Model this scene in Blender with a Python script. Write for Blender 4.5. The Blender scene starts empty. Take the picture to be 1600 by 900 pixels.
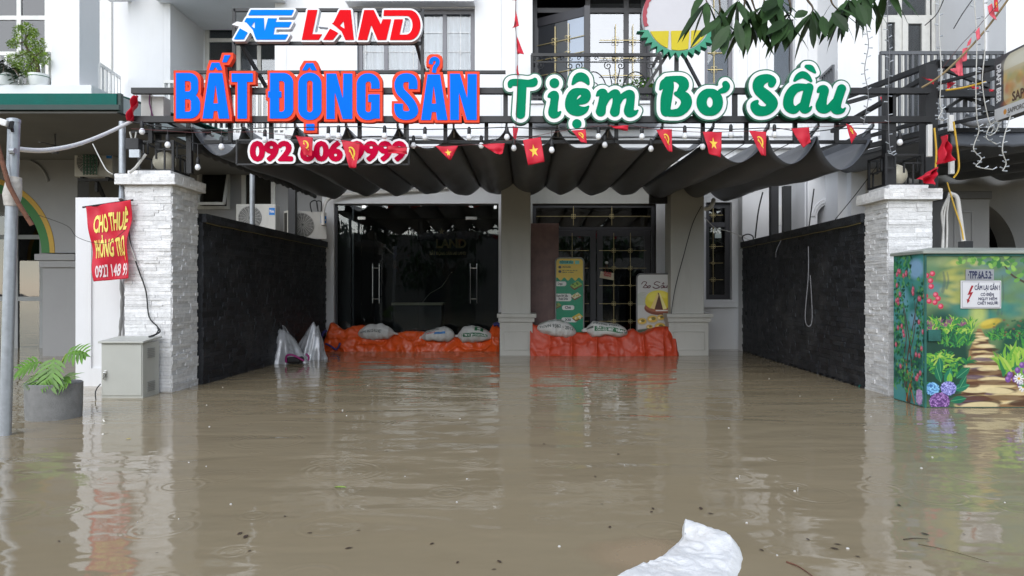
import bpy, bmesh, math, random
import numpy as np
from mathutils import Vector, Matrix
random.seed(7); RNG = np.random.default_rng(7)
SC = bpy.context.scene
COL = SC.collection
PI = math.pi

# ------------------------------------------------------------------ camera, sky, sun, exposure
F, CX, CY, EYE = 1150.0, 820.0, 453.0, 1.35          # focal length and axis of the photograph in its own pixels, eye above water
cam = bpy.data.cameras.new('camera'); cam_o = bpy.data.objects.new('camera', cam); COL.objects.link(cam_o)
cam.sensor_width = 36; cam.lens = F / 1600 * 36
cam.shift_x = -(CX - 800) / 1600; cam.shift_y = (CY - 450) / 1600
cam.clip_start = 0.05; cam.clip_end = 1500
cam_o.location = (0, 0, EYE); cam_o.rotation_euler = (PI / 2, 0, 0)
SC.camera = cam_o

SUN_EL, SUN_AZ = 33, 194                               # degrees; a high veiled sun behind the photographer
world = bpy.data.worlds.new('World'); SC.world = world; world.use_nodes = True
wn = world.node_tree; wn.nodes.clear()
w_out = wn.nodes.new('ShaderNodeOutputWorld'); w_bg = wn.nodes.new('ShaderNodeBackground')
sky = wn.nodes.new('ShaderNodeTexSky'); sky.sky_type = 'NISHITA'; sky.sun_disc = False
sky.sun_elevation = math.radians(SUN_EL); sky.sun_rotation = math.radians(SUN_AZ)
sky.dust_density = 0.4; sky.air_density = 1.0; sky.ozone_density = 1.0
hsv = wn.nodes.new('ShaderNodeHueSaturation'); hsv.inputs['Saturation'].default_value = 0.52
wn.links.new(sky.outputs[0], hsv.inputs['Color']); wn.links.new(hsv.outputs[0], w_bg.inputs['Color'])
w_bg.inputs['Strength'].default_value = 0.15
wn.links.new(w_bg.outputs[0], w_out.inputs['Surface'])
sun = bpy.data.lights.new('sun', 'SUN'); sun_o = bpy.data.objects.new('sun', sun); COL.objects.link(sun_o)
sun.energy = 1.2; sun.angle = math.radians(60); sun.color = (1.0, 0.995, 0.99)
_az = math.radians(SUN_AZ); _el = math.radians(SUN_EL)
sdir = Vector((math.sin(_az) * math.cos(_el), math.cos(_az) * math.cos(_el), math.sin(_el)))
sun_o.rotation_euler = (-sdir).to_track_quat('-Z', 'Y').to_euler()
SC.view_settings.view_transform = 'Standard'; SC.view_settings.look = 'None'
SC.view_settings.exposure = 0.82; SC.view_settings.gamma = 1.0
SC.view_settings.use_curve_mapping = False
SC.cycles.max_bounces = 7; SC.cycles.diffuse_bounces = 4; SC.cycles.glossy_bounces = 4
SC.cycles.transparent_max_bounces = 10; SC.cycles.use_denoising = True
SC.cycles.caustics_reflective = False; SC.cycles.caustics_refractive = False

# ------------------------------------------------------------------ helpers
def X(px, Y): return (px - CX) * Y / F
def Z(py, Y): return EYE - (py - CY) * Y / F
def P(px, py, Y): return Vector((X(px, Y), Y, Z(py, Y)))
def rnd(a, b): return random.uniform(a, b)

MATS = {}
def mat(name, col, rough=0.6, metal=0.0, var=0.12, scale=3.0, bump=0.0, bscale=40.0, stain=None, stain_amt=0.0, stain_scale=(2, 2, .35),
        attr=None, spec=0.5, trans=0.0, sheen=0.0, coat=0.0, wave=None, alpha=1.0):
    """One procedural surface: base colour broken up by noise, optional stains, bump, per-face tone attribute or painted colour attribute."""
    if name in MATS: return MATS[name]
    m = bpy.data.materials.new(name); m.use_nodes = True; MATS[name] = m
    nt = m.node_tree; N = nt.nodes; L = nt.links
    b = N['Principled BSDF']
    b.inputs['Roughness'].default_value = rough; b.inputs['Metallic'].default_value = metal
    b.inputs['Specular IOR Level'].default_value = spec
    if trans: b.inputs['Transmission Weight'].default_value = trans
    if coat: b.inputs['Coat Weight'].default_value = coat
    tc = N.new('ShaderNodeTexCoord')
    ns = N.new('ShaderNodeTexNoise'); ns.inputs['Scale'].default_value = scale; ns.inputs['Detail'].default_value = 6; ns.inputs['Roughness'].default_value = .62
    L.new(tc.outputs['Object'], ns.inputs['Vector'])
    ramp = N.new('ShaderNodeMapRange'); ramp.inputs['From Min'].default_value = .25; ramp.inputs['From Max'].default_value = .75
    ramp.inputs['To Min'].default_value = 1 - var; ramp.inputs['To Max'].default_value = 1 + var
    L.new(ns.outputs['Fac'], ramp.inputs['Value'])
    mul = N.new('ShaderNodeMix'); mul.data_type = 'RGBA'; mul.blend_type = 'MULTIPLY'; mul.inputs['Factor'].default_value = 1
    mul.inputs['A'].default_value = (*col, 1)
    L.new(ramp.outputs['Result'], mul.inputs['B'])
    if attr == 'paint':
        at = N.new('ShaderNodeAttribute'); at.attribute_name = 'paint'; L.new(at.outputs['Color'], mul.inputs['A'])
    out = mul.outputs['Result']
    if attr == 'tone':
        at = N.new('ShaderNodeAttribute'); at.attribute_name = 'tone'
        m2 = N.new('ShaderNodeMix'); m2.data_type = 'RGBA'; m2.blend_type = 'MULTIPLY'; m2.inputs['Factor'].default_value = 1
        L.new(out, m2.inputs['A']); L.new(at.outputs['Color'], m2.inputs['B']); out = m2.outputs['Result']
    if stain:
        mp = N.new('ShaderNodeMapping'); mp.inputs['Scale'].default_value = stain_scale; L.new(tc.outputs['Object'], mp.inputs['Vector'])
        n2 = N.new('ShaderNodeTexNoise'); n2.inputs['Scale'].default_value = 1.6; n2.inputs['Detail'].default_value = 8; n2.inputs['Roughness'].default_value = .7
        L.new(mp.outputs[0], n2.inputs['Vector'])
        r2 = N.new('ShaderNodeMapRange'); r2.inputs['From Min'].default_value = .52; r2.inputs['From Max'].default_value = .78
        r2.inputs['To Min'].default_value = 0; r2.inputs['To Max'].default_value = stain_amt; L.new(n2.outputs['Fac'], r2.inputs['Value'])
        m3 = N.new('ShaderNodeMix'); m3.data_type = 'RGBA'; L.new(r2.outputs['Result'], m3.inputs['Factor'])
        L.new(out, m3.inputs['A']); m3.inputs['B'].default_value = (*stain, 1); out = m3.outputs['Result']
    L.new(out, b.inputs['Base Color'])
    rr = N.new('ShaderNodeMapRange'); rr.inputs['To Min'].default_value = max(.02, rough - .08); rr.inputs['To Max'].default_value = min(1, rough + .1)
    L.new(ns.outputs['Fac'], rr.inputs['Value']); L.new(rr.outputs['Result'], b.inputs['Roughness'])
    if bump:
        nb = N.new('ShaderNodeTexNoise'); nb.inputs['Scale'].default_value = bscale; nb.inputs['Detail'].default_value = 5
        L.new(tc.outputs['Object'], nb.inputs['Vector'])
        bp = N.new('ShaderNodeBump'); bp.inputs['Strength'].default_value = min(1, bump); bp.inputs['Distance'].default_value = .012
        L.new(nb.outputs['Fac'], bp.inputs['Height']); L.new(bp.outputs[0], b.inputs['Normal'])
    return m

def glass_mat(name, tint=(0.9, .95, .95), refl=1.0, ior=1.7, coat=0.0):
    """Thin architectural glass: see-through with a Fresnel reflection."""
    if name in MATS: return MATS[name]
    m = bpy.data.materials.new(name); m.use_nodes = True; MATS[name] = m
    nt = m.node_tree; N = nt.nodes; L = nt.links; N.remove(N['Principled BSDF'])
    o = N['Material Output']; t = N.new('ShaderNodeBsdfTransparent'); t.inputs[0].default_value = (*tint, 1)
    g = N.new('ShaderNodeBsdfGlossy'); g.inputs['Roughness'].default_value = .015; g.inputs[0].default_value = (refl, refl, refl, 1)
    fr = N.new('ShaderNodeFresnel'); fr.inputs['IOR'].default_value = ior
    tc = N.new('ShaderNodeTexCoord'); nz = N.new('ShaderNodeTexNoise'); nz.inputs['Scale'].default_value = 1.1
    L.new(tc.outputs['Object'], nz.inputs['Vector'])
    bp = N.new('ShaderNodeBump'); bp.inputs['Strength'].default_value = .12; bp.inputs['Distance'].default_value = .02; L.new(nz.outputs[0], bp.inputs['Height'])
    L.new(bp.outputs[0], g.inputs['Normal'])
    ad = N.new('ShaderNodeMath'); ad.operation = 'ADD'; ad.use_clamp = True; ad.inputs[1].default_value = coat; L.new(fr.outputs[0], ad.inputs[0])
    mx = N.new('ShaderNodeMixShader'); L.new(ad.outputs[0], mx.inputs[0]); L.new(t.outputs[0], mx.inputs[1]); L.new(g.outputs[0], mx.inputs[2])
    L.new(mx.outputs[0], o.inputs['Surface'])
    return m

class MB:
    """Collects faces of one part."""
    def __init__(s): s.v = []; s.f = []; s.t = []
    def add(s, vs, fs, tone=1.0):
        n = len(s.v); s.v += [tuple(p) for p in vs]; s.f += [tuple(i + n for i in q) for q in fs]; s.t += [tone] * len(fs); return s
    def box(s, x0, x1, y0, y1, z0, z1, tone=1.0):
        if x0 > x1: x0, x1 = x1, x0
        if y0 > y1: y0, y1 = y1, y0
        if z0 > z1: z0, z1 = z1, z0
        return s.add([(x0, y0, z0), (x1, y0, z0), (x1, y1, z0), (x0, y1, z0), (x0, y0, z1), (x1, y0, z1), (x1, y1, z1), (x0, y1, z1)],
                     [(0, 3, 2, 1), (4, 5, 6, 7), (0, 1, 5, 4), (1, 2, 6, 5), (2, 3, 7, 6), (3, 0, 4, 7)], tone)
    def beam(s, a, b, w, h=None, up=(0, 0, 1)):
        a = Vector(a); b = Vector(b); h = h or w; d = (b - a).normalized(); u = Vector(up)
        if abs(d.dot(u)) > .98: u = Vector((0, 1, 0))
        r = d.cross(u).normalized() * (w / 2); u = r.normalized().cross(d).normalized() * (h / 2)
        vs = [a - r - u, a + r - u, a + r + u, a - r + u, b - r - u, b + r - u, b + r + u, b - r + u]
        return s.add(vs, [(0, 3, 2, 1), (4, 5, 6, 7), (0, 1, 5, 4), (1, 2, 6, 5), (2, 3, 7, 6), (3, 0, 4, 7)])
    def tube(s, pts, r, n=8, caps=True):
        pts = [Vector(p) for p in pts]; m = len(pts)
        rs = r if isinstance(r, (list, tuple)) else [r] * m
        ring = []; prev = None
        for i, p in enumerate(pts):
            d = (pts[min(i + 1, m - 1)] - pts[max(i - 1, 0)])
            d = d.normalized() if d.length > 1e-9 else Vector((0, 0, 1))
            if prev is None:
                u = d.orthogonal().normalized()
            else:
                u = (prev - d * prev.dot(d)); u = u.normalized() if u.length > 1e-6 else d.orthogonal().normalized()
            prev = u; w = d.cross(u)
            ring.append([p + (u * math.cos(2 * PI * k / n) + w * math.sin(2 * PI * k / n)) * rs[i] for k in range(n)])
        vs = [q for g in ring for q in g]; fs = []
        for i in range(m - 1):
            for k in range(n):
                k2 = (k + 1) % n; fs.append((i * n + k, i * n + k2, (i + 1) * n + k2, (i + 1) * n + k))
        if caps: fs += [tuple(range(n))[::-1], tuple((m - 1) * n + k for k in range(n))]
        return s.add(vs, fs)
    def lathe(s, c, prof, n=24, closed=False):
        c = Vector(c); vs = []; fs = []; m = len(prof)
        for r, z in prof:
            for k in range(n): vs.append(c + Vector((r * math.cos(2 * PI * k / n), r * math.sin(2 * PI * k / n), z)))
        for i in range(m - 1):
            for k in range(n):
                k2 = (k + 1) % n; fs.append((i * n + k, i * n + k2, (i + 1) * n + k2, (i + 1) * n + k))
        fs += [tuple(range(n))[::-1], tuple((m - 1) * n + k for k in range(n))]
        return s.add(vs, fs)
    def sphere(s, c, r, sc=(1, 1, 1), n=14, m=9):
        c = Vector(c); pr = []
        vs = [c + Vector((0, 0, -r * sc[2]))]; fs = []
        for i in range(1, m):
            a = -PI / 2 + PI * i / m
            for k in range(n):
                t = 2 * PI * k / n; vs.append(c + Vector((r * sc[0] * math.cos(a) * math.cos(t), r * sc[1] * math.cos(a) * math.sin(t), r * sc[2] * math.sin(a))))
        vs.append(c + Vector((0, 0, r * sc[2])))
        for k in range(n):
            k2 = (k + 1) % n; fs.append((0, 1 + k2, 1 + k)); fs.append((len(vs) - 1, 1 + (m - 2) * n + k, 1 + (m - 2) * n + k2))
            for i in range(m - 2): fs.append((1 + i * n + k, 1 + i * n + k2, 1 + (i + 1) * n + k2, 1 + (i + 1) * n + k))
        return s.add(vs, fs)
    def prism(s, poly, y0, y1):
        """polygon in the x-z plane pushed from y0 to y1"""
        n = len(poly); vs = [(x, y0, z) for x, z in poly] + [(x, y1, z) for x, z in poly]
        return s.add(vs, [tuple(range(n)), tuple(range(n, 2 * n))[::-1]] + [(i, (i + 1) % n, n + (i + 1) % n, n + i) for i in range(n)])
    def sheet(s, fn, nu, nv, tone=1.0):
        vs = [fn(i / nu, j / nv) for j in range(nv + 1) for i in range(nu + 1)]; w = nu + 1
        return s.add(vs, [(j * w + i, j * w + i + 1, (j + 1) * w + i + 1, (j + 1) * w + i) for j in range(nv) for i in range(nu)], tone)
    def leaf(s, p, d, ln, wd, up=(0, 0, 1), droop=.25, fold=.25, tone=1.0):
        p = Vector(p); d = Vector(d).normalized(); r = d.cross(Vector(up))
        r = r.normalized() if r.length > 1e-4 else d.orthogonal().normalized(); n = r.cross(d).normalized()
        vs = []; prof = ((0, .06), (.22, .36), (.5, .5), (.78, .34), (1, .02))
        for t, w in prof:
            q = p + d * (ln * t) - Vector((0, 0, 1)) * (droop * ln * t * t)
            vs += [q - r * wd * w + n * wd * w * fold, q, q + r * wd * w + n * wd * w * fold]
        fs = []
        for i in range(4): fs += [(3 * i, 3 * i + 1, 3 * i + 4, 3 * i + 3), (3 * i + 1, 3 * i + 2, 3 * i + 5, 3 * i + 4)]
        return s.add(vs, fs, tone)
    def mesh(s, name, normals=True, smooth=None):
        me = bpy.data.meshes.new(name); me.from_pydata(s.v, [], s.f)
        if any(t != 1.0 for t in s.t):
            a = me.attributes.new('tone', 'FLOAT_COLOR', 'FACE')
            c = np.repeat(np.array(s.t, dtype=np.float32)[:, None], 4, 1); c[:, 3] = 1
            a.data.foreach_set('color', c.ravel())
        elif True:
            a = me.attributes.new('tone', 'FLOAT_COLOR', 'FACE'); a.data.foreach_set('color', np.ones(4 * len(s.f), dtype=np.float32))
        if normals:
            bm = bmesh.new(); bm.from_mesh(me); bmesh.ops.recalc_face_normals(bm, faces=bm.faces); bm.to_mesh(me); bm.free()
        if smooth is not None:
            me.polygons.foreach_set('use_smooth', [True] * len(me.polygons))
            if smooth < 180: me.set_sharp_from_angle(angle=math.radians(smooth))
        me.update()
        return me

def props(o, label=None, cat=None, group=None, kind=None):
    for k, v in (('label', label), ('category', cat), ('group', group), ('kind', kind or ('thing' if cat else None))):
        if v: o[k] = v
    return o
def thing(name, label, cat, loc=(0, 0, 0), group=None):
    o = bpy.data.objects.new(name, None); COL.objects.link(o); o.empty_display_size = .1
    o.location = loc; return props(o, label, cat, group, 'thing')
def link(name, me, m, parent=None):
    o = bpy.data.objects.new(name, me); COL.objects.link(o)
    if m is not None and not me.materials: me.materials.append(m)
    if parent is not None:
        o.parent = parent
        if parent.parent is None: o.location = -Vector(parent.location) if parent.type == 'EMPTY' else (0, 0, 0)
    return o
def part(name, mb, m, parent=None, smooth=None, bevel=0, normals=True, label=None):
    o = link(name, mb.mesh(name, normals, smooth), m, parent)
    if bevel:
        b = o.modifiers.new('edges', 'BEVEL'); b.width = bevel; b.segments = 2; b.limit_method = 'ANGLE'; b.angle_limit = math.radians(40)
    if label: o['label'] = label
    return o
def dup(root, loc, rotz=0, label=None, scale=None):
    """copy of a thing with its parts and their sub-parts"""
    r = root.copy(); COL.objects.link(r); r.location = loc; r.rotation_euler = (0, 0, rotz)
    if scale: r.scale = scale
    if label: r['label'] = label
    for ch in list(root.children):
        c = ch.copy(); COL.objects.link(c); c.parent = r
        for g in ch.children:
            d = g.copy(); COL.objects.link(d); d.parent = c
    return r
def curve_pts(pts, n=6):
    """Catmull-Rom through points of any dimension"""
    p = [np.array(q, float) for q in pts]; out = []
    for i in range(len(p) - 1):
        a = p[max(i - 1, 0)]; b = p[i]; c = p[i + 1]; d = p[min(i + 2, len(p) - 1)]
        for k in range(n):
            t = k / n; out.append(.5 * ((2 * b) + (c - a) * t + (2 * a - 5 * b + 4 * c - d) * t * t + (3 * b - a - 3 * c + d) * t ** 3))
    out.append(p[-1]); return out
def sag(a, b, drop, n=10):
    a = Vector(a); b = Vector(b)
    return [a.lerp(b, i / n) - Vector((0, 0, drop * 4 * (i / n) * (1 - i / n))) for i in range(n + 1)]

# ------------------------------------------------------------------ flat shapes: fields, contours, lettering
def sd_poly(Xg, Yg, pts):
    d = np.full(Xg.shape, 1e18); s = np.ones(Xg.shape); n = len(pts)
    for i in range(n):
        ax, ay = pts[i]; bx, by = pts[i - 1]; ex, ey = bx - ax, by - ay; wx, wy = Xg - ax, Yg - ay
        t = np.clip((wx * ex + wy * ey) / (ex * ex + ey * ey + 1e-12), 0, 1)
        d = np.minimum(d, (wx - ex * t) ** 2 + (wy - ey * t) ** 2)
        c1 = Yg >= ay; c2 = Yg < by; c3 = ex * wy > ey * wx
        flip = (c1 & c2 & c3) | (~c1 & ~c2 & ~c3); s = np.where(flip, -s, s)
    return s * np.sqrt(d)
def sd_rbox(Xg, Yg, x0, y0, x1, y1, rl=0, rr=None):
    rr = rl if rr is None else rr
    cx, cy = (x0 + x1) / 2, (y0 + y1) / 2; r = np.where(Xg > cx, rr, rl)
    qx = np.abs(Xg - cx) - (x1 - x0) / 2 + r; qy = np.abs(Yg - cy) - (y1 - y0) / 2 + r
    return np.minimum(np.maximum(qx, qy), 0) + np.hypot(np.maximum(qx, 0), np.maximum(qy, 0)) - r
def sd_brush(Xg, Yg, pts, n=7):
    """round brush along a smooth line, radius as third value"""
    q = curve_pts(pts, n) if len(pts) > 1 else [np.array(pts[0], float)] * 2; d = np.full(Xg.shape, 1e9)
    for a, b in zip(q, q[1:]):
        ex, ey = b[0] - a[0], b[1] - a[1]; wx, wy = Xg - a[0], Yg - a[1]
        t = np.clip((wx * ex + wy * ey) / (ex * ex + ey * ey + 1e-9), 0, 1)
        d = np.minimum(d, np.hypot(wx - ex * t, wy - ey * t) - (a[2] + (b[2] - a[2]) * t))
    return d
def band(pts, w, n=8):
    """constant-width stroke with square ends as a polygon"""
    q = curve_pts(pts, n); l = []; r = []
    for i in range(len(q)):
        d = q[min(i + 1, len(q) - 1)] - q[max(i - 1, 0)]; d /= (np.hypot(*d) + 1e-9); nrm = np.array([-d[1], d[0]]) * w / 2
        l.append(q[i] + nrm); r.append(q[i] - nrm)
    return [tuple(p) for p in l + r[::-1]]
def grow(Fd, cells):
    """square-cornered outward offset of a field"""
    out = Fd.copy()
    for ax in (0, 1):
        src = out.copy()
        for k in range(-cells, cells + 1):
            out = np.minimum(out, np.roll(src, k, ax))
    return out
def contours(Fd, level, x0, y0, st):
    """closed loops where the field crosses the level"""
    G = np.pad(Fd - level, 1, constant_values=1e3); G = np.where(G == 0, 1e-9, G); neg = G < 0
    code = (neg[:-1, :-1] * 1 + neg[:-1, 1:] * 2 + neg[1:, 1:] * 4 + neg[1:, :-1] * 8)
    nxt = {}
    def edge(e, i, j):
        if e == 0: k = (0, i, j); a, b = G[i, j], G[i, j + 1]; p = (j + a / (a - b), i)
        elif e == 1: k = (1, i, j + 1); a, b = G[i, j + 1], G[i + 1, j + 1]; p = (j + 1, i + a / (a - b))
        elif e == 2: k = (0, i + 1, j); a, b = G[i + 1, j], G[i + 1, j + 1]; p = (j + a / (a - b), i + 1)
        else: k = (1, i, j); a, b = G[i, j], G[i + 1, j]; p = (j, i + a / (a - b))
        return k, p
    tab = {1: [(3, 0)], 2: [(0, 1)], 3: [(3, 1)], 4: [(1, 2)], 5: [(3, 0), (1, 2)], 6: [(0, 2)], 7: [(3, 2)], 8: [(2, 3)], 9: [(2, 0)], 10: [(0, 1), (2, 3)],
           11: [(2, 1)], 12: [(1, 3)], 13: [(1, 0)], 14: [(0, 3)]}
    pos = {}
    for i, j in np.argwhere((code > 0) & (code < 15)):
        for a, b in tab[int(code[i, j])]:
            ka, pa = edge(a, i, j); kb, pb = edge(b, i, j); pos[ka] = pa; pos[kb] = pb; nxt[ka] = kb
    loops = []
    while nxt:
        k0 = next(iter(nxt)); k = k0; lp = []
        while k in nxt: lp.append(pos[k]); k = nxt.pop(k)
        if len(lp) < 4: continue
        pts = [np.array(p) for p in lp]; keep = [pts[0]]; n = len(pts)
        for i in range(1, n):                                       # drop nearly straight points
            a = keep[-1]; b = pts[i]; c = pts[(i + 1) % n]
            ab = b - a; bc = c - b
            if np.hypot(*ab) < .06 or np.hypot(*bc) < .02: continue
            cr = abs(ab[0] * bc[1] - ab[1] * bc[0]); ln = np.hypot(*(c - a)) + 1e-9
            if cr / ln > .035 or np.hypot(*ab) > 14: keep.append(b)
        if len(keep) >= 3: loops.append([(x0 + (p[0] - 1) * st, y0 + (p[1] - 1) * st) for p in keep])
    return loops
def shape_mesh(name, loops, to_xz, y_front, depth):
    """flat shape with holes pushed to a real thickness; loops in source units, to_xz maps to metres; front face at y_front"""
    from mathutils.geometry import delaunay_2d_cdt
    L2 = [[to_xz(*p) for p in lp] for lp in loops]; fl = [Vector(p) for lp in L2 for p in lp]; ed = []; n = 0
    for lp in L2: m = len(lp); ed += [(n + i, n + (i + 1) % m) for i in range(m)]; n += m
    vo, _, fo, *_r = delaunay_2d_cdt(fl, ed, [], 0, 1e-7)
    V = np.array([(v.x, v.y) for v in vo]); T = np.array([f for f in fo if len(f) == 3]); C = V[T].mean(1); ins = np.zeros(len(C), bool)
    for lp in L2:
        q = np.array(lp); x0, y0 = q[:, 0], q[:, 1]; x1, y1 = np.roll(x0, -1), np.roll(y0, -1)
        cr = ((y0[None] > C[:, 1:2]) != (y1[None] > C[:, 1:2])) & (C[:, 0:1] < (x1 - x0)[None] * (C[:, 1:2] - y0[None]) / ((y1 - y0)[None] + 1e-15) + x0[None])
        ins ^= (cr.sum(1) % 2).astype(bool)
    T = T[ins]; nv = len(V); mb = MB(); yb = y_front + depth
    A_ = V[T]; cw = ((A_[:, 1, 0] - A_[:, 0, 0]) * (A_[:, 2, 1] - A_[:, 0, 1]) - (A_[:, 1, 1] - A_[:, 0, 1]) * (A_[:, 2, 0] - A_[:, 0, 0])) < 0
    T = np.where(cw[:, None], T[:, ::-1], T)
    mb.v = [(x, y_front, z) for x, z in V] + [(x, yb, z) for x, z in V]
    mb.f = [tuple(int(k) for k in t) for t in T] + [tuple(int(k) + nv for k in t[::-1]) for t in T]
    cnt = {}
    for t in T:
        for a, b in ((t[0], t[1]), (t[1], t[2]), (t[2], t[0])): cnt[(int(a), int(b))] = 1
    for a, b in cnt:
        if (b, a) not in cnt: mb.f.append((b, a, a + nv, b + nv))
    mb.t = [1.0] * len(mb.f)
    return mb.mesh(name, False)
_font = {}
def text_loops(s, bold=0.0, res=44):
    """loops of a word in units of cap height (baseline at 0), widened by 'bold'; overlaps are merged"""
    key = (s, bold, res)
    if key in _font: return _font[key]
    cu = bpy.data.curves.new('word', 'FONT'); cu.body = s; cu.resolution_u = 3
    o = bpy.data.objects.new('word', cu); COL.objects.link(o); bpy.context.view_layer.update(); me = o.to_mesh()
    v = np.array([p.co[:2] for p in me.vertices]) / .69; me.calc_loop_triangles()
    tri = [tuple(t.vertices) for t in me.loop_triangles]; o.to_mesh_clear(); bpy.data.objects.remove(o)
    x0, y0 = v.min(0) - .25; x1, y1 = v.max(0) + .25; st = 1 / res
    nx = int((x1 - x0) / st) + 1; ny = int((y1 - y0) / st) + 1; SS = 2; M = np.zeros((ny * SS, nx * SS), bool)
    for t in tri:
        a, b, c = ((v[i] - (x0, y0)) / st * SS for i in t)
        lo = np.floor(np.minimum(np.minimum(a, b), c)).astype(int); hi = np.ceil(np.maximum(np.maximum(a, b), c)).astype(int) + 1
        gx, gy = np.meshgrid(np.arange(lo[0], hi[0]), np.arange(lo[1], hi[1]))
        def cr(p, q): return (q[0] - p[0]) * (gy - p[1]) - (q[1] - p[1]) * (gx - p[0])
        e = (cr(a, b), cr(b, c), cr(c, a)); ins = ((e[0] >= -.3) & (e[1] >= -.3) & (e[2] >= -.3)) | ((e[0] <= .3) & (e[1] <= .3) & (e[2] <= .3))
        M[lo[1]:hi[1], lo[0]:hi[0]] |= ins[:M.shape[0] - lo[1], :M.shape[1] - lo[0]]
    R = int(round(bold / st * SS))
    if R > 0:
        M0 = M.copy()
        for dy in range(-R, R + 1):
            for dx in range(-R, R + 1):
                if dx * dx + dy * dy <= R * R + .5: M |= np.roll(np.roll(M0, dy, 0), dx, 1)
    A = M.astype(float)
    for _ in range(2):
        for ax in (0, 1): A = (np.roll(A, 1, ax) + 2 * A + np.roll(A, -1, ax)) / 4
    lp = contours(-A, -.5, x0, y0, st / SS); w = v[:, 0].max(); _font[key] = (lp, w); return lp, w
def word(name, s, m, parent, org, du, dv, height, bold=0.0, condense=None, width=None, thick=.002, align='l', label=None, lift=None):
    """lettering: lies in the plane of unit vectors du (reading direction) and dv (up), thickness towards du x dv"""
    lp, w = text_loops(s, bold)
    k = (width / (w * height)) if width else (condense or 1)
    off = {'l': 0, 'c': -w / 2, 'r': -w}[align]
    me = shape_mesh(name, lp, lambda a, b: ((a + off) * height * k, b * height), 0, thick)
    du = Vector(du).normalized(); dv = Vector(dv).normalized(); dn = du.cross(dv)
    # shape_mesh puts x,z in plane and front at -y
    M = Matrix.Translation(Vector(org)) @ Matrix((( du.x, -dn.x, dv.x, 0), (du.y, -dn.y, dv.y, 0), (du.z, -dn.z, dv.z, 0), (0, 0, 0, 1)))
    me.transform(M)
    me.transform(Matrix.Translation(dn * (thick + .001 if lift is None else lift)))
    o = link(name, me, m, parent)
    if label: o['label'] = label
    return o

class Canvas:
    """a painted panel: colours per grid point, laid on a real flat panel"""
    def __init__(s, w, h, col): s.w = w; s.h = h; s.a = np.empty((h, w, 3), np.float32); s.a[:] = col; s.X, s.Y = np.meshgrid(np.arange(w) + .5, np.arange(h) + .5)
    def _win(s, x0, y0, x1, y1):
        return slice(max(0, int(y0)), max(0, min(s.h, int(y1) + 2))), slice(max(0, int(x0)), max(0, min(s.w, int(x1) + 2)))
    def put(s, w, d, col, soft=1.0, op=1.0):
        k = np.clip(.5 - d / soft, 0, 1)[..., None] * op; s.a[w] = s.a[w] * (1 - k) + np.array(col, np.float32) * k
    def ell(s, cx, cy, rx, ry, col, rot=0, soft=1.0, op=1.0):
        R = max(rx, ry) + soft + 1; w = s._win(cx - R, cy - R, cx + R, cy + R); x = s.X[w] - cx; y = s.Y[w] - cy; c, n = math.cos(rot), math.sin(rot)
        u = (x * c + y * n) / rx; v = (-x * n + y * c) / ry; s.put(w, (np.hypot(u, v) - 1) * min(rx, ry), col, soft, op)
    def line(s, pts, col, soft=1.0, op=1.0, n=4):
        q = curve_pts(pts, n); r = max(p[2] for p in q) + soft + 1
        w = s._win(min(p[0] for p in q) - r, min(p[1] for p in q) - r, max(p[0] for p in q) + r, max(p[1] for p in q) + r)
        if s.X[w].size: s.put(w, sd_brush(s.X[w], s.Y[w], pts, n), col, soft, op)
    def poly(s, pts, col, soft=1.0, op=1.0):
        w = (slice(0, s.h), slice(0, s.w)); s.put(w, sd_poly(s.X, s.Y, pts), col, soft, op)
    def rbox(s, x0, y0, x1, y1, r, col, op=1.0):
        w = s._win(x0 - 2, y0 - 2, x1 + 2, y1 + 2); s.put(w, sd_rbox(s.X[w], s.Y[w], x0, y0, x1, y1, r), col, 1, op)
    def panel(s, name, m, parent, org, du, dv, W, H, mask=None):
        """org = top-left corner; du along the width, dv downwards"""
        org = Vector(org); du = np.array(du) * (W / s.w); dv = np.array(dv) * (H / s.h); o = np.array(org)
        gx, gy = np.meshgrid(np.arange(s.w + 1), np.arange(s.h + 1)); V = o + gx[..., None] * du + gy[..., None] * dv
        ii = np.arange((s.w + 1) * (s.h + 1)).reshape(s.h + 1, s.w + 1)
        Q = np.stack([ii[1:, :-1], ii[1:, 1:], ii[:-1, 1:], ii[:-1, :-1]], -1).reshape(-1, 4); C = s.a.reshape(-1, 3)
        if mask is not None: k = mask.reshape(-1); Q = Q[k]; C = C[k]
        me = bpy.data.meshes.new(name); me.vertices.add(V.size // 3); me.vertices.foreach_set('co', V.reshape(-1).astype(np.float32))
        me.loops.add(Q.size); me.loops.foreach_set('vertex_index', Q.reshape(-1).astype(np.int32)); me.polygons.add(len(Q))
        me.polygons.foreach_set('loop_start', np.arange(0, Q.size, 4, dtype=np.int32)); me.update(calc_edges=True); me.validate()
        at = me.attributes.new('paint', 'FLOAT_COLOR', 'FACE'); cc = np.ones((len(Q), 4), np.float32); cc[:, :3] = C; at.data.foreach_set('color', cc.ravel())
        bm = bmesh.new(); bm.from_mesh(me); loose = [v for v in bm.verts if not v.link_faces]; bmesh.ops.delete(bm, geom=loose, context='VERTS'); bm.to_mesh(me); bm.free()
        return link(name, me, m, parent)
def srgb(r, g, b):
    f = lambda c: (c / 255 / 12.92) if c <= 10 else ((c / 255 + .055) / 1.055) ** 2.4
    return (f(r), f(g), f(b))
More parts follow.
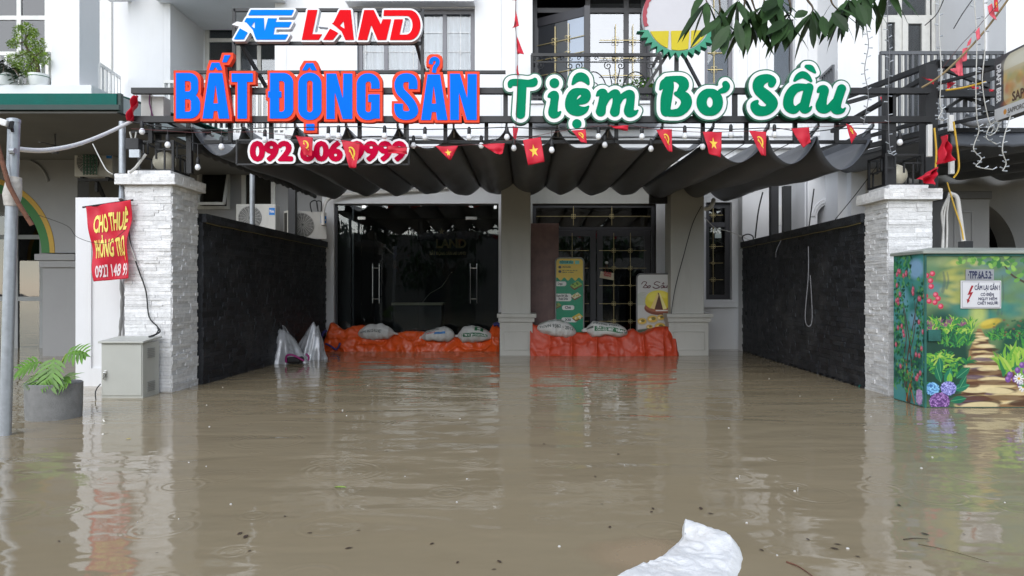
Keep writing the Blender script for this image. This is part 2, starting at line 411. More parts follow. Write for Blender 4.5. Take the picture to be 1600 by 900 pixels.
# ------------------------------------------------------------------ materials
M_white = mat('white_render', (.73, .735, .745), .75, var=.035, scale=1.2, bump=.12, bscale=70, stain=(.55, .55, .52), stain_amt=.22, stain_scale=(2.2, 2.2, .25))
M_shadew = mat('shade_toned_render', (.29, .29, .29), .8, var=.06, scale=1.2, bump=.12, bscale=60, stain=(.35, .35, .33), stain_amt=.35)  # white render with the shade under the canopies put into its colour
M_greyp = mat('grey_beige_paint', (.46, .455, .42), .75, var=.05, scale=1.5, bump=.15, bscale=60, stain=(.27, .25, .22), stain_amt=.3)
M_stonew = mat('white_split_stone', (.84, .835, .83), .85, var=.16, scale=14, bump=.9, bscale=55, attr='tone', stain=(.52, .48, .42), stain_amt=.35, stain_scale=(1.5, 1.5, 1.1))
M_stoned = mat('black_split_slate', (.022, .024, .028), .6, spec=.4, var=.35, scale=9, bump=1, bscale=40, attr='tone', stain=(.095, .096, .10), stain_amt=.7, stain_scale=(1, 1, 1))
M_darkfr = mat('anthracite_frame', (.040, .040, .046), .45, var=.08)
M_grayfr = mat('grey_window_frame', (.16, .16, .18), .45, var=.06)
M_pvc = mat('aged_white_pvc', (.62, .62, .59), .5, var=.10, scale=6, stain=(.40, .39, .36), stain_amt=.4)
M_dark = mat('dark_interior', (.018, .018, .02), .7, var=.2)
M_black = mat('black_painted_steel', (.012, .0125, .014), .5, var=.3, scale=6, stain=(.05, .04, .035), stain_amt=.25)
M_galv = mat('galvanised_steel', (.42, .45, .48), .45, metal=.55, var=.16, scale=16, stain=(.26, .27, .27), stain_amt=.5)
M_gold = mat('gold_bar', (.46, .38, .19), .4, metal=.5, var=.06)
M_goldb = mat('brushed_gold', (.85, .66, .34), .4, metal=.2, var=.06)
M_steel = mat('polished_steel', (.72, .72, .70), .22, metal=1, var=.05)
M_fab = mat('charcoal_canopy_fabric', (.085, .093, .110), .42, var=.16, scale=2.5, bump=.2, bscale=140, spec=.6)
M_wplast = mat('white_plastic', (.75, .75, .73), .45, var=.05, scale=4)
M_acw = mat('aircon_casing', (.60, .59, .55), .5, var=.06, stain=(.38, .36, .32), stain_amt=.4)
M_greenroof = mat('green_sheet_metal', (.006, .105, .085), .6, var=.10, scale=5, spec=.15, stain=(.05, .10, .09), stain_amt=.4)
M_soffit = mat('canopy_underside', (.16, .16, .155), .7, var=.14, scale=1.5)
M_conc = mat('grey_concrete', (.24, .24, .235), .8, var=.2, scale=12, bump=.5, bscale=90, stain=(.13, .13, .125), stain_amt=.5, stain_scale=(2, 2, 1.5))
M_cab = mat('grey_enamel_cabinet', (.47, .475, .43), .42, var=.04, stain=(.34, .33, .29), stain_amt=.3, bump=.05)
M_red = mat('red_fabric', (.56, .006, .028), .6, var=.12, scale=7)
M_pinkred = mat('faded_red_fabric', (.72, .10, .14), .6, var=.15, scale=9)
M_yel = mat('yellow_print', (.82, .56, .05), .55, var=.08)
M_yel2 = mat('pale_yellow_print', (.85, .70, .16), .6, var=.08)
M_bluef = mat('blue_acrylic_face', (.0, .155, .86), .45, var=.05, scale=2.2, spec=.04)
M_orangef = mat('orange_acrylic', (.78, .075, .035), .45, var=.05, spec=.04)
M_sblue = mat('sky_blue_acrylic', (.0, .20, .80), .45, var=.06, spec=.04)
M_sred = mat('red_acrylic', (.70, .004, .010), .45, var=.07, spec=.04)
M_silver = mat('pale_silver_acrylic', (.70, .71, .74), .35, var=.04)
M_gface = mat('green_acrylic_face', (.0, .21, .10), .45, var=.08, scale=3, spec=.04)
M_gdark = mat('dark_green_return', (.004, .10, .05), .4, var=.12)
M_crim = mat('crimson_acrylic', (.50, .0, .035), .45, var=.06, spec=.04)
M_wacr = mat('white_acrylic', (.76, .76, .78), .35, var=.03)
M_tarp = mat('orange_tarpaulin', (.74, .10, .016), .30, var=.16, scale=4.5, bump=.45, bscale=26, spec=.5)
M_bag = mat('white_woven_bag', (.62, .62, .60), .6, var=.10, scale=20, bump=.5, bscale=160)
M_wood = mat('brown_plywood', (.22, .13, .118), .5, var=.30, scale=3, stain=(.30, .20, .18), stain_amt=.6, stain_scale=(14, 14, .5))
M_paint = mat('painted_panel', (1, 1, 1), .45, var=.06, scale=18, attr='paint')
M_poster = mat('printed_panel', (1, 1, 1), .35, var=.02, attr='paint')
M_black2 = mat('black_print', (.012, .012, .014), .5)
M_navy = mat('navy_print', (.012, .018, .07), .5)
M_whitep = mat('white_print', (.80, .80, .80), .5)
M_bulb = mat('frosted_bulb', (.82, .83, .85), .25, var=.02)
M_wireb = mat('black_cable', (.012, .012, .013), .5)
M_wirew = mat('white_cable', (.55, .54, .50), .55, var=.15, scale=20)
M_wirey = mat('yellow_cable', (.62, .38, .03), .5)
M_globe = mat('cream_globe', (.62, .58, .46), .35, var=.08, stain=(.40, .36, .28), stain_amt=.4)
M_leafd = mat('dark_glossy_leaf', (.024, .056, .015), .5, var=.4, scale=7, attr='tone', spec=.3)
M_leafb = mat('bright_leaf', (.12, .26, .03), .42, var=.3, scale=12, attr='tone')
M_leafy = mat('yellow_green_leaf', (.28, .41, .06), .6, var=.3, scale=9, attr='tone')
M_bark = mat('bark', (.10, .075, .05), .85, var=.4, scale=14, bump=1, bscale=40)
M_soil = mat('wet_soil', (.035, .026, .018), .8, var=.4, scale=20, bump=1)
M_pot = mat('white_ceramic', (.74, .75, .74), .25, var=.03)
M_rust = mat('rusty_pipe', (.17, .075, .045), .8, var=.4, scale=20, bump=.6)
G_clear = glass_mat('clear_glass', (.80, .84, .84), ior=1.45)
G_dark = glass_mat('tinted_glass', (.42, .44, .46), ior=2.0)
G_win = glass_mat('window_glass', (.80, .83, .85))
G_coat = glass_mat('coated_glass', (.35, .37, .39), coat=.12)

# ------------------------------------------------------------------ ground and flood water
g = MB(); g.sheet(lambda u, v: (-200 + 400 * u, -200 + 400 * v, -.55), 8, 8)
props(part('ground', g, mat('submerged_paving', (.12, .11, .10), .9)), kind='structure')

def water_mat():
    m = bpy.data.materials.new('muddy_flood_water'); m.use_nodes = True; nt = m.node_tree; N = nt.nodes; L = nt.links; b = N['Principled BSDF']
    b.inputs['Roughness'].default_value = .045; b.inputs['IOR'].default_value = 1.333
    tc = N.new('ShaderNodeTexCoord')
    def noise(sc, mp, detail=3, rough=.5, dist=0):
        mm = N.new('ShaderNodeMapping'); mm.inputs['Scale'].default_value = mp; L.new(tc.outputs['Object'], mm.inputs[0])
        n = N.new('ShaderNodeTexNoise'); n.inputs['Scale'].default_value = sc; n.inputs['Detail'].default_value = detail; n.inputs['Roughness'].default_value = rough
        n.inputs['Distortion'].default_value = dist; L.new(mm.outputs[0], n.inputs['Vector']); return n.outputs['Fac']
    def math_(op, a, b2=None, clamp=False):
        q = N.new('ShaderNodeMath'); q.operation = op; q.use_clamp = clamp
        for i, z in enumerate((a, b2)):
            if z is None: continue
            if isinstance(z, (int, float)): q.inputs[i].default_value = z
            else: L.new(z, q.inputs[i])
        return q.outputs[0]
    # silt clouds
    mx = N.new('ShaderNodeMix'); mx.data_type = 'RGBA'; mx.inputs['A'].default_value = (.285, .226, .138, 1); mx.inputs['B'].default_value = (.34, .282, .185, 1)
    L.new(noise(.5, (1, 1.6, 1), 5, .6), mx.inputs['Factor']); L.new(mx.outputs['Result'], b.inputs['Base Color'])
    # long low swell, crests across the drive
    h = math_('MULTIPLY', noise(.9, (.6, 1.7, 1), 2, .45, .5), 1.0)
    h = math_('ADD', h, math_('MULTIPLY', noise(3.2, (.9, 1.3, 1), 2, .5), .20))
    patch = noise(.45, (1, .8, 1), 2)
    pm = N.new('ShaderNodeMapRange'); pm.inputs['From Min'].default_value = .47; pm.inputs['From Max'].default_value = .66; L.new(patch, pm.inputs['Value'])
    h = math_('ADD', h, math_('MULTIPLY', math_('MULTIPLY', noise(10, (.8, 1.6, 1), 2, .55), pm.outputs[0]), .05))
    # raindrop rings: distance from scattered points, damped, only some cells are hit
    for sc, k, amp, seed in ((1.05, 92, .028, 0.0), (1.7, 70, .020, 7.3)):
        mp = N.new('ShaderNodeMapping'); mp.inputs['Location'].default_value = (seed, seed * .7, 0); L.new(tc.outputs['Object'], mp.inputs[0])
        vo = N.new('ShaderNodeTexVoronoi'); vo.voronoi_dimensions = '2D'; vo.inputs['Scale'].default_value = sc; L.new(mp.outputs[0], vo.inputs['Vector'])
        d = vo.outputs['Distance']; sp = N.new('ShaderNodeSeparateColor'); L.new(vo.outputs['Color'], sp.inputs[0])
        hit = math_('GREATER_THAN', sp.outputs[0], .45)
        rad = math_('ADD', math_('MULTIPLY', sp.outputs[1], .28), .06)            # radius of the outermost ring
        env = math_('SUBTRACT', 1, math_('MULTIPLY', math_('ABSOLUTE', math_('SUBTRACT', d, rad)), 9), True)
        rg = math_('MULTIPLY', math_('MULTIPLY', math_('SINE', math_('MULTIPLY', d, k)), env), hit)
        h = math_('ADD', h, math_('MULTIPLY', rg, amp))
    bp = N.new('ShaderNodeBump'); bp.inputs['Strength'].default_value = 1.0; bp.inputs['Distance'].default_value = WATER_BUMP; L.new(h, bp.inputs['Height'])
    L.new(bp.outputs[0], b.inputs['Normal'])
    return m
WATER_BUMP = .024
w = MB(); w.sheet(lambda u, v: (-90 + 180 * u, -80 + 160 * v, 0), 4, 4)
props(part('flood_water', w, water_mat()), kind='structure')

# ------------------------------------------------------------------ building helpers
def wall_grid(mb, x0, x1, z0, z1, y, thick, holes):
    """a wall sheet with openings and their reveals"""
    xs = sorted({x0, x1, *[min(max(h[i], x0), x1) for h in holes for i in (0, 1)]}); zs = sorted({z0, z1, *[min(max(h[i], z0), z1) for h in holes for i in (2, 3)]})
    for a, b in zip(xs, xs[1:]):
        for c, d in zip(zs, zs[1:]):
            mx, mz = (a + b) / 2, (c + d) / 2
            if any(h[0] < mx < h[1] and h[2] < mz < h[3] for h in holes): continue
            mb.add([(a, y, c), (b, y, c), (b, y, d), (a, y, d)], [(0, 1, 2, 3)])
            mb.add([(a, y + thick, c), (b, y + thick, c), (b, y + thick, d), (a, y + thick, d)], [(3, 2, 1, 0)])
    for a, b, c, d in holes:
        t = y + thick
        mb.add([(a, y, c), (a, t, c), (a, t, d), (a, y, d)], [(0, 1, 2, 3)]); mb.add([(b, y, c), (b, t, c), (b, t, d), (b, y, d)], [(3, 2, 1, 0)])
        mb.add([(a, y, d), (a, t, d), (b, t, d), (b, y, d)], [(0, 1, 2, 3)]); mb.add([(a, y, c), (a, t, c), (b, t, c), (b, y, c)], [(3, 2, 1, 0)])
    for a in (x0, x1): mb.add([(a, y, z0), (a, y + thick, z0), (a, y + thick, z1), (a, y, z1)], [(0, 1, 2, 3)])
def frame_bars(mb, x0, x1, z0, z1, y, d, w, vs=(), hs=()):
    mb.box(x0, x0 + w, y, y + d, z0, z1); mb.box(x1 - w, x1, y, y + d, z0, z1)
    mb.box(x0 + w, x1 - w, y, y + d, z1 - w, z1); mb.box(x0 + w, x1 - w, y, y + d, z0, z0 + w)
    for v in vs: mb.box(v - w / 2, v + w / 2, y + .002, y + d - .002, z0 + w, z1 - w)
    for h in hs: mb.box(x0 + w, x1 - w, y + .004, y + d - .004, h - w / 2, h + w / 2)
def flower(mb, x, y, z, r, wire=.0045):
    """wrought rosette of the gold glazing bars"""
    for k in range(4):
        a = PI / 4 + k * PI / 2; cx, cz = x + r * .62 * math.cos(a), z + r * .62 * math.sin(a)
        mb.tube([(cx + r * .36 * math.cos(t * PI / 4), y, cz + r * .36 * math.sin(t * PI / 4)) for t in range(9)], wire, 4, False)
def gold_grille(mb, x0, x1, z0, z1, y, vs, hs, blooms=(), diamonds=(), w=.009, r=.055):
    for v in vs: mb.beam((v, y, z0), (v, y, z1), w)
    for h in hs: mb.beam((x0, y - .001, h), (x1, y - .001, h), w)
    for x, z in blooms: flower(mb, x, y - .006, z, r)
    for x, z in diamonds:
        q = r * .72; mb.tube([(x - q, y - .006, z), (x, y - .006, z + q), (x + q, y - .006, z), (x, y - .006, z - q), (x - q, y - .006, z)], w * .6, 4, False)
def window(parent, x0, x1, z0, z1, y, fm, w=.06, vs=(), hs=(), glass=None, name='window', d=.07):
    mb = MB(); frame_bars(mb, x0, x1, z0, z1, y, d, w, vs, hs); o = part(name, mb, fm, parent, bevel=.004)
    pn = MB(); pn.box(x0 + w * .5, x1 - w * .5, y + d * .5, y + d * .5 + .006, z0 + w * .5, z1 - w * .5); part('pane', pn, glass or G_win, o)
    return o
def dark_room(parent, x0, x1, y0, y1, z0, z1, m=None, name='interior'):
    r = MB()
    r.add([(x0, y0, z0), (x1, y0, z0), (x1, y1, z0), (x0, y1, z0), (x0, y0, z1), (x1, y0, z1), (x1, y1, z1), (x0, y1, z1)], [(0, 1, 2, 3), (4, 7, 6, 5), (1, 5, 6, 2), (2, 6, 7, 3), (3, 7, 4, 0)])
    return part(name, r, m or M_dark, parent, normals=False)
def railing(parent, a, b, z0, z1, m, n, w=.035, rail=.05, name='balcony_railing'):
    mb = MB(); a = Vector(a); b = Vector(b)
    mb.beam((a.x, a.y, z1), (b.x, b.y, z1), rail); mb.beam((a.x, a.y, z0 + .08), (b.x, b.y, z0 + .08), rail * .8)
    for i in range(n + 1):
        p = a.lerp(b, i / n); mb.beam((p.x, p.y, z0), (p.x, p.y, z1 - rail * .5), w)
    return part(name, mb, m, parent)

LY, UY = 17.0, 15.4                     # ground-floor shop line and upper facade line
# ------------------------------------------------------------------ office house (glass shopfront)
HA = thing('terraced_house', 'white terraced house with a frameless glass shopfront and grey upstairs window', 'house', (-2.4, LY, 0))
ax0, ax1 = X(508, LY), X(806, LY) - .002
sx0, sx1, sz1 = X(526, LY), X(779.5, LY), Z(320, LY)
mb = MB(); wall_grid(mb, ax0, ax1, -.55, 4.25, LY - .25, .3, [(sx0, sx1, -.5, sz1)])
ux0, ux1, uz0, uz1 = X(558, UY), X(742, UY), Z(114, UY), Z(13, UY)
bx = X(806, UY)
wall_grid(mb, X(448, UY), bx - .002, 4.05, 10.5, UY, .3, [(ux0, ux1, uz0, uz1)])
mb.box(X(448, UY), bx - .002, UY + .3, LY + .3, 3.95, 4.05)                       # soffit of the overhang
for px0, px1, pr in ((742, 783, .035), (783.5, 805.7, .07)): mb.box(X(px0, UY), X(px1, UY), UY - pr, UY - .0015, 4.1, 10.4)
mb.box(X(545, UY), X(742.3, UY), UY - .32, UY - .001, Z(11, UY), Z(-14, UY))        # hood above the window
mb.box(X(448, UY), bx - .003, UY - .12, UY - .002, Z(214, UY), Z(205, UY)); mb.box(X(448, UY), bx - .003, UY - .18, UY - .0025, Z(233, UY), Z(222, UY))
part('wall', mb, M_white, HA, normals=False)
wo = window(HA, ux0 + .01, ux1 - .01, uz0 + .01, uz1 - .01, UY + .08, M_grayfr, .085, vs=(X(602, UY), X(694, UY), X(655, UY)), hs=(), glass=G_win)
mb = MB(); gy = UY + .1
gold_grille(mb, ux0 + .08, ux1 - .08, uz0 + .08, uz1 - .08, gy, [X(p, UY) for p in (570, 645, 719)], [Z(79, UY), Z(49, UY)], [], [(X(p, UY), Z(79, UY)) for p in (570, 645, 719)], r=.07)
part('glazing_bars', mb, M_whitep, wo)
cm = mat('pale_net_curtain', (.80, .82, .85), .9, var=.1, scale=3)
mb = MB(); mb.sheet(lambda u, v: (ux0 + (ux1 - ux0) * u, UY + .24 + .035 * math.sin(u * 95) + .02 * math.sin(u * 41), uz0 + (uz1 - uz0) * v), 160, 2); part('curtain', mb, cm, wo, smooth=180)
dark_room(HA, ux0 - .3, ux1 + .3, UY + .31, UY + 2.2, uz0 - .3, uz1 + .3, mat('lit_room', (.35, .35, .36), .8))
# glass shopfront
gl = MB(); fy = LY - .1
dx0, dx1 = X(565, fy), X(742, fy); dz1 = Z(343, fy)
gl.box(sx0 + .01, dx0 - .012, fy, fy + .012, -.3, sz1 - .01); gl.box(dx1 + .012, sx1 - .01, fy, fy + .012, -.3, sz1 - .01); gl.box(dx0, dx1, fy, fy + .012, dz1 + .015, sz1 - .012)
sf = part('glass_front', gl, G_clear, HA)
mb = MB(); mb.box(sx0, sx0 + .05, fy - .03, fy + .04, -.3, sz1 - .002); mb.box(sx0 + .05, sx1 - .003, fy - .02, fy + .03, sz1 - .03, sz1 - .002); mb.box(X(550, fy), X(553, fy), fy + .013, fy + .03, -.3, sz1 - .03)
part('edge_channel', mb, M_darkfr, sf)
dmid = (dx0 + dx1) / 2
def patch(mb, x, z, w=.16, h=.06): mb.box(x - w / 2, x + w / 2, fy - .02, fy + .03, z - h / 2, z + h / 2)
for a, b, hx in ((dx0, dmid - .004, X(588, fy)), (dmid + .004, dx1, X(745, fy) - .07)):
    q = MB(); q.box(a, b, fy + .001, fy + .011, -.3, dz1); d = part('glass_door', q, G_clear, HA)
    h = MB()
    for s in (-.075, .075): h.tube([(hx + s, fy - .06, Z(474, fy)), (hx + s, fy - .06, Z(412, fy))], .014, 8)
    for zz in (Z(419, fy), Z(467, fy)): h.tube([(hx - .075, fy - .06, zz), (hx + .075, fy - .06, zz)], .009, 6); h.tube([(hx, fy - .06, zz), (hx, fy + .01, zz)], .008, 6)
    part('door_handle', h, M_steel, d, smooth=40)
mb = MB(); patch(mb, dx0, dz1 + .03, .18, .07); patch(mb, dx1 - .08, dz1 + .03, .26, .07); patch(mb, dx0 + .06, sz1 - .05, .1, .07); patch(mb, sx1 - .08, sz1 - .06, .07, .1)
part('patch_fitting', mb, M_steel, sf, bevel=.004)
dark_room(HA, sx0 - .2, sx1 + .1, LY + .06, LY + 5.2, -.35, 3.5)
mb = MB(); mb.box(X(530, LY + .5), X(549, LY + .5), LY + .45, LY + .75, -.3, 3.2); part('inner_panel', mb, mat('grey_brown_panel', (.05, .047, .047), .5), HA)
DKY = LY + 3.2
desk = thing('reception_desk', 'dark reception desk with a pale top edge inside the glass shopfront', 'desk', (X(655, DKY), DKY, -.35))
mb = MB(); mb.box(X(614, DKY), X(690, DKY), DKY, DKY + .6, -.35, Z(477, DKY)); part('desk_body', mb, mat('dark_laminate', (.022, .022, .025), .4), desk, bevel=.01)
mb = MB(); mb.box(X(612, DKY), X(692, DKY), DKY - .04, DKY + .64, Z(477, DKY) + .002, Z(473, DKY)); part('desk_top', mb, mat('pale_gold_edge', (.45, .40, .27), .4), desk, bevel=.004)
mb = MB(); mb.tube([P(660, 472, DKY + .3), P(672, 458, DKY + .3), P(690, 448, DKY + .3), P(705, 426, DKY + .3)], .012, 6); mb.sphere(P(706, 425, DKY + .3), .03)
props(part('desk_lamp', mb, M_steel, None, smooth=40), 'thin angled desk lamp standing on the reception desk', 'lamp')
BW = LY + 5.19
SGW = thing('wall_lettering', 'gold lettering on the dark back wall of the office', 'sign', (X(700, BW), BW, 1.5))
word('lettering', 'LAND', M_goldb, SGW, P(681, 387, BW - .03), (1, 0, 0), (0, 0, 1), Z(374, BW) - Z(387, BW), .05, width=X(728, BW) - X(681, BW), thick=.03)
word('tagline', 'BẤT ĐỘNG SẢN AE LAND', M_goldb, SGW, P(671, 398, BW - .02), (1, 0, 0), (0, 0, 1), Z(393.5, BW) - Z(398, BW), .03, width=X(728, BW) - X(671, BW), thick=.012)
mb = MB(); mb.prism([(X(690, BW) + .1 * (1 if k % 2 == 0 else .4) * math.sin(k * PI / 5), Z(362, BW) + .1 * (1 if k % 2 == 0 else .4) * math.cos(k * PI / 5)) for k in range(10)], BW - .03, BW - .005)
part('star_emblem', mb, M_goldb, SGW)

# ------------------------------------------------------------------ dessert-shop house
HB = thing('terraced_house', 'white terraced house with gold-barred dark doors and a wrought iron balcony', 'house', (2.3, LY, 0))
b0, b1 = X(806, LY), X(1166, LY)
ox0, ox1, oz1 = X(832, LY), X(1022, LY), Z(320, LY)
wx0, wx1, wz0, wz1 = X(1099, LY), X(1139, LY), Z(468, LY), Z(318, LY)
mb = MB(); wall_grid(mb, X(1022, LY) + .001, b1, -.55, 4.25, LY - .25, .3, [(wx0, wx1, wz0, wz1)])
cx0, cx1, cz0 = X(832, UY), X(1020, UY), 5.02
vx0, vx1, vz0, vz1 = X(1101, UY), X(1145, UY), Z(134, UY), Z(-20, UY)
tx0, tx1, tz0, tz1 = X(1209, UY), X(1240, UY), Z(133, UY), Z(30, UY)
wall_grid(mb, bx + .002, X(1374, UY), 4.05, 10.5, UY, .3, [(cx0, cx1, cz0, 7.9), (vx0, vx1, vz0, vz1), (tx0, tx1, tz0, tz1), (tx0, tx1, Z(18, UY), 8.2)])
mb.box(bx + .002, X(1374, UY), UY + .3, LY + .3, 3.95, 4.05)
mb.box(bx + .003, X(1300, UY), UY - .12, UY - .002, Z(214, UY), Z(205, UY)); mb.box(bx + .003, X(1300, UY), UY - .18, UY - .0025, Z(233, UY), Z(222, UY))
for p0, p1, pr in ((1146, 1150, .03), (1168, 1172, .03), (1186, 1190, .03), (1198, 1208, .05), (1241, 1250, .05), (1262, 1266, .03), (1282, 1286, .03)): mb.box(X(p0, UY), X(p1, UY), UY - pr, UY - .0015, 4.1, 10.3)
yb = UY - 1.0; mb.box(X(1309, yb), X(1372, yb), yb, UY - .002, 2.6, 10.6)                # protruding bay pier
part('wall', mb, M_white, HB, normals=False)
mb = MB(); wall_grid(mb, b0, X(1022, LY), -.55, 4.25, LY - .25, .3, [(ox0, ox1, -.5, oz1)]); part('shop_wall', mb, M_greyp, HB, normals=False)
mb = MB(); yb2 = UY - .75; mb.box(X(828, yb2), X(1034, yb2), yb2, UY - .003, Z(187, yb2), Z(163, yb2)); mb.box(X(824, yb2), X(1038, yb2), yb2 - .05, UY - .004, Z(163, yb2) + .002, Z(158, yb2)); part('balcony_slab', mb, M_white, HB, bevel=.01)
# porch columns
PY = 15.2
for p0, p1, b_0, b_1 in ((783, 829, 777, 838), (1048, 1100, 1040, 1112)):
    c = MB(); c.box(X(p0, PY), X(p1, PY), PY, PY + .62, Z(490, PY) - .02, 4.0); o = part('porch_column', c, M_greyp, HB, bevel=.008)
    q = MB(); q.box(X(b_0 + 4, PY), X(b_1 - 6, PY), PY - .06, PY + .68, -.55, Z(503, PY)); q.box(X(b_0, PY), X(b_1, PY), PY - .14, PY + .74, Z(496, PY), Z(490, PY)); q.box(X(b_0 + 2, PY), X(b_1 - 3, PY), PY - .10, PY + .70, Z(503, PY), Z(496, PY) - .002)
    fr = MB(); frame_bars(q, X(b_0 + 10, PY), X(b_1 - 12, PY), Z(547, PY), Z(518, PY), PY - .072, .013, .012)
    part('plinth', q, M_greyp, o, bevel=.006)
# double doors with gold glazing bars
dy = LY - .12
mb = MB(); frame_bars(mb, ox0 + .003, ox1 - .003, -.3, oz1 - .003, dy, .09, .075, hs=(Z(356, dy) - .02,)); D = part('shop_door', mb, M_darkfr, HB, bevel=.005)
for p0, p1 in ((874, 931), (933, 1016)):
    q = MB(); frame_bars(q, X(p0 - 26 if p0 == 874 else p0, dy), X(p1, dy), -.28, Z(358, dy) - .03, dy + .004, .06, .13); part('door_leaf', q, M_darkfr, D, bevel=.005)
pn = MB(); pn.box(ox0 + .05, ox1 - .05, dy + .05, dy + .056, -.25, oz1 - .05); part('pane', pn, G_dark, D)
q = MB(); ggy = dy - .008
gold_grille(q, X(838, ggy), X(1016, ggy), Z(352, ggy), Z(322, ggy), ggy, [X(896, ggy), X(956, ggy)], [Z(338, ggy)], [(X(896, ggy), Z(338, ggy)), (X(956, ggy), Z(338, ggy))], w=.009, r=.06)
hz = [Z(p, ggy) for p in (391.5, 419, 446, 474.5, 502)]
gold_grille(q, X(936, ggy), X(1010, ggy), Z(515, ggy), Z(364, ggy), ggy, [X(959, ggy), X(985, ggy)], hz, [(X(a, ggy), hz[k]) for a in (959, 985) for k in (0, 1, 3, 4)], [(X(a, ggy), hz[2]) for a in (959, 985)], w=.009, r=.055)
gold_grille(q, X(872, ggy), X(920, ggy), Z(515, ggy), Z(364, ggy), ggy, [X(894, ggy)], hz, [], w=.009)
part('glazing_bars', q, M_gold, D)
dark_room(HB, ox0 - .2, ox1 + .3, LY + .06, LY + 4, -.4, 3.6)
# side window
wy = LY - .1
o = window(HB, wx0 + .002, wx1 - .002, wz0 + .002, wz1 - .002, wy, M_darkfr, .11, hs=(Z(351, wy),), glass=G_dark)
q = MB(); gx = X(1114.5, wy); gold_grille(q, wx0 + .1, X(1130, wy), wz0 + .1, wz1 - .1, wy + .01, [gx], [Z(p, wy) for p in (336, 385, 411, 437)], [(gx, Z(p, wy)) for p in (336, 385, 437)], [(gx, Z(411, wy))], w=.009, r=.06); part('glazing_bars', q, M_gold, o)
q = MB(); q.box(wx0 - .12, wx1 + .15, LY - .36, LY - .252, Z(480, LY), Z(470, LY)); part('sill', q, M_white, o, bevel=.006)
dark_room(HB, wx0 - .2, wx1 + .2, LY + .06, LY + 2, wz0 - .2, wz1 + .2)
# balcony doors upstairs
by = UY + .9
q = MB(); q.add([(cx0, UY + .3, cz0), (cx1, UY + .3, cz0), (cx1, by, cz0), (cx0, by, cz0), (cx0, UY + .3, 7.9), (cx1, UY + .3, 7.9), (cx1, by, 7.9), (cx0, by, 7.9)], [(0, 1, 2, 3), (1, 5, 6, 2), (3, 7, 4, 0), (4, 7, 6, 5)]); part('balcony_recess', q, M_grayfr, HB, normals=False)
q = MB(); frame_bars(q, cx0, cx1, cz0, 7.9, by - .08, .09, .11, vs=(X(918, by), X(978, by)), hs=(Z(18, by),)); D2 = part('balcony_door', q, M_darkfr, HB, bevel=.005)
pn = MB(); pn.box(X(921, by), cx1, by - .03, by - .024, cz0, 7.85); part('pane', pn, G_coat, D2)
q = MB(); ggy = by - .1; gold_grille(q, X(937, ggy), X(1005, ggy), cz0 + .1, Z(38, ggy), ggy, [X(962, ggy), X(989, ggy)], [Z(118, ggy), Z(91, ggy), Z(63, ggy)], [(X(a, ggy), Z(p, ggy)) for a in (962, 989) for p in (91, 63)], [(X(a, ggy), Z(118, ggy)) for a in (962, 989)], w=.014, r=.09); part('glazing_bars', q, M_gold, D2)
dark_room(HB, cx0 - .4, cx1 + .4, by + .02, by + 3, cz0 - .1, 8.2)
# folded-out leaf, hinged on the left and standing ajar
lf = MB(); A0 = P(838, 60, by - .1); A1 = P(917, 60, UY + .08)
for z0_, z1_ in ((cz0 + .02, cz0 + .16), (Z(22, UY), Z(8, UY))): lf.beam((A0.x, A0.y, (z0_ + z1_) / 2), (A1.x, A1.y, (z0_ + z1_) / 2), .05, z1_ - z0_)
lf.beam((A0.x, A0.y, cz0), (A0.x, A0.y, Z(8, UY)), .09); lf.beam((A1.x, A1.y, cz0), (A1.x, A1.y, Z(8, UY)), .12)
D3 = part('open_door_leaf', lf, M_darkfr, HB)
pn = MB(); pn.beam(((A0.x), A0.y, (cz0 + Z(8, UY)) / 2), (A1.x, A1.y, (cz0 + Z(8, UY)) / 2), .008, Z(8, UY) - cz0 - .1); part('pane', pn, glass_mat('pale_reflecting_glass', (.3, .32, .34), coat=.42), D3)
q = MB(); dlt = Vector((0, -.03, 0))
for t in (.38, .64): a = A0.lerp(A1, t) + dlt; q.beam((a.x, a.y, cz0 + .1), (a.x, a.y, Z(28, UY)), .012)
for p in (53, 78, 103): q.beam((A0.x, A0.y - .035, Z(p, UY)), (A1.x, A1.y - .035, Z(p, UY)), .012)
for t in (.38, .64):
    for p in (53, 78): a = A0.lerp(A1, t) + Vector((0, -.04, 0)); flower(q, a.x, a.y, Z(p, UY), .09)
part('glazing_bars', q, M_gold, D3)
# wrought iron balcony railing with scrolls
ry = yb2 + .03; q = MB(); rz0, rz1 = Z(157, ry), Z(86, ry); rx0, rx1 = X(830, ry), X(1033, ry)
q.beam((rx0, ry, rz1), (rx1, ry, rz1), .06); q.beam((rx0, ry, Z(97, ry)), (rx1, ry, Z(97, ry)), .022); q.beam((rx0, ry, rz0 + .06), (rx1, ry, rz0 + .06), .03)
for p in (831, 1032): q.beam((X(p, ry), ry, rz0), (X(p, ry), ry, rz1), .05)
for p in (835, 1030): q.beam((X(p, ry), ry, rz1), (X(p, ry), UY, rz1), .05); q.beam((X(p, ry), ry, rz0 + .06), (X(p, ry), UY, rz0 + .06), .03)
def scroll(mb, x, z, r, turns, a0, sgn, w=.011):
    mb.tube([(x + r * (1 - t / 26 * .85) * math.cos(a0 + sgn * turns * 2 * PI * t / 26), ry, z + r * (1 - t / 26 * .85) * math.sin(a0 + sgn * turns * 2 * PI * t / 26)) for t in range(27)], w, 5, False)
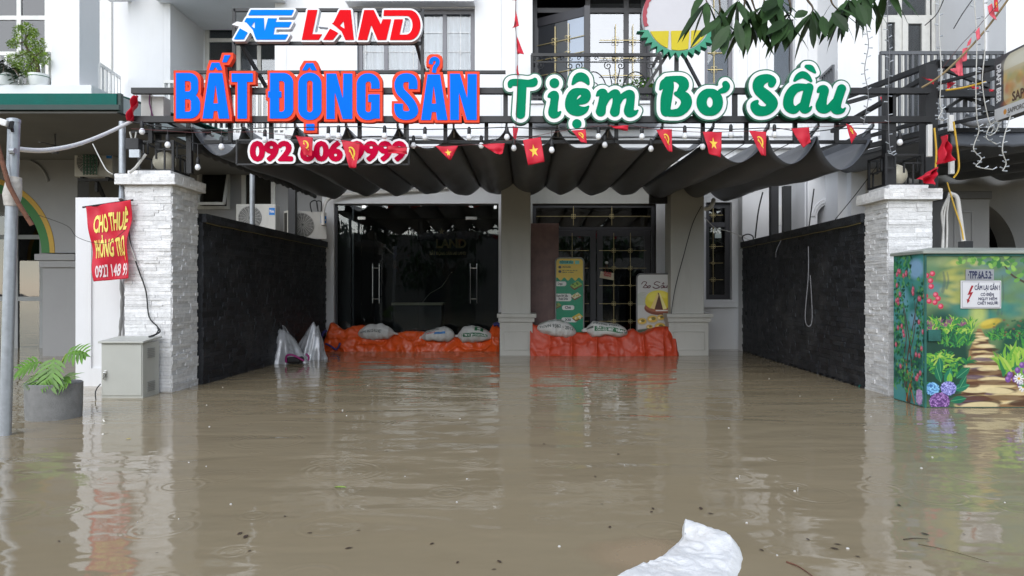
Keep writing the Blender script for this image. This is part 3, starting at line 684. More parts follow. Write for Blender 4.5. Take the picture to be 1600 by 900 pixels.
for c0 in (867, 927, 993):
    xc = X(c0, ry); zb = rz0 + .06; R = X(c0 + 22, ry) - xc
    q.tube([(xc + R * math.cos(PI * t / 16), ry, zb + .02 + R * 1.75 * math.sin(PI * t / 16)) for t in range(17)], .012, 5, False)
    q.tube([(xc + R * .55 * math.cos(PI * t / 16), ry, zb + .02 + R * 1.0 * math.sin(PI * t / 16)) for t in range(17)], .010, 5, False)
    for s in (-1, 1):
        scroll(q, xc + s * R * 1.05, zb + R * 2.25, .085, 1.4, PI / 2, s); scroll(q, xc + s * R * .35, zb + R * .55, .06, 1.2, -PI / 2, -s)
        q.tube([(xc + s * R * 1.36, ry, zb), (xc + s * R * 1.30, ry, zb + .3), (xc + s * R * 1.1, ry, zb + R * 2.1)], .011, 5)
for i in range(15): x = rx0 + (rx1 - rx0) * (i + .5) / 15; scroll(q, x, (rz1 + Z(97, ry)) / 2, .045, 1.1, 0, 1 if i % 2 else -1, .008)
part('balcony_railing', q, M_black, HB, smooth=40)
# upper slim windows
o = window(HB, vx0 + .002, vx1 - .002, vz0 + .002, vz1 - .002, UY + .06, M_grayfr, .075, glass=G_win)
q = MB(); gx = X(1117, UY); gold_grille(q, vx0 + .05, X(1131, UY), vz0 + .05, vz1 - .05, UY + .075, [gx], [Z(p, UY) for p in (81, 107)], [(gx, Z(107, UY))], [(gx, Z(81, UY))], w=.014, r=.08); part('glazing_bars', q, M_gold, o)
dark_room(HB, vx0 - .2, vx1 + .2, UY + .31, UY + 1.6, vz0 - .2, vz1 + .2, mat('dim_room', (.20, .21, .22), .8))
for a, b in ((tz0, tz1), (Z(18, UY), 8.2)): window(HB, tx0 + .002, tx1 - .002, a + .002, b - .002, UY + .1, M_grayfr, .03, glass=G_win)
dark_room(HB, tx0 - .2, tx1 + .2, UY + .31, UY + 1.6, tz0 - .2, 8.3, mat('dim_room', (.20, .21, .22), .8))

# ------------------------------------------------------------------ left neighbour
HC = thing('terraced_house', 'white house on the left with a green-banded arch and white balcony railing', 'house', (-8, LY, 0))
lx0, lx1 = -15.0, ax0 - .003
k1 = (X(309, LY), X(360, LY), Z(327, LY), Z(262, LY)); k2 = (X(378, LY), X(431, LY), Z(328, LY), Z(262, LY))
mb = MB(); wall_grid(mb, X(121, LY), lx1, -.55, 4.6, LY, .3, [k1, k2]); part('ground_floor_wall', mb, M_shadew, HC, normals=False)
cw = (X(320, LY), X(446, LY), 4.7, Z(27, LY)); lw = (X(-60, LY), X(78, LY), 4.7, 8.6)
mb = MB(); wall_grid(mb, lx0, X(448, UY), 4.6, 10.5, LY, .3, [cw, lw])
mb.box(X(255, UY), X(266, UY), UY, LY - .001, 4.6, 10.4); mb.box(X(200, UY), X(255, UY) - .002, UY, LY - .002, 4.2, 10.4); mb.box(X(178, UY + .5), X(200, UY) - .002, UY + .5, LY - .003, 4.2, 10.4)
mb.box(X(448, UY) - .25, X(448, UY) - .003, UY, LY - .001, 4.2, 10.4)
mb.box(X(250, UY), X(447, UY), UY - .45, LY - .004, Z(5, UY), Z(-40, UY)); mb.box(X(172, UY), X(207, UY), UY - .5, UY - .003, Z(3, UY), Z(-40, UY))
mb.box(lx0, X(447, UY), UY - .1, LY - .005, 4.3, 4.62)                                                                         # balcony floor
yq = 13.0; mb.box(X(80, yq), X(124, yq), yq, yq + .62, 4.3, 10.5)
mb.box(lx0, X(124, yq) + .3, 12.85, UY - .12, 4.66, 4.93)
part('upper_wall', mb, M_white, HC, normals=False)
o = window(HC, cw[0], cw[1], cw[2], cw[3], LY + .02, M_pvc, .09, vs=(X(366, LY), X(372, LY), X(404, LY)), hs=(Z(62, LY),), glass=G_win, name='balcony_door')
o = window(HC, lw[0], lw[1], lw[2], lw[3], LY + .02, M_pvc, .1, vs=(X(28, LY), X(72, LY)), hs=(Z(27, LY),), glass=G_win, name='balcony_door')
q = MB(); wx = X(157, LY); q.box(wx, X(176, LY), LY - .06, LY - .01, 4.7, 8.4); part('side_door', q, M_pvc, HC)
for c in (cw, lw): dark_room(HC, c[0] - .2, c[1] + .2, LY + .31, LY + 2.6, 4.6, 9, mat('dim_room', (.20, .21, .22), .8))
railing(HC, (X(258, UY), UY - .05, 0), (X(446, UY), UY - .05, 0), 4.62, Z(129, UY), M_wplast, 22, .04, .06)
railing(HC, (X(-70, 13.2), 13.2, 0), (X(79, 13.2), 13.2, 0), 4.94, Z(84, 13.2), M_wplast, 13, .045, .06)
q = MB(); a = P(155, 100, 13.6); b = P(187, 121, UY + .3)
q.beam(a, b, .05); q.beam(a - Vector((0, 0, .72)), b - Vector((0, 0, .62)), .04)
for i in range(7): p = a.lerp(b, i / 6); q.beam(p - Vector((0, 0, .66)), p, .035)
part('side_railing', q, M_wplast, HC)
# hinged-open window and fixed one at ground floor
q = MB(); frame_bars(q, *k1, LY - .04, .1, .07); o = part('window', q, M_pvc, HC)
t0 = [P(314, 270, LY - .06), P(357, 270, LY - .06), P(350, 318, LY - .55), P(310, 318, LY - .55)]
q = MB()
for i in range(4): q.beam(t0[i], t0[(i + 1) % 4], .06)
s_ = part('open_sash', q, M_pvc, HC); pn = MB(); pn.add([tuple(p) for p in t0], [(0, 1, 2, 3)]); part('pane', pn, G_dark, s_)
window(HC, *k2, LY - .04, M_pvc, .1, glass=G_dark)
dark_room(HC, k1[0] - .2, k2[1] + .2, LY + .31, LY + 2, k1[2] - .3, k1[3] + .2)
# arch with green and yellow bands, pier with capital
AY = 15.0; acx, acz, aR = X(-34, AY), Z(395, AY), 1.565
mb = MB(); xr = X(121, AY); arc = [(acx + aR * math.cos(PI / 2 - PI * i / 48), acz + aR * math.sin(PI / 2 - PI * i / 48)) for i in range(25)]
mb.prism([(acx, 4.3), (xr, 4.3), (xr, acz - .001)] + arc[::-1], AY, AY + .4)
mb.prism([(2 * acx - x, z) for x, z in [(acx, 4.3), (xr, 4.3), (xr, acz - .001)] + arc[::-1]], AY, AY + .4)
part('arch_wall', mb, M_shadew, HC)
def arch_band(name, r0, r1, m, y):
    q = MB(); o_ = [(acx + r1 * math.cos(PI * i / 48), acz + r1 * math.sin(PI * i / 48)) for i in range(49)]; i_ = [(acx + r0 * math.cos(PI * i / 48), acz + r0 * math.sin(PI * i / 48)) for i in range(49)]
    for j in range(48): q.prism([o_[j], o_[j + 1], i_[j + 1], i_[j]], y, y + .4)
    part(name, q, m, HC)
arch_band('yellow_arch_band', 1.463, 1.562, mat('ochre_paint', (.50, .30, .035), .6), AY - .01); arch_band('green_arch_band', 1.29, 1.461, mat('green_paint', (.03, .16, .035), .6), AY - .004)
q = MB(); arc2 = [(X(36 + 40 * math.sin(t * PI / 20), AY), Z(290 - 40 * math.cos(t * PI / 20), AY)) for t in range(2, 10)]
q.tube([(x, AY - .01, z) for x, z in arc2], .03, 6); part('arch_moulding', q, M_shadew, HC, smooth=40)
q = MB(); q.box(X(66, AY), xr - .002, AY + .005, AY + .55, -.55, Z(408, AY)); q.box(X(58, AY), xr - .001, AY - .09, AY + .6, Z(407, AY), Z(397, AY)); q.box(X(63, AY), xr - .0015, AY - .05, AY + .58, Z(418, AY), Z(407, AY) - .002)
part('pier', q, M_shadew, HC, bevel=.008)
mb = MB(); wall_grid(mb, lx0, X(121, LY) - .002, -.55, 4.6, LY + .002, .3, [(X(-120, LY), X(66, LY), -.5, Z(330, LY))]); part('porch_wall', mb, M_shadew, HC, normals=False)
window(HC, X(-120, LY), X(66, LY), -.5, Z(330, LY), LY + .05, mat('grey_door_frame', (.30, .31, .31), .5), .1, vs=(X(22, LY), X(-40, LY)), hs=(Z(467, LY), Z(370, LY)), glass=G_dark, name='porch_door')
dark_room(HC, X(-130, LY), X(120, LY), LY + .33, LY + 3, -.5, 4)

# ------------------------------------------------------------------ right neighbour
HD = thing('terraced_house', 'white house on the right with an arched porch and dark balcony railing', 'house', (9, LY, 0))
NY = 16.2; r0 = X(1160, NY)
nw = (X(1213, NY), X(1246, NY), Z(352, NY), Z(321, NY))
mb = MB(); wall_grid(mb, r0, X(1262, NY), -.55, 4.3, NY, .3, [nw])
ny2 = 15.0; ncx, ncz, nR = X(1296, ny2), Z(338, ny2), X(1315, ny2) - X(1296, ny2)
na = [(ncx + nR * math.cos(PI * i / 20), ncz + nR * math.sin(PI * i / 20)) for i in range(21)]
e0, e1 = X(1262, ny2), X(1328, ny2)
mb.prism([(e0, 4.3), (e1, 4.3), (e1, ncz), *na, (e0, ncz)], ny2, ny2 + .5); mb.box(e0, ncx - nR, ny2, ny2 + .5, -.55, ncz); mb.box(ncx + nR, e1, ny2, ny2 + .5, -.55, ncz)
mb.box(e0 + .02, e1 - .02, ny2 + .5, ny2 + .6, -.5, 4.2)
mb.box(X(1262, ny2) - .02, X(1262, ny2) - .003, ny2 + .1, NY, -.55, 4.3)
ny3 = 14.2; mb.box(X(1330, ny3), X(1352, ny3), ny3, ny3 + .5, -.55, 4.3); mb.box(X(1352, ny3), X(1400, ny3), ny3 + .3, ny3 + .6, -.55, 4.2)
for t0_, rr in ((0, 1.42), (1, 1.25)): mb.tube([(ncx + nR * rr * math.cos(PI * i / 16), ny2 - .01, ncz + nR * rr * math.sin(PI * i / 16)) for i in range(17)], .025, 6)
# upper storey
dw = (X(1374, LY), X(1505, LY), 4.7, 8.6)
wall_grid(mb, X(1374, UY) + .002, 16, 4.32, 10.5, LY, .3, [dw])
mb.box(X(1538, 15.2), X(1572, 15.2), 15.2, LY - .002, 4.3, 10.5); mb.box(X(1572, 14.6), X(1660, 14.6), 14.6, LY - .003, 4.3, 10.5)
mb.box(X(1374, UY) + .003, 16, UY - .7, LY - .004, 4.02, 4.36)
part('wall', mb, M_white, HD, normals=False)
window(HD, *nw, NY - .02, M_wplast, .12, glass=G_dark); dark_room(HD, nw[0] - .1, nw[1] + .1, NY + .31, NY + 1.5, nw[2] - .1, nw[3] + .1)
window(HD, *dw, LY + .02, M_pvc, .09, vs=(X(1407, LY), X(1451, LY), X(1460, LY)), hs=(Z(26, LY),), glass=G_win, name='balcony_door')
q = MB(); frame_bars(q, X(1378, LY), X(1405, LY), 4.72, Z(28, LY), LY - .01, .06, .1); frame_bars(q, X(1410, LY), X(1449, LY), 4.72, Z(28, LY), LY - .01, .06, .13); frame_bars(q, X(1462, LY), X(1503, LY), 4.72, Z(28, LY), LY - .01, .06, .12); part('door_leaf', q, M_pvc, HD)
dark_room(HD, dw[0] - .2, dw[1] + .2, LY + .31, LY + 2.6, 4.6, 9, mat('dim_room', (.20, .21, .22), .8))
M_grail = mat('grey_painted_railing', (.085, .09, .10), .5)
railing(HD, (X(1375, 14.7), 14.7, 0), (X(1700, 14.7), 14.7, 0), 4.37, Z(83, 14.7), M_grail, 32, .045, .065)
q = MB(); a = P(1282, 122, UY - .1); b = P(1302, 103, 13.9)
q.beam(a, b, .05); q.beam(a - Vector((0, 0, .55)), b - Vector((0, 0, .55)), .04)
for i in range(7): p = a.lerp(b, i / 6); q.beam(p - Vector((0, 0, .6)), p, .035)
part('side_railing', q, M_grail, HD)
# porch pier and big arch
GY = 12.6
q = MB(); q.box(X(1479, GY), X(1546, GY), GY, GY + .6, -.55, Z(311, GY)); frame_bars(q, X(1490, GY), X(1520, GY), Z(420, GY), Z(330, GY), GY - .015, .014, .03); part('gate_pier', q, M_shadew, HD, bevel=.01)
q = MB(); q.box(X(1476, GY), X(1546, GY) + .02, GY - .05, GY + .65, Z(311, GY) + .002, Z(299, GY)); part('pier_cap', q, mat('weathered_cap', (.13, .13, .13), .8), HD, bevel=.01)
BY = 15.6; bcx, bcz = X(1492, BY), Z(400, BY); Ro, Ri = X(1492 + 112, BY) - bcx, X(1492 + 92, BY) - bcx
q = MB(); pp = [(bcx + Ri * math.cos(PI * i / 40), bcz + Ri * math.sin(PI * i / 40)) for i in range(41)]
q.prism([(X(1380, BY), 4.02), (X(1380, BY), bcz)] + pp[::-1] + [(X(1680, BY), bcz), (X(1680, BY), 4.02)], BY, BY + .5)
q.box(X(1380, BY), bcx - Ri, BY, BY + .5, -.55, bcz - .001); q.box(bcx + Ri, X(1680, BY), BY, BY + .5, -.55, bcz - .001)
part('arch_wall', q, M_shadew, HD)
q = MB()
for j in range(40):
    c = lambda r, i: (bcx + r * math.cos(PI * i / 40), bcz + r * math.sin(PI * i / 40)); q.prism([c(Ro, j), c(Ro, j + 1), c(Ri + .003, j + 1), c(Ri + .003, j)], BY - .08, BY - .001)
part('arch_moulding', q, M_shadew, HD)
dark_room(HD, X(1385, BY), X(1675, BY), BY + .51, LY + 1, -.5, 3.9, mat('porch_dark', (.07, .07, .07), .8))
# ------------------------------------------------------------------ split-stone cladding
def clad(mb, p0, du, dn, W, z0, z1, hmin, hmax, lmin, lmax, depth, tones, gap=.003):
    """courses of split stone on a vertical face: p0 lower start corner, du along, dn outward"""
    p0 = Vector(p0); du = Vector(du); dn = Vector(dn); z = z0
    while z < z1 - .004:
        h = min(rnd(hmin, hmax), z1 - z); h = z1 - z if z1 - z - h < hmin * .5 else h; u = 0; 
        while u < W - .004:
            l = rnd(lmin, lmax); l = W - u if W - u - l < lmin * .6 else min(l, W - u)
            d = depth * rnd(.15, 1) ** 1.3; t = rnd(*tones)
            a = p0 + du * (u + gap * .5); b = p0 + du * (u + l - gap * .5); n = dn * d; n2 = dn * max(.001, d - rnd(0, .006)); n3 = dn * max(.001, d - rnd(0, .006))
            zz0, zz1 = z + gap * .3, z + h - gap * .5; v = []
            for q, zq, nn in ((a, zz0, n2), (b, zz0, n3), (b, zz1, n), (a, zz1, n)): v.append((q.x, q.y, zq)); v.append(((q + nn).x, (q + nn).y, zq))
            mb.add(v, [(1, 3, 5, 7), (0, 1, 7, 6), (2, 4, 5, 3), (0, 2, 3, 1), (6, 7, 5, 4)], t)
            u += l
        z += h

def gate_pillar(x0, x1, y0, y1, zt, label, side):
    t = thing('gate_pillar', label, 'pillar', ((x0 + x1) / 2, (y0 + y1) / 2, -.55), 'stone gate pillars')
    zs = zt - .20; mb = MB(); mb.box(x0, x1, y0, y1, -.55, zs, .45)
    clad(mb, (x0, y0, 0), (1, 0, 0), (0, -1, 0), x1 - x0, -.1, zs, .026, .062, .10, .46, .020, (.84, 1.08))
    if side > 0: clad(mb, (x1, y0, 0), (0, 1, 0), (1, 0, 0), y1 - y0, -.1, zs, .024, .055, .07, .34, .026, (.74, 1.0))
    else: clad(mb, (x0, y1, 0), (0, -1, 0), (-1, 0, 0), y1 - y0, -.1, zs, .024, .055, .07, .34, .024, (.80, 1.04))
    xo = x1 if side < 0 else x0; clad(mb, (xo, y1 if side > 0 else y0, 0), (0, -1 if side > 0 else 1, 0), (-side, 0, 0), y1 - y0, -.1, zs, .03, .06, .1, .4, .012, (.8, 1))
    part('shaft', mb, M_stonew, t, normals=False)
    for o_, za, zb in ((.085, zs + .001, zs + .14), (-.03, zs + .141, zt + .0)):
        mb = MB(); a, b, c, d = x0 - o_, x1 + o_, y0 - o_, y1 + o_; mb.box(a, b, c, d, za, zb, .8)
        hh = (zb - za) / (3 if o_ > 0 else 1.5) ; ar = (zb - za - .004, )
        for (p, du, dn, W) in (((a, c, 0), (1, 0, 0), (0, -1, 0), b - a), ((b, c, 0), (0, 1, 0), (1, 0, 0), d - c), ((a, d, 0), (0, -1, 0), (-1, 0, 0), d - c)):
            clad(mb, p, du, dn, W, za + .002, zb - .002, .028, .055, .1, .4, .012, (.86, 1.08))
        part('cap', mb, M_stonew, t, normals=False)
    return t
LX0, LX1, LY0, LY1 = -5.27, -4.66, 9.70, 10.46
RX0, RX1, RY0, RY1 = 4.65, 5.21, 9.42, 10.04
gate_pillar(LX0, LX1, LY0, LY1, 2.93, 'white split stone gate pillar standing behind the grey electrical cabinet', 1)
gate_pillar(RX0, RX1, RY0, RY1, 2.70, 'white split stone gate pillar rising behind the painted flower cabinet', -1)
# bars of the wall tops and the dark slate side walls
def side_wall(x, xb, ya, yb, zt, label, s, slots):
    t = thing('boundary_wall', label, 'wall', (x, (ya + yb) / 2, -.55), 'dark slate side walls')
    d = Vector((xb - x, yb - ya, 0)); W = d.length; d.normalize(); n = Vector((d.y, -d.x, 0)) * s
    mb = MB(); q = [Vector((x, ya, 0)) - n * .17, Vector((x, ya, 0)), Vector((xb, yb, 0)), Vector((xb, yb, 0)) - n * .17]
    mb.add([(p.x, p.y, z) for z in (-.55, zt) for p in q], [(0, 1, 2, 3), (7, 6, 5, 4), (0, 4, 5, 1), (1, 5, 6, 2), (2, 6, 7, 3), (3, 7, 4, 0)], .7)
    st = Vector((x, ya, 0)) if s > 0 else Vector((x, ya, 0))
    clad(mb, st, d, n, W, -.1, zt - .13, .05, .085, .10, .30, .024, (.55, 1.5))
    if slots:                                                          # near-black blocks painting the shade of small square put-holes
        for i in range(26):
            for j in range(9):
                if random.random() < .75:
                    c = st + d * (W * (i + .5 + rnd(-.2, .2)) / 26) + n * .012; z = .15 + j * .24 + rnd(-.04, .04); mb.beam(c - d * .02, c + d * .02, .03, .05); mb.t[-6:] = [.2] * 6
    part('cladding', mb, M_stoned, t, normals=False)
    mb = MB(); a = q[1] + n * .05; b = q[2] + n * .05; c = q[2] - n * .22; e = q[1] - n * .22
    mb.add([(p.x, p.y, z) for z in (zt - .125, zt) for p in (e, a, b, c - n * 0)], [(0, 1, 2, 3), (7, 6, 5, 4), (0, 4, 5, 1), (1, 5, 6, 2), (2, 6, 7, 3), (3, 7, 4, 0)], 1.2)
    clad(mb, a - Vector((0, 0, 0)), d, n, W, zt - .12, zt - .004, .05, .06, .12, .35, .014, (.8, 1.9)); part('coping', mb, M_stoned, t, normals=False)
    mb = MB(); mb.tube([Vector((a.x, a.y, zt - .135)) + d * (W * i / 14) + n * (.012 + .004 * math.sin(i * 2)) - Vector((0, 0, .012 * math.sin(i * 1.7) ** 2)) for i in range(15)], .006, 5)
    props(part('cable', mb, mat('dull_yellow_cable', (.20, .16, .06), .6), None), 'thin dull cable running under the coping of the %s slate wall' % ('left' if s > 0 else 'right'), 'cable')
side_wall(-4.60, -4.52, 10.5, 16.7, 2.44, 'dark slate boundary wall under the two air conditioners', 1, False)
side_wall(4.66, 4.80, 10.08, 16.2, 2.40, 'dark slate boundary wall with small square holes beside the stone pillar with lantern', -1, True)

# white plastered panel wall left of the pillar
t = thing('garden_wall', 'short white plastered wall panel with a recessed field behind the red banner', 'wall', (-5.9, 10.4, -.55))
wy = 10.35; mb = MB(); a, b = X(120, wy), X(193, wy); zt = Z(309, wy)
wall_grid(mb, a, b, -.55, zt, wy, .2, []); wb = MB()
mb.add([(a, wy, zt), (b, wy, zt), (b, wy + .2, zt), (a, wy + .2, zt)], [(0, 1, 2, 3)])
mb.box(a, X(144, wy), wy - .03, wy - .002, -.5, zt); mb.box(X(169, wy), b, wy - .03, wy - .002, Z(575, wy), Z(340, wy) - .001); mb.box(X(144, wy) + .001, b, wy - .03, wy - .002, -.5, Z(575, wy) - .001); mb.box(X(144, wy) + .001, b, wy - .03, wy - .002, Z(340, wy), zt)
part('panel', mb, M_white, t)
mb = MB(); cr = curve_pts([(X(191, wy - .04), Z(352, wy)), (X(190, wy), Z(420, wy)), (X(192.5, wy), Z(470, wy)), (X(189, wy), Z(528, wy))], 8)
mb.tube([(c[0], wy - .03, c[1]) for c in cr], [.012 + .014 * (i > 10) * abs(math.sin(i * 2.3)) for i in range(len(cr))], 6); part('open_joint', mb, M_conc, t)

# ------------------------------------------------------------------ sliding fabric canopy
CYF, CYB, NB = 9.85, 15.7, 13; CX0, CX1 = -4.42, 4.60; CP = (CX1 - CX0) / NB
t = thing('sliding_canopy', 'charcoal scalloped fabric canopy stretched over the flooded forecourt', 'canopy', (0, 12.8, 3.5))
def can_z(v):                                                        # height of the wires from front to back
    return 3.47 + .10 * v
BD = [1.22, .98, .95, .80, .84, .72, .82, .76, .90, .92, 1.14, 1.22, 1.36]
JX = [0] + [rnd(-.035, .035) for _ in range(NB - 1)] + [0]
fab = MB()
for k in range(NB):
    x0 = CX0 + CP * k + JX[k]; wk = CP + JX[k + 1] - JX[k]; dep = .27 * BD[k]
    def fn(u, v, x0=x0, dep=dep, k=k, wk=wk):
        e = 1 - (2 * u - 1) ** 2; hf = dep * (1 + .06 * math.sin(3 * v * PI + k)) * (1 - .14 * v)
        y = CYF + (CYB - CYF) * v - (.10 * abs(2 * u - 1) ** 4 if v == 0 else 0)
        lift = .05 * abs(2 * u - 1) ** 6 * (1 - v) ** 6
        wr = (.006 * math.sin(9 * u + 31 * v + k) + .010 * math.sin(5 * v + u * 4 + k * 2.3) + .006 * math.sin(14 * u - 9 * v + k)) * e
        dr = -.012 * k if k > 9 else 0
        return (x0 + wk * (u + .02 * math.sin(PI * 2 * u)), y, can_z(v) - hf * e ** .85 + wr + lift + dr * (1 - v))
    fab.sheet(fn, 18, 26)
fo = part('fabric', fab, M_fab, t, smooth=50); sm = fo.modifiers.new('cloth', 'SOLIDIFY'); sm.thickness = .006
for s, xx in ((-1, CX0), (1, CX1)):                                     # side valances with a wavy hem
    vb = MB(); n = 120
    def fv(u, v): 
        hem = .24 + .022 * abs(math.sin(u * 40 * PI / 2 * 1.0)); return (xx + s * (.02 + .012 * math.sin(u * 60) * v), CYF - .02 + (CYB - CYF) * u, can_z(u) + .02 - hem * v * (1.15 if s < 0 else .95))
    vb.sheet(fv, n * 2, 4); o = part('valance', vb, M_fab, t, smooth=60); sm = o.modifiers.new('cloth', 'SOLIDIFY'); sm.thickness = .005
for k in range(NB + 1):
    wr = MB(); wr.tube([(CX0 + CP * k + JX[k], CYF - .15, can_z(0) + .005), (CX0 + CP * k + JX[k], CYB, can_z(1) + .005)], .007, 5); o = part('guide_wire', wr, M_black, t)
    wr = MB(); wr.beam((CX0 + CP * k + JX[k], CYF - .14, can_z(0) + .06), (CX0 + CP * k + JX[k] - .03 * (1 if k < 7 else -1), CYF + .22, can_z(0) - .01), .028, .05); part('end_clip', wr, M_galv, o)
wr = MB(); wr.beam((CX0, CYB + .03, can_z(1)), (CX1, CYB + .03, can_z(1)), .05); part('rear_rail', wr, M_black, t)
for x_, y_, z0_ in ((X(455.5, 15.6), 15.6, -.5), (X(1211, 15.0), 15.0, -.5), (X(1231, 15.2), 15.2, -.5)):
    q = MB(); q.box(x_ - .075, x_ + .075, y_, y_ + .15, z0_, 3.5); part('post', q, M_black, t)
q = MB(); q.box(X(1015, 15.6), X(1043, 15.6), 15.55, 15.7, Z(318, 15.6), Z(290, 15.6)); part('winch_box', q, M_black, t, bevel=.01)

# ------------------------------------------------------------------ black steel sign truss
SY = 9.62
T = thing('sign_frame', 'black steel truss spanning both gate pillars and carrying the sign letters', 'sign frame', (0, SY, 3.6))
for p0, p1, py, w_, y in ((207, 1452, 142.5, .075, SY), (205, 1455, 187, .08, SY), (320, 1362, 222, .045, SY + .25), (207, 1040, 113, .04, SY + .02)):
    if py == 113: p0, p1 = 272, 790
    q = MB(); q.beam(P(p0, py, y), P(p1, py, y), w_); part('beam', q, M_black, T)
for p0 in (236, 360, 424, 562, 634, 696, 760, 829, 963, 1098, 1166, 1242, 1307):
    q = MB(); q.beam(P(p0, 188, SY + .12), P(p0, 224, SY + .14), .05); part('hanger', q, M_black, T)
for p0 in (790, 1020, 1148, 1390): q = MB(); q.beam(P(p0, 142, SY + .03), P(p0, 187, SY + .03), .06); part('hanger', q, M_black, T)
for x_, y_, zb_, zt_, w_ in ((X(1466, 9.55), 9.7, 2.70, Z(92, 9.5), .165), (X(1394, 9.6), 9.62, 2.72, Z(144, 9.6), .13), (X(292, 9.9), 9.95, 2.93, Z(150, 9.9), .07), (X(240, 9.9), 10.0, 2.93, Z(190, 9.9), .06)):
    q = MB(); q.box(x_ - w_ / 2, x_ + w_ / 2, y_, y_ + w_, zb_, zt_); part('post', q, M_black, T)
for a, b, w_ in ((P(1466, 97, 9.7), P(1240, 182, 12.8), .07), (P(1462, 112, 9.75), P(1300, 205, 12), .06), (P(1452, 187, 9.7), P(1215, 252, 13.5), .05),
                (P(1385, 143, 9.7), P(1245, 183, 13), .05), (P(1466, 100, 9.7), P(1570, 98, 9.9), .09), (P(1466, 147, 9.7), P(1600, 146, 9.9), .09), (P(1478, 148, 9.8), P(1560, 120, 9.8), .05), (P(1475, 108, 9.8), P(1545, 135, 9.8), .05),
                (P(1480, 172, 9.8), P(1600, 170, 9.9), .06), (P(1540, 98, 9.9), P(1540, 178, 9.9), .08), (P(1508, 150, 9.9), P(1508, 172, 9.9), .04), (P(1478, 170, 9.8), P(1508, 150, 9.9), .04), (P(1508, 152, 9.9), P(1560, 172, 9.9), .04),
                (P(1455, 205, 9.7), P(1330, 235, 12), .07), (P(262, 188, 9.7), P(330, 225, 12), .06), (P(290, 205, 9.9), P(345, 228, 12), .05), (P(215, 207, 9.9), P(330, 207, 10.2), .05)):
    q = MB(); q.beam(a, b, w_); part('brace', q, M_black, T)
q = MB(); q.add([tuple(P(205, 208, 9.75)), tuple(P(296, 203, 9.75)), tuple(P(335, 214, 11.5)), tuple(P(240, 214, 11.5))], [(0, 1, 2, 3)]); o = part('cover_plate', q, M_black, T); sm = o.modifiers.new('plate', 'SOLIDIFY'); sm.thickness = .03

# ------------------------------------------------------------------ sign lettering
def letter_field(ops, bb, st, pad):
    x = np.arange(bb[0] - pad, bb[2] + pad + st, st); y = np.arange(bb[1] - pad, bb[3] + pad + st, st); Xg, Yg = np.meshgrid(x, y); Fd = np.full(Xg.shape, 1e3)
    for op in ops:
        k = op[0]
        if k in '+-': d = sd_poly(Xg, Yg, op[1])
        elif k in 'bB': d = sd_rbox(Xg, Yg, *op[1])
        elif k == '~': d = sd_brush(Xg, Yg, op[1])
        Fd = np.maximum(Fd, -d) if k in '-B' else np.minimum(Fd, d)
    return Fd, x[0], y[0]
def box_letter(parent, ops, bb, off, st, to_xz, y, dep, m_face, m_body, square=True, rim=None, pad=None, j=0):
    """a built-up letter: body with a wider outline and the coloured face standing proud of it"""
    pad = pad or off * 1.6 + 4 * st; Fd, x0, y0 = letter_field(ops, bb, st, pad)
    body = contours(grow(Fd, int(round(off / st))) if square else Fd, 0 if square else off, x0, y0, st)
    o = link('letter', shape_mesh('letter', body, to_xz, y + .0023 * (j % 3), dep), m_body, parent)
    if rim:
        lo = contours(Fd, rim[0], x0, y0, st); link('letter_border', shape_mesh('letter_border', lo, to_xz, y - .010 + .0023 * (j % 3), .009), rim[1], o)
    fc = contours(Fd, 0, x0, y0, st); link('letter_face', shape_mesh('letter_face', fc, to_xz, y - (.018 if rim else .009) + .0023 * (j % 3), .008), m_face, o)
    return o
S1 = thing('shop_sign', 'row of blue block letters with orange outlines along the steel truss', 'sign', (X(510, 9.5), 9.5, 3.5))
LYF = 9.48
za = lambda u, v: (X(260 + u / 6, LYF), Z(70 + v / 6, LYF)); zb_ = lambda u, v: (X(510 + u / 6, LYF), Z(70 + v / 6, LYF))
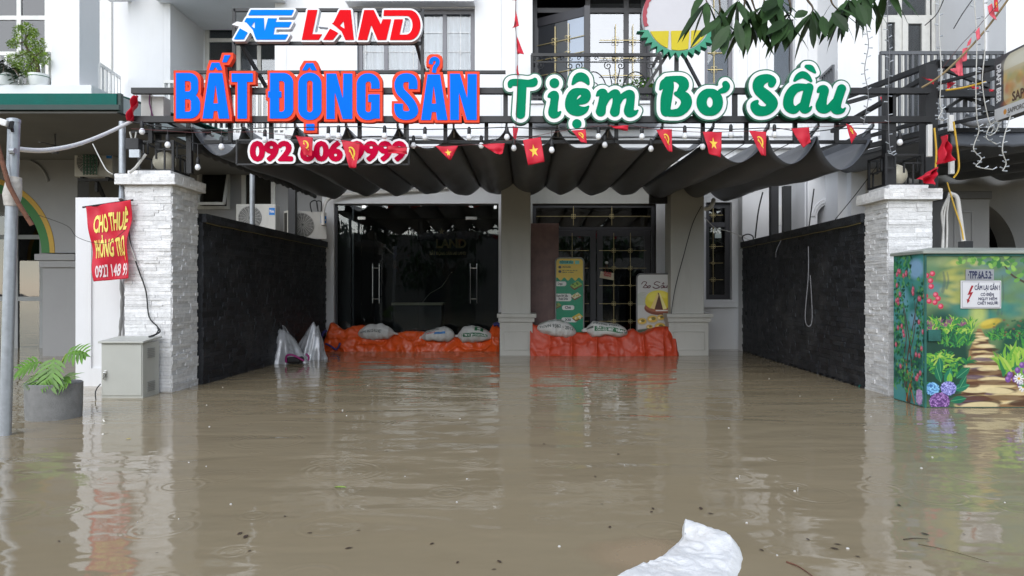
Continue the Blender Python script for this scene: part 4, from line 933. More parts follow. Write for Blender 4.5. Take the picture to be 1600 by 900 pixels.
LET = [
 (za, (92, 265, 325, 692), [('b', (92, 265, 300, 500, 0, 85)), ('b', (92, 455, 318, 692, 0, 100)), ('B', (175, 340, 232, 438, 0, 26)), ('B', (175, 510, 232, 628, 0, 26))]),
 (za, (340, 98, 605, 692), [('+', [(402, 265), (525, 265), (590, 692), (492, 692), (480, 620), (445, 620), (435, 692), (340, 692)]), ('-', [(462, 365), (485, 550), (440, 550)]),
      ('+', [(425, 168), (498, 168), (525, 238), (480, 238), (460, 205), (440, 238), (402, 238)]), ('+', [(545, 98), (603, 98), (565, 165), (525, 165)])]),
 (za, (612, 268, 810, 692), [('+', [(612, 268), (810, 268), (810, 348), (755, 348), (755, 692), (668, 692), (668, 348), (612, 348)])]),
 (za, (955, 265, 1190, 692), [('b', (972, 265, 1190, 692, 0, 92)), ('B', (1058, 340, 1108, 628, 0, 28)), ('b', (955, 437, 1080, 495, 0, 0))]),
 (za, (1237, 172, 1455, 802), [('b', (1237, 262, 1455, 705, 106)), ('B', (1318, 335, 1372, 632, 26)), ('+', [(1312, 172), (1378, 172), (1410, 240), (1360, 240), (1340, 208), (1320, 240), (1272, 240)]), ('b', (1310, 742, 1388, 802, 0))]),
 (zb_, (0, 270, 243, 695), [('+', [(0, 270), (92, 270), (155, 505), (158, 270), (243, 270), (243, 695), (152, 695), (78, 440), (78, 695), (0, 695)])]),
 (zb_, (285, 268, 502, 705), [('b', (285, 268, 500, 705, 104)), ('b', (425, 600, 500, 692, 0)), ('B', (368, 345, 420, 632, 26)), ('B', (395, 412, 520, 465, 0)), ('b', (392, 466, 500, 538, 0))]),
 (zb_, (637, 268, 862, 705), [('+', band([(812, 415), (812, 350), (795, 318), (750, 308), (702, 322), (680, 370), (694, 435), (750, 495), (800, 560), (820, 618), (798, 652), (748, 664), (698, 650), (678, 610), (678, 552)], 82))]),
 (zb_, (888, 110, 1135, 705), [('+', [(948, 278), (1065, 278), (1135, 705), (1038, 705), (1028, 630), (990, 630), (978, 705), (888, 705)]), ('-', [(1005, 380), (1028, 552), (988, 552)]),
      ('+', band([(978, 182), (986, 145), (1014, 130), (1042, 146), (1040, 180), (1018, 212), (1008, 262)], 38))]),
 (zb_, (1158, 272, 1410, 705), [('+', [(1158, 272), (1252, 272), (1320, 500), (1325, 275), (1410, 275), (1410, 705), (1318, 705), (1243, 445), (1243, 705), (1160, 705)])]),
]
for j, (f, bb, ops) in enumerate(LET): box_letter(S1, ops, bb, 24, 4.0, f, LYF, .09, M_bluef, M_orangef, True, j=j)

S2 = thing('shop_sign', 'row of rounded green letters with white borders over the dessert shop', 'sign', (X(1060, 9.5), 9.5, 3.6))
ga = lambda u, v: (X(780 + u / 5.714, LYF), Z(90 + v / 5.714, LYF)); gb = lambda u, v: (X(1010 + u / 4.706, LYF), Z(80 + v / 4.706, LYF))
GL = [
 (ga, (60, 180, 345, 555), [('~', [(98, 255, 22), (112, 228, 30), (180, 228, 33), (255, 235, 33), (305, 228, 36), (318, 205, 22)]), ('~', [(205, 240, 40), (196, 400, 42), (190, 508, 43)])]),
 (ga, (420, 185, 555, 555), [('~', [(492, 232, 44)]), ('~', [(440, 352, 10), (462, 340, 26), (495, 340, 37), (488, 420, 37), (480, 500, 42), (520, 510, 24), (546, 488, 9)])]),
 (ga, (590, 130, 815, 640), [('~', [(655, 238, 12), (690, 190, 33), (728, 175, 40), (768, 195, 33), (795, 238, 12)]), ('~', [(690, 408, 20), (762, 372, 42), (770, 325, 42), (725, 305, 30), (668, 325, 44), (640, 385, 50), (648, 448, 55), (700, 478, 48), (758, 472, 30), (795, 440, 10)]), ('~', [(692, 594, 42)])]),
 (ga, (855, 280, 1240, 540), [('~', [(870, 342, 10), (898, 318, 28), (930, 325, 38), (920, 400, 37), (905, 485, 45)]), ('~', [(928, 440, 22), (975, 355, 26), (1038, 325, 38), (1045, 400, 36), (1030, 488, 44)]), ('~', [(1048, 440, 22), (1095, 355, 26), (1165, 330, 38), (1168, 400, 38), (1156, 488, 44), (1204, 498, 24), (1234, 476, 8)])]),
 (gb, (85, 185, 330, 485), [('~', [(100, 282, 10), (128, 238, 28), (165, 245, 34), (146, 340, 42), (138, 420, 38), (142, 445, 38)]), ('~', [(150, 215, 26), (210, 206, 22), (262, 225, 36), (272, 262, 36), (240, 300, 20)]), ('~', [(215, 315, 16), (278, 340, 38), (290, 392, 40), (245, 448, 32), (170, 460, 25)])]),
 (gb, (358, 215, 610, 480), [('~', [(463 + 60 * math.cos(a * PI / 8), 378 + 70 * math.sin(a * PI / 8), 30 + 8 * abs(math.cos(a * PI / 8))) for a in range(17)]), ('~', [(540, 298, 18), (572, 285, 24), (585, 262, 27), (578, 245, 24)])]),
 (gb, (755, 175, 965, 475), [('~', [(915, 245, 26), (922, 220, 28), (885, 202, 30), (828, 228, 42), (822, 285, 40), (880, 338, 44), (920, 388, 42), (885, 438, 34), (820, 440, 38), (790, 402, 30), (810, 372, 12)])]),
 (gb, (1010, 100, 1240, 460), [('~', [(1085, 218, 10), (1112, 190, 22), (1145, 176, 26), (1178, 192, 22), (1206, 222, 10)]), ('~', [(1172, 116, 14), (1204, 128, 22), (1236, 160, 8)]),
      ('~', [(1165, 265, 22), (1090, 278, 34), (1046, 335, 36), (1042, 405, 38), (1085, 435, 28), (1130, 395, 14)]), ('~', [(1190, 272, 34), (1170, 350, 34), (1155, 425, 34), (1190, 432, 16), (1208, 412, 7)])]),
 (gb, (1245, 250, 1465, 470), [('~', [(1256, 302, 8), (1280, 282, 26), (1305, 290, 32), (1292, 350, 32), (1282, 410, 42), (1325, 428, 26), (1375, 370, 18)]), ('~', [(1430, 280, 34), (1402, 360, 34), (1388, 425, 38), (1432, 442, 18), (1456, 422, 7)])]),
]
for j, (f, bb, ops) in enumerate(GL):
    k = 1 if f is ga else 4.706 / 5.714
    box_letter(S2, ops, bb, 46 * k, 4.0, f, LYF - .01, .11, M_gface, M_gdark, False, rim=(33 * k, M_wacr), j=j)

S3 = thing('shop_sign', 'slanted blue and red sign letters with silver borders on the upper frame', 'sign', (X(510, 9.5), 9.5, 4.8))
zl = lambda u, v: (X(350 + u / 5, LYF), Z(v / 5, LYF))
swA = [(58, 192), (100, 168), (172, 178), (222, 235), (252, 322), (215, 262), (150, 215), (95, 200)]; swB = [(725, 205), (770, 185), (845, 190), (900, 235), (940, 300), (890, 250), (820, 215), (760, 208)]
dcurve = [(1450 + 85 * math.sin(t * PI / 16), 195 - 117 * math.cos(t * PI / 16)) for t in range(17)]; dinner = [(1425 + 48 * math.sin(t * PI / 12), 196 - 73 * math.cos(t * PI / 12)) for t in range(12, -1, -1)]
AL = [
 ((55, 78, 548, 322), M_sblue, [('+', [(212, 78), (548, 78), (528, 120), (190, 120)]), ('+', [(176, 142), (312, 142), (318, 248), (345, 144), (414, 144), (402, 172), (530, 172), (508, 214), (398, 214), (388, 270), (503, 270), (480, 310), (254, 310), (222, 240), (172, 188), (158, 175)]), ('-', [(215, 205), (240, 168), (243, 225)]), ('+', [(126, 222), (186, 255), (155, 308), (78, 308)])], swA),
 ((605, 78, 770, 315), M_sred, [('+', [(655, 78), (730, 78), (690, 268), (768, 268), (740, 312), (608, 312)])], None),
 ((725, 78, 1015, 315), M_sred, [('+', [(905, 78), (990, 78), (1015, 312), (948, 312), (918, 245), (872, 205), (818, 190), (855, 178)]), ('-', [(905, 200), (935, 165), (942, 225)]), ('+', [(830, 222), (893, 258), (850, 312), (775, 312)])], swB),
 ((1045, 78, 1300, 315), M_sred, [('+', [(1095, 78), (1170, 78), (1225, 190), (1240, 150), (1306, 150), (1268, 312), (1200, 312), (1150, 195), (1118, 312), (1045, 312)])], None),
 ((1240, 78, 1540, 315), M_sred, [('+', [(1250, 78)] + dcurve + [(1295, 312), (1330, 150), (1398, 150), (1372, 270), (1425, 269)] + dinner + [(1245, 123)])], None),
]
for j, (bb, m, ops, sw) in enumerate(AL):
    st = 4.0; pad = 44; Fd, x0, y0 = letter_field(ops, bb, st, pad); B = Fd - 15
    if sw: 
        x = x0 + st * np.arange(Fd.shape[1]); y = y0 + st * np.arange(Fd.shape[0]); Xg, Yg = np.meshgrid(x, y); B = np.minimum(B, sd_poly(Xg, Yg, sw))
    o = link('letter', shape_mesh('letter', contours(B, 0, x0, y0, st), zl, LYF + .002 * j, .09), M_silver, S3)
    if sw: Fd = np.maximum(Fd, -(sd_poly(Xg, Yg, sw) - 4))
    link('letter_face', shape_mesh('letter_face', contours(Fd, 0, x0, y0, st), zl, LYF - .009 + .002 * j, .008), m, o)
q = MB()
for a, b in ((P(366, 16, 9.6), P(659, 16, 9.6)), (P(366, 68, 9.6), P(659, 68, 9.6)), (P(366, 14, 9.6), P(366, 140, 9.6)), (P(660, 14, 9.6), P(660, 140, 9.6)), (P(377, 69, 9.6), P(418, 140, 9.9)), (P(651, 69, 9.6), P(664, 115, 9.9))): q.beam(a, b, .04)
part('support_frame', q, M_black, S3)

S4 = thing('phone_sign', 'crimson phone number with white outline hung below the blue letters', 'sign', (X(510, 9.5), 9.5, 3.2))
lp, wd = text_loops('092 606 9999', .045); ph = Z(222, LYF) - Z(250, LYF); pw = X(633, LYF) - X(391, LYF); kx = pw / (wd * ph)
for nm, bo, m, y in (('number_outline', .20, M_wacr, LYF + .01), ('number_face', .075, M_crim, LYF + .001)):
    lp, _ = text_loops('092 606 9999', bo); me = shape_mesh(nm, lp, lambda a, b: (X(391, LYF) + a * ph * kx, Z(250, LYF) + b * ph), y, .02 if bo > .1 else .009); link(nm, me, m, S4)
q = MB(); q_ = [(370, 219), (639, 219), (639, 257), (370, 257)]
for i in range(4): q.beam(P(*q_[i], LYF + .06), P(*q_[(i + 1) % 4], LYF + .06), .022)
q.beam(P(393, 190, LYF + .1), P(393, 222, LYF + .1), .03); q.beam(P(637, 190, LYF + .1), P(637, 222, LYF + .1), .03); part('support_frame', q, M_black, S4)

# round fruit logo sign
S5 = thing('logo_sign', 'round white sign with yellow fruit segments and a spiky green rim', 'sign', (X(1060, 9.5), 9.5, 4.8))
fx = lambda px, py: (X(px, 9.5), Z(py, 9.5)); ccx, ccy, RR = 1060.0, 25.0, 56.0
disc = [(ccx + RR * math.cos(i * PI / 30), ccy + RR * math.sin(i * PI / 30)) for i in range(60)]
link('disc', shape_mesh('disc', [disc], fx, 9.5, .10), mat('shade_toned_acrylic', (.52, .51, .54), .45, var=.05), S5)  # white disc, greyed because its shade is put into the colour
rim = []; n = 21                                                          # jagged husk, lower half only
a0, a1 = math.radians(-12), math.radians(192)
for i in range(n + 1):
    a = a0 + (a1 - a0) * i / n; rim.append((ccx + 60 * math.cos(a), ccy + 58 * math.sin(a)))
    if i < n: a += (a1 - a0) / n * .5; rim.append((ccx + 70 * math.cos(a), ccy + 67 * math.sin(a)))
inn = [(ccx + 51 * math.cos(a1 - (a1 - a0) * i / 40), ccy + 3 + 53 * math.sin(a1 - (a1 - a0) * i / 40)) for i in range(41)]
rimclip = [(x, max(y, ccy + 20 - (x - ccx) * .06)) for x, y in rim + inn]
link('spiky_husk', shape_mesh('spiky_husk', [rimclip], fx, 9.47, .12), mat('husk_green_acrylic', (0, .22, .115), .35), S5)
sx = np.arange(ccx - 60, ccx + 60, .8); sy = np.arange(ccy + 10, ccy + 60, .8); Xg, Yg = np.meshgrid(sx, sy)
inside = np.hypot((Xg - ccx) / 49, (Yg - ccy - 2) / 52) - 1; inside *= 49
top = (ccy + 23.5 - (Xg - ccx) * .02) - Yg
M_ylw = mat('yellow_acrylic', (.56, .46, .035), .45, var=.08, spec=.1)
for xa, xb in ((ccx - 60, ccx - 15), (ccx - 12, ccx + 17), (ccx + 20, ccx + 60)):
    d = np.maximum(np.maximum(inside, top), np.maximum(xa + (Yg - ccy - 20) * (.03 if xa < ccx else -.03) - Xg, Xg - xb + (Yg - ccy - 20) * .06)); d = d + 2.0
    link('fruit_segment', shape_mesh('fruit_segment', contours(d - 2.0 + 0, 0, sx[0], sy[0], .8), fx, 9.485, .012), M_ylw, S5)
band_l = [(ccx - 56 * math.cos(math.radians(t)) , ccy - 56 * math.sin(math.radians(t))) for t in range(-18, 60, 6)]
red_l = band_l + [(ccx - (49 + 1.5 * (k % 2)) * math.cos(math.radians(t)), ccy - (49 + 1.5 * (k % 2)) * math.sin(math.radians(t))) for k, t in enumerate(range(54, -19, -6))]
link('red_edge', shape_mesh('red_edge', [red_l], fx, 9.49, .009), mat('dark_red_print', (.30, .012, .03), .4), S5)
q = MB(); q.beam(P(1057, 80, 9.6), P(1057, 142, 9.6), .05); q.beam(P(1042, 86, 9.6), P(1006, 141, 9.65), .035); q.beam(P(1068, 86, 9.6), P(1097, 141, 9.65), .035); part('support_frame', q, M_black, S5)

# lanterns on the pillar caps
def lantern(cx, cy, z0, r, label, w, h):
    t = thing('pillar_lantern', label, 'lantern', (cx, cy, z0), 'globe lanterns on the gate pillars')
    g_ = MB(); g_.sphere((cx, cy, z0 + r * 1.12), r, (1, 1, .92), 20, 12); part('globe', g_, M_globe, t, smooth=180)
    c = MB()
    for sx_ in (-1, 1):
        for sy_ in (-1, 1): c.beam((cx + sx_ * w, cy + sy_ * w, z0), (cx + sx_ * w, cy + sy_ * w, z0 + h), .03)
    for zz in (.015, h - .02):
        for s in (-1, 1): c.beam((cx - w, cy + s * w, z0 + zz), (cx + w, cy + s * w, z0 + zz), .025); c.beam((cx + s * w, cy - w, z0 + zz), (cx + s * w, cy + w, z0 + zz), .025)
    for s in (-1, 1):                                                    # stepped fret bars in front of the globe
        yy = cy + s * w; k = w * .5
        c.beam((cx - k, yy, z0 + h * .98), (cx - k, yy, z0 + h * .55), .02); c.beam((cx - k, yy, z0 + h * .55), (cx - w, yy, z0 + h * .55), .02)
        c.beam((cx + k, yy, z0 + h * .05), (cx + k, yy, z0 + h * .7), .02); c.beam((cx, yy, z0 + h * .7), (cx + w, yy, z0 + h * .7), .02); c.beam((cx, yy, z0 + h * .7), (cx, yy, z0 + h * .4), .02)
        xx = cx + s * w; c.beam((xx, cy - k, z0 + h * .98), (xx, cy - k, z0 + h * .5), .02); c.beam((xx, cy - k, z0 + h * .5), (xx, cy + k, z0 + h * .5), .02); c.beam((xx, cy + k, z0 + h * .5), (xx, cy + k, z0), .02)
    part('cage', c, M_black, t)
    return t
lantern(X(257, 10.05), 10.05, 2.931, .15, 'cream globe lantern in a black cage on the stone pillar by the red rental banner', .225, .42)
lantern(X(1400, 9.75), 9.78, 2.701, .155, 'cream globe lantern in a black cage on the stone pillar by the painted cabinet', .235, .42)
# ------------------------------------------------------------------ left foreground: pole, planter, cabinet, banner
PO = 6.84
t = thing('steel_pole', 'leaning galvanised steel pole wrapped with tape at the edge of the water', 'pole', (X(8, PO), PO, -.5))
q = MB(); q.tube([(X(7, PO), PO, -.5), (X(8, PO), PO, 0), (X(22, PO), PO, Z(190, PO))], .051, 20); part('tube', q, M_galv, t, smooth=50)
q = MB(); tp = [P(23, 276, PO), P(21, 290, PO), P(19, 305, PO), P(18, 322, PO)]; q.tube(tp, [.057, .07, .078, .06], 16); part('tape_wrap', q, mat('white_tape', (.50, .47, .43), .7, var=.2, scale=16, bump=.8, bscale=30), t, smooth=60)
q = MB(); q.tube([P(-14, 190, PO - .2), P(0, 240, PO - .12), P(14, 290, PO - .1), P(30, 320, PO - .06), P(50, 352, PO)], .021, 10); part('rusty_brace', q, M_rust, t, smooth=50)
q = MB(); q.lathe((X(21.5, PO), PO, Z(190, PO) - .01), [(.058, 0), (.058, .03), (.035, .04)], 18); q.tube([P(16, 236, PO - .08), P(24, 236, PO - .08)], .03, 8); part('collar', q, M_galv, t, smooth=40)
t = thing('spotlight', 'small white spotlight clamped on top of the galvanised pole', 'spotlight', tuple(P(15, 196, PO - .1)))
q = MB(); q.beam(P(-6, 188, PO - .1), P(14, 194, PO - .1), .075, .06); part('housing', q, M_wplast, t, bevel=.008)
q = MB(); q.beam(P(14, 194.5, PO - .1), P(18.5, 196, PO - .08), .08, .065); q.beam(P(18, 198, PO - .08), P(20, 206, PO - .06), .02); part('bracket', q, M_black, t)
cc = curve_pts([tuple(P(27, 233, 6.9)), tuple(P(70, 235, 7.4)), tuple(P(120, 226, 8.2)), tuple(P(165, 209, 9.0)), tuple(P(207, 189, 9.6))], 6)
q = MB(); q.tube(cc, .024, 8); props(part('cable_conduit', q, M_wplast, None, smooth=60), 'white plastic conduit curving from the steel pole to the sign truss', 'conduit')

PLY = 7.5
t = thing('planter', 'round grey concrete planter standing in the water by the steel pole', 'planter', (X(84, PLY + .3), PLY + .3, -.45))
q = MB(); r = .268; c = (X(84.5, PLY + .3), PLY + .3, 0); zr = Z(601, PLY + .1)
q.lathe(c, [(r * .86, -.45), (r * .93, -.2), (r * .985, .1), (r, zr - .03), (r, zr - .006), (r - .008, zr), (r - .03, zr), (r - .036, zr - .006), (r - .04, zr - .07), (.01, zr - .075)], 40); part('bowl', q, M_conc, t, smooth=40)
q = MB(); q.sheet(lambda u, v: (c[0] + (r - .037) * v * math.cos(u * 2 * PI), c[1] + (r - .037) * v * math.sin(u * 2 * PI), zr - .055 + .02 * math.sin(u * 19) * v * (1 - v)), 26, 6); part('soil', q, M_soil, t, smooth=180)
t = thing('philodendron', 'green plant with deeply lobed leaves growing in the concrete planter', 'plant', (c[0], c[1], zr - .06))
q = MB(); q.tube([(c[0], c[1], zr - .1), (c[0] + .01, c[1], zr + .02), (c[0] - .01, c[1], zr + .09)], [.07, .06, .035], 10); part('stem', q, M_bark, t, smooth=50)
def lobed(mb, p, d, ln, wd, up, tone):
    """one pinnately cut blade: midrib with separate lobes"""
    p = Vector(p); d = Vector(d).normalized(); u = Vector(up); s = d.cross(u).normalized(); nrm = s.cross(d)
    mb.leaf(p, d, ln, wd * .30, up, .35, .12, tone)
    for i in range(6):
        f = .06 + i / 6 * .80; w = wd * (.62 * math.sin(PI * min(1, f * .72 + .26)) + .1)
        b = p + d * (ln * f) - Vector((0, 0, 1)) * (.35 * ln * f * f)
        for sg in (-1, 1):
            mb.leaf(b, s * sg + d * (.30 + .7 * f) + nrm * .16, w * rnd(.8, 1.2), ln * .14, nrm, .30, .18, tone * rnd(.85, 1.15))
lv = [(84, 585, -.10, 42, 560, 52, .95), (84, 585, .02, 84, 560, 76, 1.05), (86, 585, .05, 112, 552, 128, 1.0), (82, 585, -.2, 68, 590, 60, .9), (88, 585, -.1, 108, 596, 112, 1.1), (85, 583, .12, 95, 556, 108, .8), (80, 585, .1, 62, 566, 50, .8)]
bases = [(-.03, .02, .10), (.0, -.02, .11), (.03, .0, .1), (-.04, -.03, .06), (.04, -.03, .05), (.02, .04, .1), (-.02, .05, .1)]
tips = [((62, 566), (34, 576), -.14, .22), ((84, 560), (78, 603), -.20, .30), ((104, 553), (136, 551), -.05, .30), ((72, 582), (60, 604), -.22, .15), ((98, 590), (118, 598), -.16, .14)]
for b, (pj, pt, dy, ln) in zip(bases, tips):
    b = Vector(c) + Vector((b[0], b[1], zr + b[2] - .05)); yj = c[1] + dy * .6; J = P(pj[0], pj[1], yj); E_ = P(pt[0], pt[1], c[1] + dy)
    s_ = MB(); s_.tube(curve_pts([tuple(b), tuple(b.lerp(J, .5) + Vector((0, 0, .03))), tuple(J)], 5), [.009] * 11, 6)
    st_ = part('leaf_stalk', s_, M_leafy, t, smooth=60); l_ = MB(); d = (E_ - J); lobed(l_, J, d + Vector((0, -.02, .20 * d.length)), ln, .25, Vector((0, -.65, .75)), rnd(.85, 1.15)); part('leaf', l_, M_leafb, st_, smooth=60)

CYC = 9.19
t = thing('electrical_cabinet', 'plain light grey metal electrical cabinet beside the white split stone pillar', 'cabinet', (X(192, CYC), CYC, -.5))
x0, x1, zt = X(157.5, CYC), X(222.5, CYC), Z(534, CYC); yb = CYC + .42
q = MB(); q.box(x0, x1, CYC + .012, yb, -.5, zt - .02); part('body', q, M_cab, t, bevel=.005)
q = MB(); q.box(x0 + .012, x1 - .012, CYC, CYC + .0105, .03, zt - .035); d = part('door', q, M_cab, t, bevel=.003)
q = MB(); hx, hz = X(165, CYC), Z(585, CYC); q.box(hx - .02, hx + .02, CYC - .012, CYC - .001, hz - .035, hz + .05); q.beam((hx, CYC - .03, hz + .03), (hx - .006, CYC - .035, hz - .06), .022, .02); q.lathe((hx, CYC - .02, hz + .02), [(.016, -.012), (.016, .012)], 10); part('handle', q, M_steel, d, bevel=.003)
q = MB(); q.add([(x0 - .02, CYC - .03, zt - .018), (x1 + .025, CYC - .03, zt - .018), (x1 + .025, yb + .03, zt + .02), (x0 - .02, yb + .03, zt + .02), (x0 - .02, CYC - .03, zt + .008), (x1 + .025, CYC - .03, zt + .008), (x1 + .025, yb + .03, zt + .045), (x0 - .02, yb + .03, zt + .045)], [(0, 3, 2, 1), (4, 5, 6, 7), (0, 1, 5, 4), (1, 2, 6, 5), (2, 3, 7, 6), (3, 0, 4, 7)]); part('rain_cap', q, M_cab, t, bevel=.004)
for zc in (zt - .16, .12):
    q = MB()
    for i in range(6): q.beam((x1 + .004, CYC + .12, zc + i * .022 - .05), (x1 + .004, CYC + .30, zc + i * .022 - .05), .012, .012)
    part('vent', q, mat('vent_slot_grey', (.30, .30, .28), .5), t)

# hanging banner
t = thing('rental_banner', 'crumpled red cloth banner with yellow lettering tied to the stone pillar', 'banner', tuple(P(172, 318, 9.55)))
BQ = [P(135.5, 323, 9.60), P(208, 313, 9.62), P(203, 435, 9.60), P(148, 440, 9.58)]
def ban(u, v, lift=0.0):
    a = BQ[0].lerp(BQ[1], u); b = BQ[3].lerp(BQ[2], u); p = a.lerp(b, v)
    y = .022 * math.sin(u * 7 + v * 3) * (1 - u * .3) + .012 * math.sin(v * 13 + u * 5) + .02 * math.sin((u * 1.2 - v) * 9)
    x = -.05 * math.sin(v * PI) * max(0, u - .55) + .012 * math.sin(v * 9) * u
    return (p.x + x - .03 * v * max(0, u - .8), p.y + y - .02 - lift - (.05 * (u - .8) ** 2 * 8 if u > .8 else 0), p.z)
q = MB(); q.sheet(ban, 40, 60); o = part('cloth', q, M_red, t, smooth=180); sm = o.modifiers.new('cloth', 'SOLIDIFY'); sm.thickness = .003
def on_sheet(name, s, m, parent, fn, u0, u1, v0, v1, bold, lift, slant=0):
    lp, w = text_loops(s, bold); me = shape_mesh(name, lp, lambda a, b: (a / w, b), 0, .002)
    bm = bmesh.new(); bm.from_mesh(me); 
    bmesh.ops.delete(bm, geom=[f for f in bm.faces if abs(f.normal.y) < .5 or f.calc_center_median().y > .001], context='FACES')
    bmesh.ops.triangulate(bm, faces=bm.faces)
    for _ in range(4):
        bmesh.ops.subdivide_edges(bm, edges=[e for e in bm.edges if e.calc_length() > .06], cuts=1); bmesh.ops.triangulate(bm, faces=bm.faces)
    for v in bm.verts: v.co = fn(u0 + (u1 - u0) * v.co.x, v1 + (v0 - v1) * v.co.z + slant * v.co.x, lift)
    bm.to_mesh(me); bm.free(); return link(name, me, m, parent)
on_sheet('lettering', 'CHO THUÊ', M_yel2, t, ban, .14, .90, .14, .36, .045, .013)
on_sheet('lettering', 'PHÒNG TRỌ', M_yel2, t, ban, .10, .93, .47, .69, .045, .013)
on_sheet('lettering', '0927 148 99', mat('pale_pink_print', (.80, .66, .66), .6), t, ban, .10, .95, .80, .95, .03, .013)
q = MB(); q.tube([P(129, 324, 9.62), P(208, 312.5, 9.64)], .012, 6); part('rod', q, M_black, t)

def cable(pts, r, m, label, n=5, cat='cable', name='cable'):
    q = MB(); q.tube(curve_pts([tuple(p) for p in pts], 5), r, n); return props(part(name, q, m, None, smooth=60), label, cat)
cable([P(199, 345, 9.66), P(205, 385, 9.655), P(216, 420, 9.655), P(228, 455, 9.655), (X(233, 9.655), 9.655, Z(495, 9.655)), P(247, 512, 9.64), P(243, 523, 9.60), P(233, 527, 9.52)], .009, M_wireb, 'black cable running down the stone pillar to the grey cabinet')
cable([P(195, 356, 9.655), P(203, 381, 9.65), P(212, 408, 9.65)], .008, M_wirew, 'white wire hanging below the red banner on the pillar')
cable([P(233, 526, 9.5), P(240, 524, 9.45), P(250, 518, 9.60), P(246, 512, 9.63)], .012, M_wireb, 'thick black cable loop on the roof of the grey cabinet')
cable([P(157, 600, 9.2), P(152, 606, 9.15), P(149, 614, 9.1), P(150, 625, 9.05)], .007, M_wireb, 'short black cable dangling into the water left of the grey cabinet')
cable([P(145, 225, 10.5), P(155, 245, 10), P(166, 265, 9.6), P(176, 272, 9.58)], .008, M_wirew, 'thin grey wire drooping to the pillar cap above the banner')
cable([P(60, 336, 9.4), P(105, 353, 9.5), P(120, 370, 9.5), P(150, 380, 9.5), P(172, 378, 9.48), P(195, 360, 9.5)], .0035, M_wireb, 'thin black wire crossing in front of the red banner')
cable([P(312, 375, 10.7), P(308, 345, 10.7), P(312, 395, 10.7), P(320, 402, 10.8), P(318, 388, 10.9), P(324, 365, 11)], .008, M_wirey, 'yellow cord tangled at the top of the dark left wall')
cable([P(307.5, 340, 10.7), P(312, 380, 10.75), P(321, 402, 10.85), P(320, 385, 10.9)], .007, M_wirey, 'yellow cord looping down beside the left stone pillar')
cable([P(310, 415, 10.7), P(311.5, 440, 10.7), P(313, 415, 10.72)], .006, M_wirey, 'short yellow cord loop with a plug low on the left wall')
q = MB(); q.tube([P(191, 190, 9.85), P(191, 271, 9.85)], .042, 12); q.tube([P(191, 271, 9.85), P(189, 312, 9.62)], .03, 8)
props(part('steel_post', q, M_galv, None, smooth=50), 'short galvanised post rising beside the cap of the pillar with the banner', 'post')
t = thing('floodlight', 'black floodlight hung under the truss left of the globe lantern', 'floodlight', tuple(P(210, 222, 9.65)))
q = MB(); q.beam(P(199, 226, 9.62), P(220, 226, 9.62), .12, .15); part('housing', q, M_black, t, bevel=.01); q = MB(); q.beam(P(203, 240, 9.52), P(219, 240, 9.52), .04, .1); part('lens', q, M_galv, t); 
for xa_, xb2_ in ((203, 206), (213, 211)): q = MB(); q.tube([P(xa_, 206, 9.65), P(xb2_, 218, 9.65)], .01, 5); part('hanger_wire', q, M_wirew, t)
q = MB(); q.tube([P(228, 241, 9.6), P(212, 262, 9.55), P(203, 270, 9.5)], .018, 6); props(part('fluorescent_tube', q, M_wirew, None), 'loose white lamp tube leaning on the cap of the banner pillar', 'lamp tube')
t = thing('junction_box', 'beige sheet-metal box fixed between the truss beams at the left end', 'box', tuple(P(237, 185, 9.75)))
q = MB(); q.box(X(220, 9.74), X(235.5, 9.74), 9.74, 9.95, Z(183, 9.74), Z(147, 9.74)); q.box(X(236, 9.74), X(255, 9.74), 9.75, 9.95, Z(185, 9.74), Z(150, 9.74)); part('casing', q, mat('beige_sheet', (.46, .45, .42), .5, stain=(.32, .31, .28), stain_amt=.4), t, bevel=.006)
q = MB(); q.tube([P(234, 148, 9.73), P(233, 160, 9.72), P(236, 172, 9.72), P(239, 184, 9.73)], .008, 5); part('lead', q, mat('purple_lead', (.15, .03, .12), .5), t)

# green sheet-metal canopy of the left neighbour
t = thing('side_canopy', 'green sheet-metal canopy roof over the left neighbour porch', 'canopy', (-9, 13, 4.2))
gx = X(182, 11); q = MB(); q.box(-14.5, gx, 11, 11.03, Z(164, 11), Z(146, 11)); part('fascia', q, M_greenroof, t)
q = MB(); q.box(-14.5, gx + .05, 10.97, 11.02, Z(172, 11), Z(164, 11) - .002); q.box(gx + .002, gx + .05, 11.021, 11.1, Z(175, 11), Z(145, 11)); part('gutter', q, mat('dark_green_gutter', (.006, .03, .026), .5), t)
q = MB(); q.add([(-14.5, 11.03, Z(146, 11)), (gx, 11.03, Z(146, 11)), (gx, 15.3, 4.62), (-14.5, 15.3, 4.62)], [(0, 1, 2, 3)]); o = part('roof_sheet', q, M_greenroof, t, normals=False); sm = o.modifiers.new('s', 'SOLIDIFY'); sm.thickness = .02
q = MB(); q.add([(gx + .03, 11.1, Z(174, 11)), (gx + .03, 14.8, 4.02), (gx + .03, 14.8, 4.45), (gx + .03, 11.1, Z(149, 11))], [(0, 1, 2, 3)]); o = part('side_panel', q, mat('grey_green_polycarbonate', (.30, .37, .37), .35), t); sm = o.modifiers.new('s', 'SOLIDIFY'); sm.thickness = .01
q = MB(); q.box(-14.5, gx - .01, 11.04, 16.98, 4.0, 4.03); part('ceiling_board', q, M_soffit, t)
q = MB(); fx_, fy_ = X(86, 12.5), 12.5; q.tube([(fx_, fy_, 4.0), (fx_, fy_, 3.78)], .014, 6); q.lathe((fx_, fy_, 3.66), [(.05, 0), (.065, .05), (.05, .12)], 12)
for k in range(3): a = k * 2.1 + .4; q.beam((fx_, fy_, 3.8), (fx_ + .34 * math.cos(a), fy_ + .34 * math.sin(a), 3.79), .05, .012)
